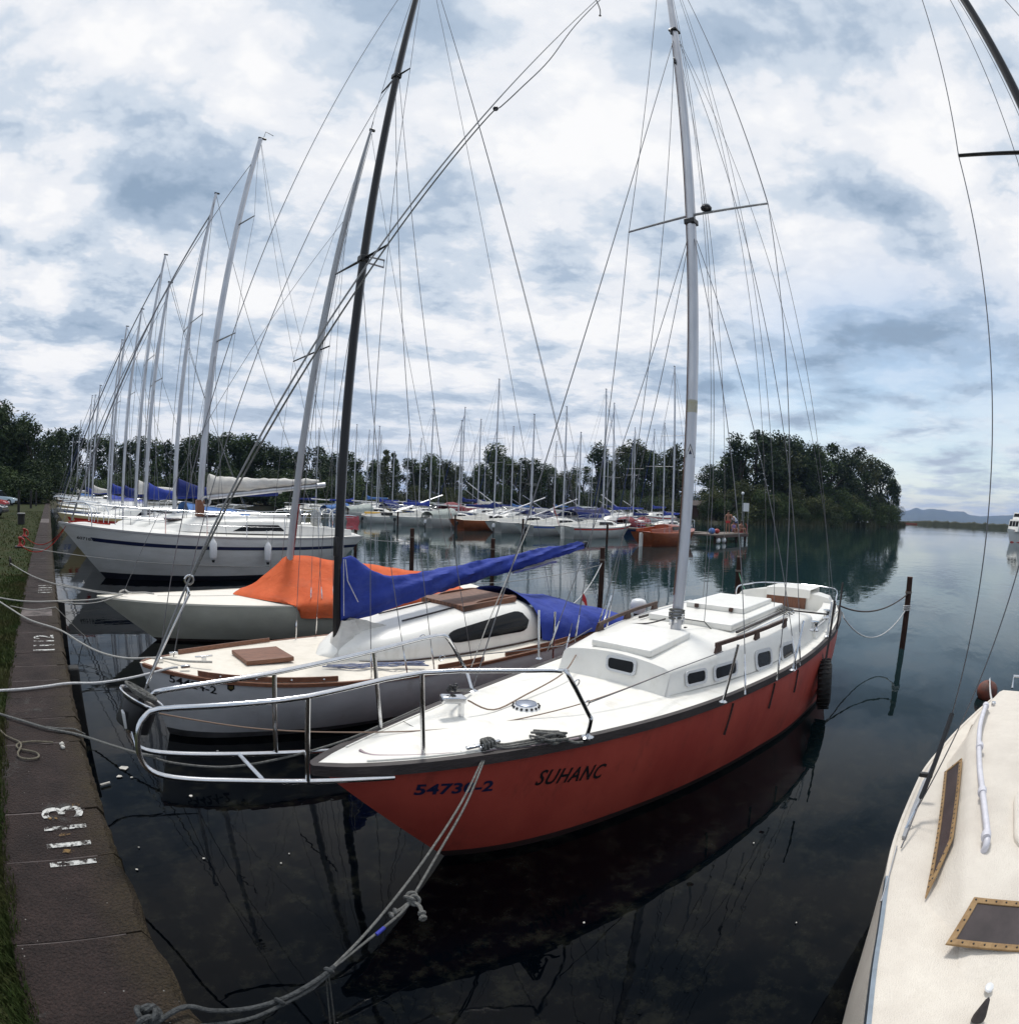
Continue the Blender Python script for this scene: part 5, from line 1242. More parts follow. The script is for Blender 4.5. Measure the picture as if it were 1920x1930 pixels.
# ------------------------------------------------------------------ sailboats further off
def make_boat(L=8.0, beam=2.6, fb=.95, mast=9.5, hull=None, deck=None, cover=None, stripe=None, cab=.42, tent=None, name='sailboat', mastm=None, motor=True, wires_=.009, boom=True, furl=None, mx=.40, flag=False, lean=0.0, rail=True):
    """bow at the origin, stern at +x"""
    t = thing(name, 'x', 'sailboat'); c = lambda X: 0.0
    b = beam/2
    H = Hull([(0, 0, fb*1.18), (.04*L, .16*b*1.4, fb*1.15), (.12*L, .46*b, fb*1.09), (.25*L, .76*b, fb*1.02), (.4*L, .95*b, fb*.97), (.58*L, b, fb*.94), (.8*L, .92*b, fb*.94), (L, .70*b, fb*.97)],
             [(.11*L, 0), (.2*L, .26*b), (.35*L, .58*b), (.55*L, .76*b), (.75*L, .70*b), (.93*L, .35*b)], c, bulge=.07*b)
    H.shell(n=20, us=(0, .1, .3, .55, .8, 1.0, 1.6)).build('hull', hull or M_HULLW, t, smooth=40)
    H.deck(n=14, m=4, camber=.05).build('deck', deck or M_WHITE, t, smooth=40)
    if stripe:
        for s in (-1, 1): H.stripe(s, .10, .24, .04, 1.0, off=.008, n=16).build('stripe', stripe, t, smooth=60)
    z0 = fb*.98
    cs = [(.26*L, .30*b, z0, .24*b, z0+cab*.35), (.36*L, .52*b, z0-.02, .42*b, z0+cab*.8), (.48*L, .60*b, z0-.03, .50*b, z0+cab), (.64*L, .60*b, z0-.03, .50*b, z0+cab)]
    trunk(cs, c, camber=.08, front=.3, rnd=.06, nr=4).build('cabin', M_WHITE, t, smooth=45)
    for s in (-1, 1):
        q = []
        for X, f in ((.39*L, .35), (.62*L, .35), (.61*L, .85), (.42*L, .85)):
            w0 = interp(X, [k[0] for k in cs], [k[1] for k in cs]); w1 = interp(X, [k[0] for k in cs], [k[3] for k in cs]); zb = interp(X, [k[0] for k in cs], [k[2] for k in cs]); zt = interp(X, [k[0] for k in cs], [k[4] for k in cs])
            q.append(Vector((X, s*(lerp(w0, w1, f)+.03), lerp(zb, zt, f))))
        MB().add(q if s < 0 else list(reversed(q)), [(0, 1, 2, 3)]).build('window', M_PANE, t, smooth=None)
    for s in (-1, 1):
        rg = [[Vector((X, s*w, z0-.03)), Vector((X, s*(w-.03), z)), Vector((X, s*(w-.16), z)), Vector((X, s*(w-.17), z0-.03))] for X, w, z in ((.64*L, .62*b, z0+.32), (.82*L, .60*b, z0+.24), (.97*L, .5*b, z0+.2))]
        MB().loft(rg if s > 0 else [list(reversed(k)) for k in rg], cap0=True, cap1=True).build('cockpit_coaming', M_WHITE, t, smooth=25)
    m0 = Vector((mx*L, 0, z0+cab*.8)); m1 = Vector((mx*L+lean, 0, fb+mast))
    MB().tube([m0, m0.lerp(m1, .6), m1], [.074, .070, .050], 8).build('mast', mastm or M_ALU, t, smooth=60)
    MB().box(m1+Vector((.03, 0, .03)), (.2, .04, .05)).build('masthead_fitting', M_BLACK, t)
    sp = m0.lerp(m1, .56)
    MB().tube([sp+Vector((.08, -.42*beam, 0)), sp, sp+Vector((.08, .42*beam, 0))], .018, 5).build('spreader', M_ALUD, t)
    for s in (-1, 1):
        q = Vector((mx*L+.1, s*.86*b, fb)); MB().tube([q, sp+Vector((.08, s*.42*beam, 0)), m1-Vector((0, 0, .2))], wires_, 4).build('shroud', M_WIRE, t)
        MB().tube([q+Vector((.3, 0, 0)), sp], wires_, 4).build('shroud', M_WIRE, t)
    MB().tube([Vector((.1, 0, fb*1.2)), m1-Vector((0, 0, mast*.07))], .026 if furl else wires_, 6).build('forestay', furl or M_WIRE, t)
    MB().tube([Vector((L, 0, fb)), m1], wires_, 4).build('backstay', M_WIRE, t)
    if boom:
        G = m0+Vector((.1, 0, .75)); E = G+Vector((.40*L, 0, .12))
        if cover:
            rg = []
            for i in range(15):
                s_ = i/14; ax = G.lerp(E, s_); tp = interp(s_, (0, .1, .25, 1), (.48, .32, .19, .09)); r_ = []
                for k in range(9):
                    a = 2*math.pi*k/9; zz = math.sin(a)*(tp if math.sin(a) > 0 else .12); r_.append(cloth_wob(ax+Vector((0, .13*math.cos(a)*(1.1-.5*s_), zz)), 3, .03))
                rg.append(r_)
            MB().loft(rg, closed=True, cap0=True, cap1=True).build('boom_cover', cover, t, smooth=70)
            MB().tube([E-Vector((.3, 0, 0)), E+Vector((.15, 0, .02))], .05, 8).build('boom_end', M_ALU, t)
        else: MB().tube([G, E], .06, 8).build('boom', M_ALU, t, smooth=60)
    if tent:
        rg = []
        for i in range(11):
            f = i/10; x = lerp(.60*L, .97*L, f); r_ = []
            for k in range(11):
                a = math.pi*k/10; r_.append(cloth_wob(Vector((x, -math.cos(a)*b*lerp(.86, .72, f), z0-.05+(.95-.35*f)*math.sin(a)**.7)), 2, .05))
            rg.append(r_)
        MB().loft(rg).build('cockpit_tent', tent, t, smooth=180)
    if rail:
        for s in (-1, 1):
            P = [Vector((X*L, s*(H.hb(X*L)-.05), H.zs(X*L)+.58)) for X in (.13, .3, .46, .62, .78)]
            pr = MB().tube(smooth_path([Vector((.14*L, s*(H.hb(.13*L)-.03), fb*1.08)), P[0], Vector((.02*L, s*.1, fb*1.18+.6)), Vector((-.02*L, 0, fb*1.18+.6))], 3), .016, 5).build('pulpit_rail', M_STEEL, t)
            MB().tube(P+[Vector((.97*L, s*.66*b, fb+.58))], .007, 4).build('lifeline', M_STEEL, t)
            for p in P[1:]: MB().tube([p-Vector((0, 0, .58)), p], .012, 5).build('stanchion', M_STEEL, t)
            MB().tube(smooth_path([Vector((.86*L, s*.84*b, fb)), Vector((.87*L, s*.84*b, fb+.6)), Vector((.99*L, s*.5*b, fb+.6)), Vector((L, 0, fb+.6))], 3), .016, 5).build('pushpit_rail', M_STEEL, t)
    if motor:
        o = Vector((L+.18, .25*b, .62*fb)); MB().lathe([(.02, -.14), (.12, -.12), (.15, 0), (.12, .16), (.02, .18)], o, n=10).build('outboard_motor', M_BLACK if motor == 2 else M_PLAS, t, smooth=60)
        MB().tube([o, o-Vector((0, 0, .62*fb+.1))], .06, 6).build('outboard_leg', M_RAIL, t)
    else:
        MB().box((L+.10, 0, .40*fb), (.42, .05, 1.0)).build('rudder', M_WHITE, t, bevel=.02)
    if flag:
        a = Vector((L+.05, -.3*b, fb)); e = a+Vector((.5, -.2, 1.5)); fs_ = MB().tube([a, e], .02, 5).build('flag_staff', M_REDP, t)
        rg = [[cloth_wob(a.lerp(e, u)+Vector((.10*math.sin(u*9)*f, .08*f, -.25*f)), 4, .05) for f in (0, .5, 1)] for u in (.35, .5, .65, .8, .95)]
        MB().loft(rg).build('flag', M_REDP, fs_, smooth=180)
    return t
def put(root, X, Y, rz, label, group, sc=1.0, table=None):
    root.location = (X, Y, random.uniform(-.03, .03)); root.rotation_euler = (R(random.uniform(-.6, .6)), 0, rz); root.scale = (sc, sc, sc)
    tag(root, label, 'sailboat', group)
    if table: recolour(root, table)
    return root
ORD = ['first', 'second', 'third', 'fourth', 'fifth', 'sixth', 'seventh', 'eighth', 'ninth', 'tenth', 'eleventh', 'twelfth', 'thirteenth', 'fourteenth', 'fifteenth', 'sixteenth', 'seventeenth', 'eighteenth', 'nineteenth', 'twentieth']
H_GREYW = mat('hull_dull_white', (.60, .60, .58), .4, var=.15, vscale=1.5)
H_BROWN = wood('hull_brown', (.30, .085, .032), (.20, .050, .020), 2.0, .35, (.4, 3, 3))
H_ORANGE = mat('hull_orange_brown', (.36, .11, .045), .4, var=.3, vscale=1.2)
H_BLUEH = mat('hull_navy', (.03, .05, .16), .35)
H_YELW = mat('hull_pale_yellow', (.62, .52, .28), .4)
C_RED = mat('stripe_red', (.45, .04, .03), .5)
C_LB = mat('stripe_blue', (.06, .13, .42), .5)
G_A = 'sailboats across the open basin'
def row_a():
    # (stern x, y, length, mast height, hull, stripe, cover, motor, flag, tent, label)
    tab = [
        (32.4, 19.7, 7.4, 11.6, H_BROWN, None, None, False, False, None, 'varnished brown wooden sailboat with a raised cabin beside the bathing jetty', M_VARN, 2.5),
        (33.4, 27.0, 9.0, 10.9, M_HULLW, C_RED, mat('cover_violet', (.10, .10, .22), .8, var=.3), False, True, None, 'white sailboat with a red stripe and a slanting red flag pole', None, 2.6),
        (32.8, 30.4, 8.6, 9.6, M_HULLW, C_LB, None, 2, False, None, 'white sailboat with a blue stripe and black outboard at its stern', None, 2.7),
        (33.0, 34.0, 8.4, 9.2, H_GREYW, None, None, 1, False, None, 'dull white sailboat left of the blue striped one', None, 2.6),
        (32.2, 37.6, 8.2, 12.6, H_ORANGE, None, M_BLUE2, 2, True, None, 'orange brown hulled sailboat with white cabin and red flag', M_CREAM, 2.7),
        (31.8, 41.3, 7.2, 9.0, H_GREYW, None, None, 1, False, M_GREYCOV, 'white sailboat under a grey cockpit cover left of the orange hull', None, 2.4),
        (31.2, 45.2, 7.6, 10.4, M_HULLW, None, M_BLUE, 2, False, None, 'white sailboat with a bright blue boom cover in the far row', None, 2.5),
        (31.0, 54.5, 7.8, 9.4, H_GREYW, None, None, 1, False, M_GREYCOV, 'sailboat hidden by a tall pale grey tarpaulin', None, 2.8),
        (31.0, 59.5, 7.8, 10.0, M_HULLW, C_LB, M_BLUE, 1, False, M_SKYB, 'white sailboat with light blue cockpit tent far across the basin', None, 2.6),
        (31.0, 64.5, 8.4, 11.0, H_YELW, None, None, 1, False, None, 'pale yellow hulled sailboat far across the basin', None, 2.6),
        (31.0, 70.0, 8.4, 10.5, M_HULLW, C_RED, M_BLUE2, 1, False, None, 'white sailboat with red stripe and navy boom cover far across the basin', None, 2.6)]
    for sx, y, L, mh, hu, sp, cv, mo, fl, tn, lab, dk, bm in tab:
        t = make_boat(L, bm, .92, mh, hu, dk, cv, sp, .42, tn, motor=mo, flag=fl, mx=.46, boom=(hu is not H_BROWN))
        put(t, sx+L, y, math.pi, lab, G_A)
        if y > 29:
            for j in range(2): MB().ball((2.2+2.6*j, bm*.5, .45), .16, 8, 6, (1, 1, 1.7)).build('fender', M_PLAS if j else M_BLUE2, t, smooth=180)
        if y in (34.0, 45.2, 30.4): MB().tube([(L-.3, -.3, 1.25), (L*.25, 0, 3.0)], .05, 6).build('lowered_mast', M_ALU, t)
        if hu is H_BROWN:
            for ch in t.children_recursive:
                if ch.name.split('.')[0] in ('cabin', 'cockpit_coaming'): ch.data.materials[0] = M_VARN
    # low open boat with yellow trim
    t = make_boat(6.4, 2.1, .75, .5, M_HULLW, None, None, None, .25, None, motor=2, boom=False, rail=False); put(t, 30.4+6.4, 49.6, math.pi, 'low white day boat with yellow trim and dark cover', G_A)
    MB().box((5.2, -.1, .95), (1.1, 1.3, .35)).build('yellow_locker', M_YEL, t, bevel=.05); MB().box((3.9, 0, .95), (1.4, 1.4, .3)).build('dark_cover', M_RUB, t, bevel=.08)
row_a()
def protos_rows():
    pr = [make_boat(8.2, 2.7, .95, 10.2, M_HULLW, None, M_BLUE2, C_LB, .42, None, furl=None), make_boat(7.2, 2.4, .85, 8.6, H_GREYW, None, M_BLUE, None, .40, M_GREYCOV),
          make_boat(9.0, 2.9, 1.05, 11.4, M_HULLW, None, M_SAIL, C_RED, .45, None, furl=M_BLUE2), make_boat(6.6, 2.3, .8, 7.8, H_YELW, None, None, None, .38, None, motor=2)]
    used = [0]*4; rnd = random.Random(21)
    cols = [M_HULLW, H_GREYW, M_OLIVE, M_HULLW, H_BLUEH, H_YELW, M_HULLW, H_ORANGE]; coln = ['white', 'dull white', 'cream', 'bright white', 'navy', 'pale yellow', 'clean white', 'orange brown']
    covs = [M_BLUE2, M_BLUE, M_SAIL, M_GREYCOV, M_SKYB]; covn = ['navy', 'bright blue', 'white', 'grey', 'light blue']
    tents = [M_SKYB, M_BLUE, mat('cover_wine', (.22, .03, .04), .8, var=.3), M_GREYCOV, M_SAIL, mat('cover_green', (.04, .13, .08), .8, var=.3), M_BLUE2, mat('cover_tan', (.36, .26, .16), .8, var=.3)]
    def get(k):
        used[k] += 1
        return pr[k] if used[k] == 1 else copy_tree(pr[k])
    def one(X, Y, rz, k, row, idx, group, sc):
        hi = rnd.randrange(8); ci = rnd.randrange(5); r_ = get(k)
        lab = '%s sailboat, %s cover, %s from left in the %s' % (coln[hi], covn[ci], ORD[idx], row) if k != 3 else '%s small sailboat, bare boom, %s from left in the %s' % (coln[hi], ORD[idx], row)
        put(r_, X, Y, rz, lab, group, sc, {'hull': cols[hi], 'boom_cover': covs[ci], 'cockpit_tent': tents[idx % len(tents)]})
        if idx % 3 == 1 and idx > 6: MB().tube([(7.6, .25, 1.2), (1.4+.5*(idx % 2), .1, 3.1+.35*(idx % 4))], .055, 6).build('lowered_mast', M_ALU, r_)
        if idx % 4 == 2:
            rg = [[cloth_wob(Vector((lerp(1.2, 6.2, i/8), -math.cos(math.pi*k/8)*1.15, .95+(.75+.3*math.sin(i*.9))*math.sin(math.pi*k/8)**.7)), 1.5, .08) for k in range(9)] for i in range(9)]
            MB().loft(rg).build('tarpaulin', tents[(idx*3) % len(tents)], r_, smooth=180)
        if idx % 4 == 0:
            for j in range(3): MB().ball((1.8+1.7*j, -1.28, .55), .17, 8, 6, (1, 1, 1.7)).build('fender', (M_PLAS, M_BLUE2, M_YEL)[(idx+j) % 3], r_, smooth=180)
    # behind the jetty, sorted left to right in the picture (far ones are left)
    for row, x0, ys, grp in (('row behind the jetty', 45.5, [79, 75, 71.2, 67.5, 63.9, 60.4, 57, 53.6, 50.2, 46.9, 43.6, 40.3, 37.1, 33.9, 30.7, 27.4], 'sailboats behind the jetty'),
                             ('third row of the harbour', 74, [122, 116.5, 111, 106, 101, 96, 91, 86.5, 82, 77.5, 73, 69, 65, 61, 57, 53, 49.5, 46], 'sailboats in the third row'),
                             ('farthest harbour row', 92, [158, 151, 144, 137.5, 131, 125, 119, 113, 107.5, 102, 96.5, 91, 86, 81, 76, 71, 67], 'sailboats in the farthest row')):
        for i, y in enumerate(ys):
            one(x0+rnd.uniform(-.4, .6), y+rnd.uniform(-.6, .6), rnd.choice([0, 0, math.pi])*0+R(rnd.uniform(-2, 2)), rnd.choice([0, 0, 1, 2, 2, 3]), row, i, grp, rnd.uniform(.80, 1.18))
    # along our own quay beyond the white yacht; nearest is rightmost
    ys = [20.9, 24.6, 28.5, 33.0, 38.5, 45.0, 52.5, 61.5, 72.0, 85.0, 99.0]
    n = len(ys)
    covq = [3, 1, 2, 0, 1, 0, 2, 1, 0, 2, 1, 0, 2, 0, 1, 2]
    for i, y in enumerate(ys):
        k = [2, 1, 2, 0, 0, 2, 1, 0, 2, 0, 1, 2, 0, 2, 0, 1][i]
        hi = rnd.randrange(8); r_ = get(k); cvi = covq[i] % 3; 
        lab = '%s sailboat, %s cover, on our quay, %s beyond the striped yacht' % (coln[hi], covn[cvi], ORD[i])
        put(r_, rnd.uniform(.4, .9), y+rnd.uniform(-.3, .3), R(rnd.uniform(-1.5, 1.5)), lab, 'sailboats moored along our quay', rnd.uniform(1.02, 1.2), {'hull': cols[hi], 'boom_cover': covs[cvi], 'cockpit_tent': [M_BLUE, M_SKYB, M_BLUE2][i % 3], 'forestay': M_BLUE2 if i in (4, 7) else M_WIRE})
    # boats near the wooded point
    for i, (px, py, k) in enumerate(((1212, 974, 1), (1232, 975, 3), (1258, 976, 1), (1312, 979, 0), (1332, 980, 3), (1352, 981, 1), (1175, 973, 0))):
        p = at(px, py, z=0); hi = rnd.randrange(4)
        r_ = get(k); put(r_, p.x, p.y, R(rnd.uniform(-30, 60)), '%s sailboat at the wooded point foot, %s of its group' % (coln[hi], ORD[i]), 'sailboats by the wooded point', .95, {'hull': cols[hi], 'cockpit_tent': M_BLUE if i == 2 else M_WHITE, 'boom_cover': covs[i % 5]})
protos_rows()

# ------------------------------------------------------------------ trees
LEAF = []
for nm, a, b in (('leaves_dark', (.052, .078, .028), (.012, .023, .010)), ('leaves_mid', (.080, .118, .036), (.020, .036, .013)), ('leaves_olive', (.105, .118, .042), (.028, .040, .015))):
    m = mat(nm, a, .75, col2=b, vscale=.55, spec=.2, detail=8); LEAF.append(m)
M_BARK = mat('bark', (.045, .036, .028), .9, var=.5, vscale=6, bump=.4)
def tree_proto(seed, kind, h=10.0):
    rnd = random.Random(seed); t = thing('tree', 'x', 'tree')
    tr = MB(); th = h*(.34 if kind == 'broad' else .2); tr.tube([(0, 0, -.3), (.1, 0, th*.5), (.0, .1, th), (.1, 0, h*.72)], [.028*h, .020*h, .016*h, .006*h], 7)
    lumps = []
    if kind == 'broad':
        n = rnd.randint(17, 20)
        for k in range(n):
            a = rnd.uniform(0, 6.28); rr = h*rnd.uniform(.06, .30); z = h*(.10+.82*(k+.5)/n); rr *= math.sqrt(max(.12, 1-((z-h*.46)/(h*.56))**2)); lumps.append((Vector((rr*math.cos(a), rr*math.sin(a), z)), h*rnd.uniform(.095, .17)))
    elif kind == 'bush':
        for k in range(16):
            a = rnd.uniform(0, 6.28); rr = h*rnd.uniform(.1, .62); z = h*(.12+.66*rnd.random())*(1-.45*(rr/h/.62)**2); lumps.append((Vector((rr*math.cos(a), rr*math.sin(a), z)), h*rnd.uniform(.16, .26)))
    elif kind == 'column':
        for k in range(9):
            z = h*(.14+.82*k/9); w = h*.085*math.sin(min(1, (1-k/9.5)*1.6)*1.5); lumps.append((Vector((rnd.uniform(-.02, .02)*h, rnd.uniform(-.02, .02)*h, z)), max(w*1.25, h*.035)))
    else:                                         # tall ragged
        for k in range(13):
            z = h*(.10+.86*k/13); w = h*(.20-.13*k/13); a = rnd.uniform(0, 6.28); lumps.append((Vector((w*.7*math.cos(a), w*.7*math.sin(a), z)), h*rnd.uniform(.085, .13)))
    for c, r_ in lumps:
        if kind != 'column': tr.tube([(0, 0, max(th*.7, c.z*.55)), (c.x*.5, c.y*.5, c.z*.82), tuple(c)], [.010*h, .006*h, .003*h], 5)
    tr.build('trunk', M_BARK, t, smooth=60)
    fo = MB()
    for c, r_ in lumps:
        for _ in range(int(rnd.uniform(190, 360)*(r_/(h*.13))**2)+60):
            d = Vector((rnd.gauss(0, 1), rnd.gauss(0, 1), rnd.gauss(0, 1))).normalized(); p = c+d*r_*(rnd.random()**.38)*Vector((1, 1, .9)).length/1.68
            s = h*rnd.uniform(.010, .022); n1 = Vector((rnd.gauss(0, 1), rnd.gauss(0, 1), rnd.gauss(0, 1))).normalized(); u = n1.orthogonal().normalized()*s; v = n1.cross(u)*rnd.uniform(.5, .9)
            fo.add([p-u, p+v*.7, p+u, p-v*.7], [(0, 1, 2, 3)])
    for c, r_ in lumps:                          # inner boughs close the heart of the crown
        for _ in range(46):
            d = Vector((rnd.gauss(0, 1), rnd.gauss(0, 1), rnd.gauss(0, 1))).normalized(); p = c+d*r_*.78*rnd.random()**.5
            s = h*rnd.uniform(.020, .036); n1 = Vector((rnd.gauss(0, 1), rnd.gauss(0, 1), rnd.gauss(0, 1))).normalized(); u = n1.orthogonal().normalized()*s; v = n1.cross(u)*.7
            fo.add([p-u, p+v*.7, p+u, p-v*.7], [(0, 1, 2, 3)])
    for _ in range(150):                         # loose sprays at the outline
        c, r_ = rnd.choice(lumps); d = Vector((rnd.gauss(0, 1), rnd.gauss(0, 1), rnd.gauss(.2, 1))).normalized(); p = c+d*r_*rnd.uniform(.95, 1.22)
        s = h*rnd.uniform(.008, .017); n1 = d.cross(Vector((rnd.gauss(0, 1), rnd.gauss(0, 1), 1))).normalized(); fo.add([p-d*s*1.5, p+n1*s*.6, p+d*s*1.5, p-n1*s*.6], [(0, 1, 2, 3)])
    fo.build('crown', LEAF[seed % 3], t, smooth=None)
    return t
TP = {'broad': [tree_proto(s, 'broad') for s in (3, 4, 5, 7)], 'column': [tree_proto(11, 'column')], 'ragged': [tree_proto(s, 'ragged') for s in (20, 22)], 'bush': [tree_proto(s, 'bush') for s in (31, 33)]}
TU = {}
def tree(px, top, dist, kind, label, group, base=.5, wide=1.0, leaf=None):
    P = TP[kind]; k = TU.get(kind, 0); TU[kind] = k+1
    r_ = P[k] if k < len(P) else copy_tree(P[k % len(P)])
    hz = at(px, top, d=dist); h = hz.z-base; s = h/9.6
    r_.location = (hz.x, hz.y, base); r_.scale = (s*wide, s*wide, s); r_.rotation_euler = (0, 0, (k*2.4) % 6.28); tag(r_, label, 'tree', group)
    if leaf is not None: recolour(r_, {'crown': LEAF[leaf]})
def woods():
    rnd0 = random.Random(15)
    isl = [(1342, 880, 132, 'broad'), (1372, 856, 136, 'ragged'), (1398, 822, 134, 'ragged'), (1425, 812, 140, 'broad'), (1462, 826, 146, 'broad'), (1494, 830, 150, 'broad'), (1528, 846, 152, 'broad'), (1566, 842, 165, 'broad'), (1600, 846, 172, 'broad'), (1632, 868, 182, 'broad'), (1660, 872, 196, 'broad'), (1684, 915, 205, 'ragged'), (1450, 905, 130, 'broad'), (1510, 915, 136, 'broad'), (1580, 918, 148, 'broad'), (1640, 925, 168, 'broad'), (1388, 900, 126, 'broad'), (1345, 925, 124, 'broad'), (1545, 930, 138, 'broad'), (1612, 928, 156, 'broad'), (1478, 925, 130, 'broad')]
    big = sorted(isl[:12]); small = sorted([(a, b, d, 'bush') for a, b, d, _ in isl[12:]]+[(1362, 925, 123, 'bush'), (1415, 915, 125, 'bush'), (1432, 940, 124, 'bush'), (1496, 948, 130, 'bush'), (1528, 938, 134, 'bush'), (1562, 945, 142, 'bush'), (1597, 945, 148, 'bush'), (1662, 940, 182, 'bush')])
    for i, (px, tp, d, k) in enumerate(big): tree(px, tp, d, k, 'tall dark tree on the wooded point, %s of its big trees from the left' % ORD[i], 'trees on the wooded point', 1.0, 1.10, (0, 1, 0, 0, 2)[i % 5])
    for i, (px, tp, d, k) in enumerate(small): tree(px, tp, d, k, 'low bushy tree at the water edge of the wooded point, %s from the left' % ORD[i], 'bushes on the wooded point', .4, 1.25, (1, 0, 2)[i % 3])
    mid = [(728, 842, 118, 'column'), (745, 848, 119, 'column'), (700, 868, 125, 'broad'), (780, 866, 128, 'broad'), (812, 862, 124, 'broad'), (838, 872, 128, 'broad'), (932, 846, 120, 'broad'), (960, 866, 126, 'broad'), (1003, 866, 122, 'broad'), (1034, 880, 126, 'broad'), (1060, 892, 128, 'broad'), (1128, 838, 140, 'ragged'), (1100, 882, 136, 'broad'), (1186, 840, 150, 'broad'), (1212, 846, 150, 'broad'), (1236, 852, 156, 'broad'), (1272, 842, 150, 'ragged'), (1165, 868, 152, 'broad'), (1255, 880, 156, 'broad'), (868, 880, 130, 'broad'), (900, 884, 132, 'broad'), (980, 880, 128, 'broad')]
    for i, (px, tp, d, k) in enumerate(sorted(mid)):
        j = i; w = ORD[j] if j < 20 else ('twenty first', 'twenty second')[j-20]
        tree(px, tp, d, k, ('slender poplar above far masts, %s far shore tree from left' if k == 'column' else 'round green tree behind the far masts, %s far shore tree from left') % w, 'trees on the far shore', .5, 1.08, (1, 2, 1, 0)[i % 4])
    for i in range(19):                          # bushes close the foot of the far shore
        px = 690+i*33+rnd0.uniform(-8, 8)
        tree(px, 918+(px-690)*.012+rnd0.uniform(-10, 6), 112+(px-690)*.05, 'bush', 'low bush in the far shore hedge, %s from left' % ORD[i], 'bushes on the far shore', .5, 1.5, (1, 0, 2)[i % 3])
    left = []
    rnd = random.Random(4)
    tops = [(0, 768), (22, 800), (45, 782), (70, 802), (98, 812), (120, 808), (150, 812), (180, 818), (210, 824), (235, 832), (262, 834), (290, 830), (318, 832), (345, 828), (372, 824), (398, 818), (425, 822), (450, 818), (478, 826), (505, 838), (532, 846), (560, 850), (590, 846), (618, 856), (645, 852), (670, 862)]
    for i, (px, tp) in enumerate(tops):
        k = 'broad' if rnd.random() < .55 else 'ragged'; w = ORD[i] if i < 20 else 'twenty '+ORD[i-20]
        tree(px, tp+rnd.uniform(-3, 5), 118+rnd.uniform(-10, 14)-(38 if px < 80 else 0), k, 'dark tree in the wood behind the leaning masts, %s from the left' % w, 'trees of the wood on the left', .6, 1.15, (0, 0, 1)[i % 3])
    for i in range(16):                          # lower front rank closes the gaps
        px = -10+i*44; w = ORD[i]
        tree(px, 880+rnd.uniform(-8, 6)-(14 if px < 120 else 0), 104-(30 if px < 80 else 0), 'bush', 'lower bushy tree at the foot of the left wood, %s from the left' % w, 'front trees of the left wood', .6, 1.7, (0, 1)[i % 2])
woods()

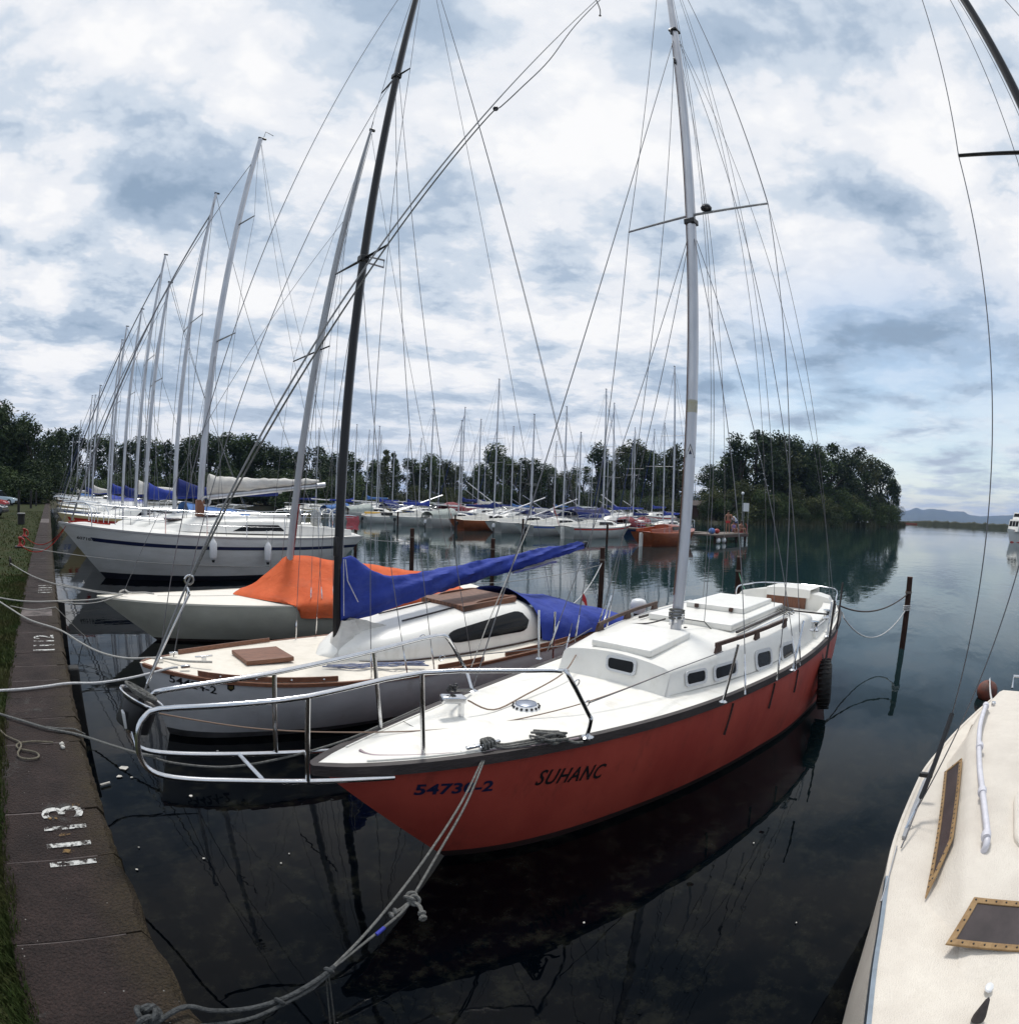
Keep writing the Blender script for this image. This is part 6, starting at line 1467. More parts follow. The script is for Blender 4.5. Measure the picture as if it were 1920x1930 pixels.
# ------------------------------------------------------------------ shores, hills
def shores():
    m = mat('shore_ground', (.035, .042, .018), .95, col2=(.055, .045, .028), vscale=.3)
    def land(pts, back, z, name):
        f = [at(px, 950, d=d) for px, d in pts]; f = [Vector((p.x, p.y, z)) for p in f]; b = [Vector((p.x, p.y, 0)).normalized()*(Vector((p.x, p.y, 0)).length+back)+Vector((0, 0, z)) for p in f]
        e = [p*1.0-Vector((p.x, p.y, 0)).normalized()*1.2 for p in f]
        for q in e: q.z = -.3
        structure(MB().loft([e, f, b]), name, m, smooth=180)
        return f
    a = land([(70, 66), (90, 90), (110, 100), (300, 98), (500, 100), (700, 108), (900, 112), (1060, 118), (1150, 130), (1300, 140)], 320, .55, 'far_shore')
    b = land([(1306, 122), (1340, 118), (1400, 120), (1470, 124), (1530, 130), (1590, 140), (1640, 158), (1680, 182), (1704, 205)], 60, .45, 'wooded_point')
    # reeds along the point and the long low spit
    rd = MB(); rnd = random.Random(9)
    def reed(p, h):
        a_ = rnd.uniform(0, 6.28); w = .10; lx, ly = rnd.uniform(-.3, .3), rnd.uniform(-.3, .3)
        rd.add([p+Vector((-w*math.cos(a_), -w*math.sin(a_), 0)), p+Vector((w*math.cos(a_), w*math.sin(a_), 0)), p+Vector((lx, ly, h))], [(0, 1, 2)])
    for i in range(len(b)-1):
        for _ in range(420 if i > 1 else 60):
            p = b[i].lerp(b[i+1], rnd.random()); reed(Vector((p.x+rnd.gauss(0, .6), p.y+rnd.gauss(0, .6), .0)), rnd.uniform(.8, 2.1))
    tag(rd.build('reeds', mat('reed', (.085, .080, .035), .8, col2=(.045, .060, .022), vscale=.4), smooth=None), kind='stuff')
    s = MB(); q0 = at(1690, 960, d=300); q1 = at(1990, 960, d=250); rows = []
    for i in range(60):
        p = q0.lerp(q1, i/59); n = Vector((p.x, p.y, 0)).normalized(); h = 1.0+1.6*min(1, i/14)*(.7+.6*noise.noise(Vector((i*.7, 0, 0)))); p.z = 0
        rows.append([p-n*2-Vector((0, 0, .2)), p-n*.5+Vector((0, 0, h*.8)), p+n*4+Vector((0, 0, h)), p+n*12-Vector((0, 0, .2))])
    structure(s.loft(rows), 'reed_spit', mat('spit_scrub', (.030, .036, .018), .9, col2=(.014, .020, .010), vscale=.25, detail=10), smooth=None)
    rt = mat('spit_red', (.20, .055, .03), .9); r2 = []
    for i in range(14):
        p = q0.lerp(q1, .01+.14*i/13); n = Vector((p.x, p.y, 0)).normalized(); p.z = 0; p = p-n*2.6; r2.append([p-Vector((0, 0, .2)), p+Vector((0, 0, .55+.2*noise.noise(Vector((i, 2, 0))))), p+n*2+Vector((0, 0, .6))])
    structure(MB().loft(r2), 'clay_bank', rt, smooth=None)
    # hills beyond the lake
    hm = mat('hill_forest', (.045, .060, .032), .95, col2=(.028, .040, .024), vscale=.004, detail=10)
    prof = [(1560, 976), (1640, 974), (1680, 968), (1712, 962), (1727, 957), (1738, 961), (1752, 959), (1775, 961), (1800, 964), (1815, 964), (1826, 970), (1850, 973), (1880, 972), (1910, 971), (1950, 974), (2050, 980)]
    D = 5600; rows = []
    for i in range(120):
        px = lerp(1560, 2050, i/119); py = interp(px, [p[0] for p in prof], [p[1] for p in prof]); p = at(px, py, d=D); n = Vector((p.x, p.y, 0)).normalized(); h = p.z
        h *= 1+.05*noise.noise(Vector((i*.35, 1, 0))); p.z = 0
        rows.append([p-n*900-Vector((0, 0, 3)), p-n*600+Vector((0, 0, h*.28*(1+.3*noise.noise(Vector((i*.2, 5, 0)))))), p-n*250+Vector((0, 0, h*.68*(1+.25*noise.noise(Vector((i*.26, 9, 0)))))), p+Vector((0, 0, h)), p+n*700-Vector((0, 0, 3))])
    structure(MB().loft(rows), 'hills', hm, smooth=180)
    hz = bpy.data.materials.new('haze_air'); hz.use_nodes = True; nt = hz.node_tree; nt.nodes.clear(); o = nt.nodes.new('ShaderNodeOutputMaterial'); v = nt.nodes.new('ShaderNodeVolumePrincipled')
    v.inputs['Color'].default_value = (.42, .60, 1.0, 1); v.inputs['Density'].default_value = HAZE; v.inputs['Anisotropy'].default_value = .2; nt.links.new(v.outputs[0], o.inputs['Volume'])
    if HAZE > 0: tag(MB().box((0, 0, 79), (14600, 14600, 164)).build('haze', hz, smooth=None), kind='stuff')
HAZE = 1.1e-4
shores()
# ------------------------------------------------------------------ mooring piles
def piles():
    i = 0
    spec = [(11.67, .88, 1.36, .062, 'rust brown mooring pile in open water right of the red boat'), (11.66, 4.62, 1.5, .065, 'dark pile behind the red boat stern'), (11.64, 8.17, 1.45, .062, 'brown pile with a white rope behind the blue cover'), (11.6, 11.9, 1.42, .062, 'brown pile showing above the blue boom cover'), (11.5, 15.6, 1.5, .075, 'thick brown pile just off the yacht stern'),
            (11.6, 19.4, 1.4, .06, 'first pile beyond the yacht stern, nearest to it'), (11.6, 23.2, 1.4, .06, 'second pile beyond the yacht stern'), (11.6, 27.0, 1.4, .06, 'third pile beyond the yacht stern')]
    for x, y, h, r, lab in spec:
        t = thing('mooring_pile', lab, 'pile', (x, y, 0), 'mooring piles of our berths')
        MB().tube([(x, y, -.4), (x+.01, y, h*.5), (x, y, h)], [r, r*.98, r*.94], 14).build('post', M_PILE, t, smooth=50)
        MB().tube([(x, y, h-.30), (x, y, h-.26)], r*1.15, 14).build('iron_band', mat('iron_pale', (.16, .13, .11), .7, .2), t)
        MB().tube([(x, y, h-.004), (x, y, h+.010)], r*.97, 14).build('cap', mat('pile_cap', (.11, .05, .035), .8, var=.5, vscale=20), t)
    # across the basin
    far = [(31.2, 21.6), (31.0, 28.8), (30.7, 35.9), (30.2, 43.2), (30, 51.8)]
    proto = None
    for i, (x, y) in enumerate(far):
        if proto is None:
            proto = thing('mooring_pile', 'x', 'pile', (0, 0, 0)); MB().tube([(0, 0, -.4), (0, 0, 1.35)], .075, 10).build('post', M_PILE, proto, smooth=50); o = proto
        else: o = copy_tree(proto)
        o.location = (x, y, 0); tag(o, 'dark pile off the far row of boats, %s from the right' % ORD[i], 'pile', 'mooring piles across the basin')
piles()
def rope(pts, r, m, label, n=6, name='mooring_rope', group=None, k=6):
    return tag(MB().tube(smooth_path(pts, n), r*.82, k).build(name, m), label, 'rope', group)
def ropes():
    Z = QZ+.03
    rope([at(20, 1062, z=.86), at(60, 1085, z=.80), at(105, 1101, z=QZ+.03), at(150, 1110, z=.74), at(195, 1118, z=.75), at(240, 1119, z=.80)], .013, M_ROPE, 'pale rope from the lawn ring to the cream boat bow')
    rope([at(112, 1100, z=.76), at(170, 1112, z=.72), at(232, 1120, z=.79)], .010, M_ROPE, 'thin second strand beside the pale rope to the cream bow')
    rope([at(-25, 1122, z=QZ+.06), at(25, 1131, z=QZ+.03), at(65, 1134, z=QZ+.025), at(108, 1133, z=QZ+.02), at(165, 1131, z=.72), at(205, 1126, z=.76), at(232, 1119, z=.80)], .014, M_ROPE, 'pale rope lying level across the coping to the cream bow')
    rope([at(110, 1134, z=QZ+.02), at(150, 1138, z=.70), at(190, 1134, z=.73), at(232, 1120, z=.79)], .010, M_ROPE, 'slack strand sagging under the level rope to the cream bow')
    rope([at(-25, 1118, z=QZ+.1), at(15, 1144, z=QZ+.07), at(55, 1168, z=QZ+.04), at(112, 1187, z=QZ+.02), at(150, 1210, z=.70), at(190, 1230, z=.70), at(240, 1241, z=.74), at(300, 1240, z=.79), at(345, 1246, z=.80), at(400, 1248, z=.80)], .015, M_ROPE, 'long curving pale rope from the lawn to the blue covered boat')
    rope([at(-25, 1303, z=QZ+.02), at(40, 1299, z=QZ+.02), at(85, 1294, z=QZ+.02), at(130, 1288, z=QZ+.02), at(185, 1287, z=.72), at(250, 1277, z=.75), at(318, 1260, z=.80), at(335, 1258, z=.81)], .015, M_ROPEW, 'white twisted rope across the coping above berth number 1113')
    rope([at(-25, 1338, z=QZ+.02), at(40, 1358, z=QZ+.02), at(90, 1373, z=QZ+.02), at(148, 1385, z=QZ+.015), at(210, 1405, z=.86), at(268, 1422, z=1.02), at(300, 1424, z=1.08)], .014, M_ROPEG, 'grey double rope from the coping to the red boat railing')
    rope([at(88, 1370, z=QZ+.015), at(110, 1373, z=QZ+.012), at(138, 1374, z=QZ+.012), at(150, 1379, z=QZ+.01), at(160, 1384, z=.70)], .008, M_ROPEG, 'short frayed grey line with a red end on the coping edge')
    rope([at(275, 1422, z=1.05), at(320, 1437, z=.98), at(420, 1446, z=.94), at(520, 1432, z=.97), at(640, 1399, z=1.0), at(720, 1366, z=1.0), at(800, 1330, z=1.0)], .009, M_ROPEG, 'slack line along the far side of the red boat bow platform')
    q = [(-10, 215), (60, 290), (160, 340), (235, 375), (255, 420), (235, 470), (215, 510), (240, 560), (330, 580), (430, 572), (470, 545), (440, 505), (340, 480), (240, 460), (200, 430), (215, 400), (280, 380), (400, 368), (520, 372), (640, 380)]
    rope([at(x*.15625, 1340+y*.15625, z=QZ+.014+(.012 if 5 <= i <= 6 else 0)) for i, (x, y) in enumerate(q)], .009, mat('rope_olive', (.17, .15, .11), .9, col2=(.09, .08, .06), vscale=50, bump=.5, bscale=90), 'loose olive line looped on the coping near berth 1113')
    rope([at(20, 1142, z=QZ+.02), at(60, 1149, z=QZ+.015), at(100, 1145, z=QZ+.015), at(106, 1146, z=QZ+.012), at(125, 1165, z=.55), at(150, 1190, z=.15), at(165, 1203, z=.0)], .008, M_ROPE, 'thin old rope dropping over the coping edge into the water')
    # foreground pair
    C = RCLEAT+Vector((0, -.02, .03)); e = at(914, 1421, z=.955)
    rope([C, e, at(870, 1512, z=.90), at(800, 1620, z=.82), at(738, 1702, z=.75), at(680, 1770, z=.70), at(622, 1828, z=.66)], .0075, M_ROPEG, 'upper of two taut grey ropes from the red bow to the quay')
    rope([C+Vector((.01, 0, 0)), at(917, 1421, z=.955), at(880, 1512, z=.89), at(825, 1610, z=.80), at(777, 1692, z=.73)], .0075, M_ROPEG, 'lower taut grey rope from the red bow, ending in a knot')
    k = at(775, 1698, z=.72); kb = MB()
    for i in range(4): kb.torus(k+Vector((random.uniform(-.012, .012), random.uniform(-.012, .012), .004*i)), (random.uniform(-1, 1), random.uniform(-1, 1), .6), .022, .0085, 12, 6)
    kb.tube(smooth_path([k, at(760, 1712, z=.71), at(742, 1722, z=.70), at(736, 1727, z=.70)], 4), .010, 6); kb.tube(smooth_path([k, at(790, 1708, z=.71), at(795, 1722, z=.70), at(796, 1732, z=.69)], 4), .010, 6)
    for p, d in ((at(745, 1719, z=.703), (1, -.3, 0)), (at(738, 1726, z=.70), (1, -.2, .3)), (at(795, 1722, z=.70), (.3, 1, 0)), (at(797, 1731, z=.69), (.2, 1, .2))): kb.torus(p, d, .012, .009, 10, 6)
    tag(kb.build('rope_knot', M_ROPEG), 'grey reef knot with two frayed tails over the dark water', 'knot')
    o = rope([k, at(755, 1722, z=.71), at(724, 1748, z=.69), at(690, 1775, z=.68), at(655, 1803, z=.67), at(622, 1829, z=.66)], .0075, M_ROPEG, 'grey rope from the knot with a blue whipping')
    wp = MB().tube([at(724, 1749, z=.692), at(709, 1762, z=.688)], .0090, 8).build('blue_whipping', mat('whipping_blue', (.02, .03, .30), .7), o)
    rope([at(630, 1822, z=.662), at(600, 1846, z=.65), at(545, 1878, z=.645), at(490, 1897, z=.66), at(440, 1905, z=.70), at(395, 1905, z=.755), at(362, 1898, z=.785), at(335, 1903, z=.79), at(300, 1925, z=.78), at(250, 1960, z=.78)], .0125, M_ROPED, 'thick dark grey mooring rope over the coping corner at bottom', k=10)
    rope([at(626, 1830, z=.65), at(590, 1862, z=.63), at(540, 1890, z=.63), at(480, 1918, z=.65), at(420, 1930, z=.68), at(360, 1936, z=.74), at(310, 1950, z=.78)], .0105, M_ROPED, 'second thick grey rope hanging just below the coping rope', k=10)
    kk = MB(); c0 = at(280, 1916, z=.80)
    for i in range(7): kk.torus(c0+Vector((random.uniform(-.03, .03), random.uniform(-.03, .03), random.uniform(0, .03))), (random.uniform(-1, 1), random.uniform(-1, 1), random.uniform(.3, 1)), random.uniform(.022, .034), .011, 14, 6)
    tag(kk.build('rope_knot', M_ROPED), 'dark bulky rope knot lying on the coping at the bottom edge', 'knot')
    for px, py, lab in ((620, 1830, 'lumpy seizing at the upper end of the two thick ropes'), (527, 1888, 'lumpy seizing halfway along the two thick ropes')): tag(MB().torus(at(px, py, z=.655), (1, .6, .4), .014, .010, 12, 6).build('rope_seizing', M_ROPED), lab, 'rope binding')
    rope([at(615, 1838, z=.64), at(617, 1870, z=.45), at(622, 1925, z=.22), at(626, 1975, z=.0)], .004, M_ROPEG, 'thin cord hanging left from the thick grey rope', k=5)
    rope([at(619, 1838, z=.64), at(624, 1872, z=.45), at(630, 1925, z=.22), at(633, 1975, z=.0)], .004, M_ROPEG, 'thin cord hanging right from the thick grey rope', k=5)
    # to the piles
    P = Vector((11.67, .88, 1.06)); a = at(1583, 1142, x=9.6)
    rope(sag(a, P, .20), .016, mat('rope_brown', (.10, .075, .07), .9, col2=(.05, .04, .035), vscale=40), 'dark sagging rope from the red stern to the right pile', 2)
    a = Vector((9.3, 1.85, .99)); rope([at(1534, 1186, z=1.15), a]+sag(a, Vector((11.67, .88, .78)), .50)[1:], .014, M_ROPEW, 'white slack rope from the red stern to the right pile', 2)
    wr = MB()
    for z in (.74, .78, .82): wr.torus((11.67, .88, z), (0.1, .1, 1), .072, .014, 16, 6)
    tag(wr.build('rope_turns', M_ROPEW), 'white rope turns round the right mooring pile', 'rope')
    P = Vector((11.64, 8.17, 1.1)); rope(sag(Vector((7.75, 6.2, .66)), P, .18), .013, M_ROPEW, 'white rope from the blue covered stern to its pile', 2)
    rope(sag(Vector((9.5, 3.4, 1.0)), Vector((11.66, 4.62, 1.2)), .15), .013, mat('rope_green', (.05, .16, .10), .9), 'green rope from the red boat stern to the dark pile', 2)
    rope(sag(Vector((7.9, 9.5, .7)), Vector((11.64, 8.17, 1.05)), .12), .008, M_ROPE, 'thin pale line from the cream boat stern across the water', 2)
    rope(sag(Vector((9.9, 16.6, 1.2)), Vector((11.5, 15.6, 1.1)), .08), .012, M_ROPE, 'short pale line from the yacht stern to the thick pile', 2)
    # red lines of the white yacht
    b = Vector((.55, 17.2, 1.5))
    for (px, py), lab in (((45, 1008), 'red rope from the farther red hook to the yacht bow'), ((38, 1027), 'red rope from the nearer red hook to the yacht bow')):
        p = at(px, py, z=QZ+.25); rope(sag(p, b, .42), .014, M_ROPER, lab, 2)
    rope(sag(at(42, 1030, z=QZ+.2), Vector((6.5, 15.75, .42)), .12, 20), .012, M_ROPE, 'pale line running low along the yacht side', 2)
ropes()
def hooks_posts():
    for (px, py), lab in (((46, 1012), 'red mooring hook on the lawn edge, the farther one'), ((38, 1031), 'red mooring hook on the lawn edge, the nearer one')):
        p = at(px, py, z=QZ); t = thing('mooring_hook', lab, 'mooring hook', p, 'red mooring hooks')
        MB().lathe([(.12, 0), (.11, .04), (.05, .09), (.04, .22), (.07, .25), (.07, .29), (.02, .30)], p, n=14).build('post', M_REDP, t, smooth=50)
        MB().tube(smooth_path([p+Vector((-.02, 0, .20)), p+Vector((.09, -.04, .25)), p+Vector((.16, -.06, .15)), p+Vector((.12, -.05, .05))], 4), .026, 8).build('horn', M_REDP, t)
        MB().box(p+Vector((0, 0, .015)), (.34, .34, .03)).build('base_plate', M_RAIL, t, bevel=.01)
    p = at(20, 1066, z=QZ); t = thing('mooring_ring', 'small dark ring post on the lawn holding the pale rope', 'mooring ring', p); MB().tube([p, p+Vector((0, 0, .14))], .035, 10).build('post', M_RAIL, t); MB().torus(p+Vector((0, 0, .13)), (1, .2, .2), .06, .014, 16, 6).build('ring', M_RAIL, t)
    dk = mat('post_dark', (.016, .014, .013), .7, var=.4, vscale=4, bump=.3)
    for px, py, h, w, lab in ((35, 968, 1.5, .20, 'tall dark square post on the lawn before the cars'), (58, 958, 1.5, .22, 'dark square post right of the tall one'), (68, 954, 1.4, .18, 'dark post, third along the lawn'), (76, 948, 1.4, .18, 'dark post farthest along the lawn')):
        p = at(px, py, z=QZ); t = thing('lawn_post', lab, 'post', p, 'dark posts on the lawn'); MB().box(p+Vector((0, 0, h/2)), (w, w, h)).build('shaft', dk, t, bevel=.02); MB().box(p+Vector((0, 0, h+.02)), (w*1.15, w*1.15, .05)).build('cap', dk, t, bevel=.01)
    p = at(40, 988, z=QZ); t = thing('bollard', 'short round dark bollard with a pale top on the lawn', 'bollard', p); MB().lathe([(.20, 0), (.20, .40), (.23, .42), (.23, .50)], p, n=18).build('drum', dk, t, smooth=40); MB().lathe([(.225, .50), (.215, .53), (.01, .535)], p, n=18).build('top', mat('post_top', (.30, .30, .29), .8), t)
    for (px, py, z0, h) in ((122, 1135, .1, .62), (133, 1262, -.1, .8)):   # timber fenders on the wall face
        p = at(px, py, z=QZ-.05); p = Vector((QE+.06, p.y, 0)); o = MB().box(p+Vector((0, 0, .30)), (.12, .16, .86)); tag(o.build('timber_fender', M_RUB, bevel=.02), 'black timber fender on the wall %s' % ('beside berth number 1111' if py < 1200 else 'beside berth number 1112'), 'wall fender', 'timber fenders on the quay wall')
    # buoy by the right boat
    b = at(1860, 1303, z=.10); rs = mat('buoy_rust', (.20, .045, .022), .7, col2=(.06, .04, .035), vscale=7, bump=.3, bscale=18)
    t = thing('buoy', 'rusty orange mooring buoy with a white rope near the right boat stern', 'buoy', b); MB().ball(b, .175, 24, 16, (1, 1, .92)).build('float', rs, t, smooth=180); MB().torus(b+Vector((-.06, 0, .17)), (.3, 1, 0), .035, .010, 14, 6).build('eye', M_STEEL, t)
    rope(sag(b+Vector((-.06, 0, .19)), at(1872, 1328, z=.96), .05, 6), .014, M_ROPEW, 'white rope from the orange buoy to the right boat stern', 2)
hooks_posts()
def debris():
    rnd = random.Random(12); wm = mat('litter_pale', (.62, .60, .55), .8, var=.3, vscale=20)
    spots = [(234, 1448, 11), (226, 1464, 7), (248, 1466, 3), (360, 1501, 5), (410, 1416, 3), (262, 1598, 2), (384, 1619, 3), (530, 1628, 2), (258, 1640, 3), (545, 1610, 2), (1100, 1740, 3), (1420, 1590, 2), (1500, 1740, 2), (660, 1405, 2)]
    for i, (px, py, s) in enumerate(spots):
        p = at(px, py, z=.006); r_ = s*.0019*(p-Vector((0, 0, HC))).length/2.2; n = 9
        poly = [p+Vector((r_*math.cos(6.28*k/n)*rnd.uniform(.5, 1.2), r_*.8*math.sin(6.28*k/n)*rnd.uniform(.5, 1.2), 0)) for k in range(n)]
        tag(MB().prism(poly, (0, 0, .006)).build('floating_scrap', wm), 'pale scrap floating on the dark water among the moored boats', 'litter', 'floating scraps')
    a = at(189, 1480, z=.02); b = at(207, 1475, z=.02); tag(MB().tube([a, b], .012, 6).build('floating_stick', wm), 'short white stick floating beside the coping', 'stick')
    p = at(115, 1405, z=QZ+.02); mb = MB()
    for k in range(6): mb.ball(p+Vector((random.uniform(-.02, .02), random.uniform(-.02, .02), random.uniform(-.012, .012))), random.uniform(.008, .016), 7, 5)
    tag(mb.build('paper_scrap', wm), 'crumpled white paper on the coping at the end of the olive line', 'paper')
debris()
# ------------------------------------------------------------------ jetty with bathers, lamp, notice board, boathouse
def skin_person(name, joints, edges, radii, m):
    me = bpy.data.meshes.new(name); me.from_pydata(joints, edges, []); o = bpy.data.objects.new(name, me); COL.objects.link(o)
    md = o.modifiers.new('skin', 'SKIN'); md.use_smooth_shade = True
    for i, v in enumerate(me.skin_vertices[0].data): v.radius = (radii[i], radii[i]); v.use_root = i == 0
    sb = o.modifiers.new('sub', 'SUBSURF'); sb.levels = 1; sb.render_levels = 1
    me.materials.append(m); return o
SKIN = mat('skin', (.26, .125, .080), .6)
def person(loc, yaw, pose, shirt, label, hair=(.03, .02, .015), shorts=None):
    t = thing('person', label, 'person', loc, 'bathers on the jetty')
    up = 0.0
    if pose == 'stand':
        J = [(0, 0, .92), (0, 0, 1.18), (0, 0, 1.42), (0, 0, 1.54), (.02, 0, 1.66), (0, .10, .88), (.02, .12, .48), (0, .12, .06), (.14, .12, .03), (0, -.10, .88), (.05, -.12, .48), (0, -.12, .06), (.14, -.12, .03), (0, .20, 1.40), (.02, .26, 1.12), (.10, .24, .88), (0, -.20, 1.40), (.02, -.26, 1.12), (.10, -.24, .88)]
    elif pose == 'bend':
        J = [(0, 0, .90), (.16, 0, 1.10), (.36, 0, 1.22), (.46, 0, 1.28), (.55, 0, 1.34), (0, .10, .86), (.06, .12, .46), (-.04, .12, .06), (.10, .12, .03), (0, -.10, .86), (.04, -.12, .46), (-.06, -.12, .06), (.08, -.12, .03), (.36, .20, 1.18), (.42, .24, .90), (.50, .20, .66), (.36, -.20, 1.18), (.44, -.24, .90), (.52, -.20, .68)]
    else:
        J = [(0, 0, .14), (-.04, 0, .40), (-.02, 0, .62), (.0, 0, .74), (.03, 0, .86), (.04, .10, .14), (.40, .13, .40), (.52, .12, .06), (.64, .12, .04), (.04, -.10, .14), (.42, -.13, .38), (.52, -.12, .06), (.64, -.12, .04), (0, .20, .60), (.12, .25, .36), (.34, .18, .38), (0, -.20, .60), (.12, -.25, .36), (.34, -.18, .38)]
    E = [(0, 1), (1, 2), (2, 3), (3, 4), (0, 5), (5, 6), (6, 7), (7, 8), (0, 9), (9, 10), (10, 11), (11, 12), (2, 13), (13, 14), (14, 15), (2, 16), (16, 17), (17, 18)]
    RR = [.13, .12, .13, .055, .095, .09, .062, .045, .035, .09, .062, .045, .035, .055, .042, .032, .055, .042, .032]
    b = skin_person('body', J, E, RR, SKIN); b.parent = t
    h = Vector(J[4]); o = Vector(loc)
    MB().ball(o+h+Vector((-.02, 0, .055)), .105, 10, 8, (1, .95, .85)).build('hair', mat('hair%d' % int(hair[0]*100), hair, .7), t, smooth=180)
    if shirt is not None:
        tr = [Vector(J[0]), Vector(J[1]), Vector(J[2])]
        MB().tube([o+tr[0]-Vector((0, 0, .02)), o+tr[0].lerp(tr[1], .5), o+tr[1], o+tr[2], o+tr[2]+Vector((0, 0, .05))], [.165, .16, .158, .172, .10], 12).build('shirt', mat('shirt_%d' % int(sum(shirt)*1000), shirt, .8), t, smooth=70)
    if shorts is not None:
        MB().tube([o+Vector(J[0])-Vector((0, 0, .12)), o+Vector(J[0])+Vector((0, 0, .06))], [.19, .172], 12).build('shorts', mat('shorts_%d' % int(sum(shorts)*1000), shorts, .8), t, smooth=70)
    t.rotation_euler = (0, 0, yaw); t.scale = (1.03,)*3
    return t
def jetty():
    w_ = wood('jetty_planks', (.16, .13, .11), (.08, .065, .055), 4, .8)
    x0, x1, yc = 40.5, 47.5, 19.2
    t = thing('jetty', 'dark low bathing jetty with people beside the brown boat', 'jetty', (44, yc, 0))
    MB().box(((x0+x1)/2, yc, .62), (x1-x0, 2.2, .12)).build('deck', w_, t, bevel=.01)
    MB().box((44, yc+26, .62), (1.6, 50, .12)).build('walkway', w_, t, bevel=.01)
    MB().box(((x0+x1)/2, yc-1.08, .50), (x1-x0-.1, .06, .16)).build('fascia', M_DARKW, t)
    for x in (40.8, 43, 45.2, 47.2): MB().tube([(x, yc-.9, -.4), (x, yc-.9, .6)], .10, 10).build('leg', M_PILE, t)
    for y in range(26, 70, 6): MB().tube([(43.4, y, -.4), (43.4, y, .6)], .09, 8).build('leg', M_PILE, t)
    for x in (41.2, 42.3): MB().ball((x, yc-1.0, .22), .22, 10, 8, (1.3, .8, 1)).build('float', M_PLAS, t)
    MB().tube([(46.9, yc-1.15, .62), (46.9, yc-1.15, 1.3), (46.9, yc-1.0, 1.5)], .03, 6).build('ladder_rail', M_REDP, t)
    z = .68
    person((44.9, 19.0, z), R(200), 'stand', None, 'tanned person standing upright on the jetty in red shorts', shorts=(.40, .03, .03))
    person((46.4, 18.9, z), R(150), 'bend', (.55, .60, .68), 'person in a white and blue shirt bending over on the jetty', (.30, .12, .04), shorts=(.03, .05, .15))
    person((45.7, 18.8, z), R(230), 'sit', (.22, .16, .35), 'person in a purple top sitting on the jetty')
    person((46.9, 18.6, z), R(240), 'sit', None, 'tanned person sitting on the jetty end', shorts=(.30, .05, .05))
    bg = MB(); p = Vector((41.5, 18.9, .68)); bg.ball(p+Vector((0, 0, .22)), .3, 12, 8, (1.2, .8, .8)); tag(bg.build('bag', mat('bag_blue', (.08, .16, .40), .8)), 'blue beach bag on the jetty next to the brown boat', 'bag')
    tag(MB().ball(p+Vector((.75, -.1, .2)), .26, 12, 8, (1.3, .8, .75)).build('bag', M_REDP), 'red beach bag on the jetty right of the blue bag', 'bag')
    # lamp and notice board in front of the point
    p = at(1398, 978, d=112); h = at(1400, 932, d=112).z
    t = thing('lamp_post', 'white globe lamp on a thin post before the wooded point', 'street lamp', (p.x, p.y, .3)); MB().tube([(p.x, p.y, 0), (p.x, p.y, h)], .06, 8).build('post', M_ALUD, t); MB().ball((p.x, p.y, h+.2), .30, 14, 10).build('globe', M_PLAS, t, smooth=180)
    p = at(1405, 978, d=110); h0 = at(1405, 964, d=110).z; h1 = at(1405, 948, d=110).z; d = Vector((p.x, p.y, 0)).normalized(); sx = Vector((d.y, -d.x, 0))
    t = thing('notice_board', 'blank white notice board on posts near the globe lamp', 'sign', (p.x, p.y, .3)); MB().box((p.x, p.y, (h0+h1)/2), (1.1, .06, h1-h0), (sx, d, Vector((0, 0, 1)))).build('panel', M_PLAS, t)
    for s in (-.4, .4): MB().tube([Vector((p.x, p.y, 0))+sx*s+d*.06, Vector((p.x, p.y, h0))+sx*s+d*.06], .04, 6).build('leg', M_ALUD, t)
    # boathouse under the trees
    p = at(1340, 975, d=122); d = Vector((p.x, p.y, 0)).normalized(); sx = Vector((d.y, -d.x, 0)); ax = (sx, d, Vector((0, 0, 1))); b = Vector((p.x, p.y, 0)); br = wood('boathouse_boards', (.060, .024, .018), (.030, .014, .010), 2, .8)
    t = thing('boathouse', 'dark brown boathouse under the trees of the wooded point', 'boathouse', b)
    MB().box(b+d*3+Vector((0, 0, 1.7)), (9, 5, 3.0), ax).build('wall', br, t)
    rf = [b+sx*s*5.0+d*k+Vector((0, 0, zz)) for s in (-1, 1) for k, zz in ((0.2, 3.22), (3, 4.3), (5.8, 3.22))]
    MB().add(rf+[v+Vector((0, 0, .15)) for v in rf], [(0, 3, 4, 1), (1, 4, 5, 2), (6, 7, 10, 9), (7, 8, 11, 10), (0, 1, 7, 6), (1, 2, 8, 7), (3, 9, 10, 4), (4, 10, 11, 5), (0, 6, 9, 3), (2, 5, 11, 8)]).build('roof', mat('roof_dark', (.035, .022, .02), .8), t, smooth=None)
    MB().box(b+d*.45+sx*2.2+Vector((0, 0, 1.3)), (1.0, .1, 2.0), ax).build('door', M_BLACK, t); MB().box(b+d*.45-sx*1.2+Vector((0, 0, 1.9)), (1.2, .1, .9), ax).build('window', M_PANE, t)
    p = at(1385, 976, d=121); b = Vector((p.x, p.y, .5)); t = thing('caravan', 'white caravan parked under trees left of the notice board', 'caravan', b)
    MB().box(b+d*3+Vector((0, 0, 1.25)), (5.2, 2.1, 1.7), ax).build('body', M_WHITE, t, bevel=.15); MB().box(b+d*1.93+Vector((0, 0, 1.5))-sx*1.2, (1.2, .05, .5), ax).build('window', M_PANE, t)
    for s in (-.6, .6): MB().lathe([(.3, -.1), (.3, .1)], b+d*2.0+sx*s+Vector((0, 0, .3)), d, 12).build('wheel', M_RUB, t)
jetty()
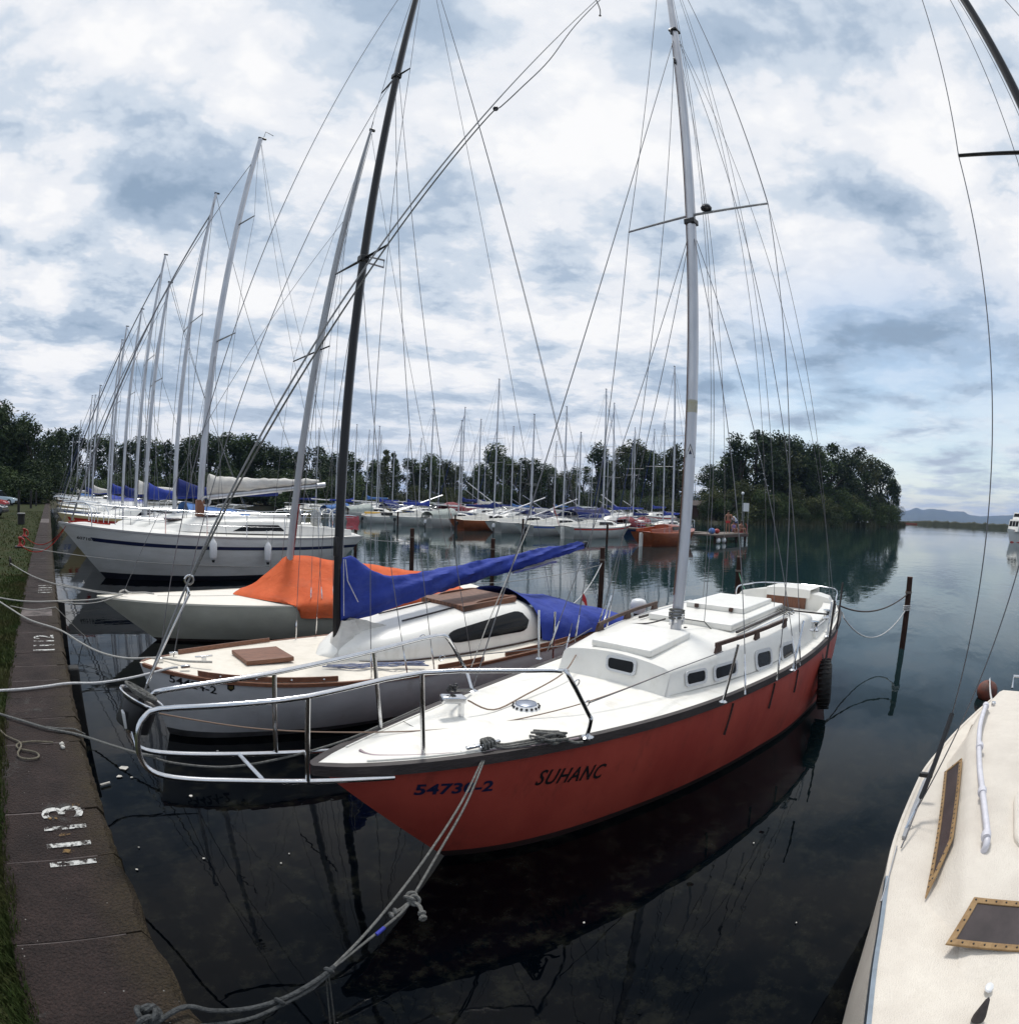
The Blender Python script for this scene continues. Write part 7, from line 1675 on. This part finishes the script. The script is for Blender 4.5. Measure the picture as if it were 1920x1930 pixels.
def ship():
    t = thing('passenger_ship', 'white passenger ship with dark windows at the right edge', 'ship', (86, -10, 0)); c = lambda X: -9.3
    y0 = -8.4
    # bow towards the camera's left; hull runs off to the right (towards -Y)
    rot = lambda x, y, z: Vector((84.7+.72*(y*.677+x*.736), -8.35+.72*(y*.736-x*.677), z*.72))
    def ring(x, w, z0, z1): return [rot(x, -w*.75, -.2), rot(x, -w*.9, .5), rot(x, -w, z1), rot(x, w, z1), rot(x, w*.9, .5), rot(x, w*.75, -.2)]
    MB().loft([[rot(.9, 0, -.2), rot(.5, 0, .5), rot(-.3, 0, 2.45), rot(-.3, 0, 2.45), rot(.5, 0, .5), rot(.9, 0, -.2)], ring(1.5, .5, 0, 2.35), ring(3.2, 1.3, 0, 2.15), ring(6, 2.0, 0, 1.95), ring(12, 2.3, 0, 1.8), ring(22, 2.1, 0, 1.8)], cap1=True).build('hull', M_HULLW, t, smooth=35)
    MB().loft([[rot(x, -w*1.01, z), rot(x, -w*1.01, z+.14)] for x, w, z in ((1.5, .5, 2.18), (3.2, 1.3, 1.98), (6, 2.0, 1.78), (12, 2.3, 1.63), (22, 2.1, 1.63))]).build('red_stripe', mat('ship_red', (.30, .03, .03), .5), t)
    MB().loft([[rot(x, -w*1.02, -.2), rot(x, -w*1.02, .25)] for x, w in ((.85, .05), (1.5, .40), (3.2, 1.05), (6, 1.62), (12, 1.9), (22, 1.7))]).build('boot_top', C_RED, t)
    def deckbox(x0, x1, w, z0, z1, nm, rk=.5):
        MB().loft([[rot(x0, -w*.8, z0), rot(x0+rk, -w*.78, z1), rot(x0+rk, w*.78, z1), rot(x0, w*.8, z0)], [rot(x1, -w, z0), rot(x1, -w*.95, z1), rot(x1, w*.95, z1), rot(x1, w, z0)]], cap0=True, cap1=True).build(nm, M_WHITE, t, smooth=30)
    deckbox(1.6, 20, 1.75, 1.95, 4.2, 'main_cabin', .8); deckbox(3.0, 8, 1.4, 4.2, 5.5, 'wheelhouse', .6)
    for x in (3.6, 5.4, 7.2, 9.0, 10.8): MB().add([rot(x, -1.84, 2.7), rot(x+1.4, -1.84, 2.7), rot(x+1.4, -1.82, 3.9), rot(x, -1.82, 3.9)], [(0, 1, 2, 3)]).build('window', M_PANE, t, smooth=None)
    for y in (-1.2, -.35, .5): MB().add([rot(1.93, y, 2.9), rot(1.93, y+.75, 2.9), rot(2.27, y+.72, 3.9), rot(2.27, y, 3.9)], [(0, 1, 2, 3)]).build('window', M_PANE, t, smooth=None)
    MB().add([rot(3.2, -1.0, 4.7), rot(3.2, 1.0, 4.7), rot(3.5, .95, 5.3), rot(3.5, -.95, 5.3)], [(0, 1, 2, 3)]).build('window', M_PANE, t, smooth=None)
    MB().tube([rot(6.5, 0, 5.5), rot(6.4, 0, 7.0)], .06, 6).build('signal_mast', M_WHITE, t)
ship()
def car(p, yaw, paint, label):
    t = thing('car', label, 'car', p, 'cars parked beyond the lawn'); o = Vector(p); c, s = math.cos(yaw), math.sin(yaw)
    q = lambda x, y, z: o+Vector((x*c-y*s, x*s+y*c, z))
    prof = [(0, .32, .60, .76), (.25, .24, .72, .80), (1.1, .22, .84, .82), (2.1, .22, .90, .83), (3.2, .22, .92, .83), (3.75, .26, .84, .80), (3.95, .34, .66, .74)]
    MB().loft([[q(x, -w, z0), q(x, -w*1.01, (z0+z1)/2), q(x, -w*.92, z1), q(x, w*.92, z1), q(x, w*1.01, (z0+z1)/2), q(x, w, z0)] for x, z0, z1, w in prof], closed=True, cap0=True, cap1=True).build('body', paint, t, smooth=35, bevel=.03)
    MB().loft([[q(x, -w, .84), q(x, -w*.84, z), q(x, w*.84, z), q(x, w, .84)] for x, z, w in ((1.05, .85, .74), (1.75, 1.36, .72), (2.9, 1.40, .72), (3.7, .90, .70))], cap0=True, cap1=True).build('greenhouse', M_PANE, t, smooth=35)
    MB().loft([[q(x, -w, z), q(x, 0, z+.04), q(x, w, z)] for x, z, w in ((1.72, 1.375, .61), (2.3, 1.41, .61), (2.92, 1.41, .61))]).build('roof', paint, t, smooth=60)
    for x in (.72, 3.15):
        for y in (-.74, .74):
            w = MB().lathe([(.10, -.09), (.29, -.09), (.31, -.05), (.31, .05), (.29, .09), (.10, .09)], q(x, y, .31), (-s, c, 0), 18).build('wheel', M_RUB, t, smooth=40)
            MB().lathe([(.17, -.10), (.17, .10)], q(x, y, .31), (-s, c, 0), 12).build('rim', M_ALU, w)
    for y in (-.55, .55): MB().box(q(.06, y, .58), (.10, .28, .14), (Vector((c, s, 0)), Vector((-s, c, 0)), Vector((0, 0, 1)))).build('headlight', M_PLAS, t, bevel=.02)
    MB().box(q(-.0, 0, .40), (.12, 1.5, .16), (Vector((c, s, 0)), Vector((-s, c, 0)), Vector((0, 0, 1)))).build('bumper', M_RUB, t, bevel=.03)
def cars():
    red = mat('car_red', (.42, .018, .014), .25, coat=.5); blu = mat('car_pale_blue', (.42, .52, .60), .25, coat=.5); drk = mat('car_dark', (.02, .025, .03), .25, coat=.5)
    a = at(31, 953, z=QZ); car((a.x, a.y, QZ), R(170), blu, 'pale blue car parked on the far side of the lawn')
    a = at(14, 962, z=QZ); car((a.x, a.y, QZ), R(170), red, 'red car nearest the left edge of the lawn')
    a = at(10, 976, z=QZ); car((a.x, a.y, QZ), R(170), drk, 'dark car cut off by the left edge')
    a = at(44, 934, z=QZ); car((a.x, a.y, QZ), R(170), red, 'second red car, farther off behind the pale blue one')
    w = mat('van_white', (.7, .7, .7), .3)
    a = at(52, 926, z=QZ); car((a.x, a.y, QZ), R(150), w, 'white car far off under the trees beyond the lawn')
cars()
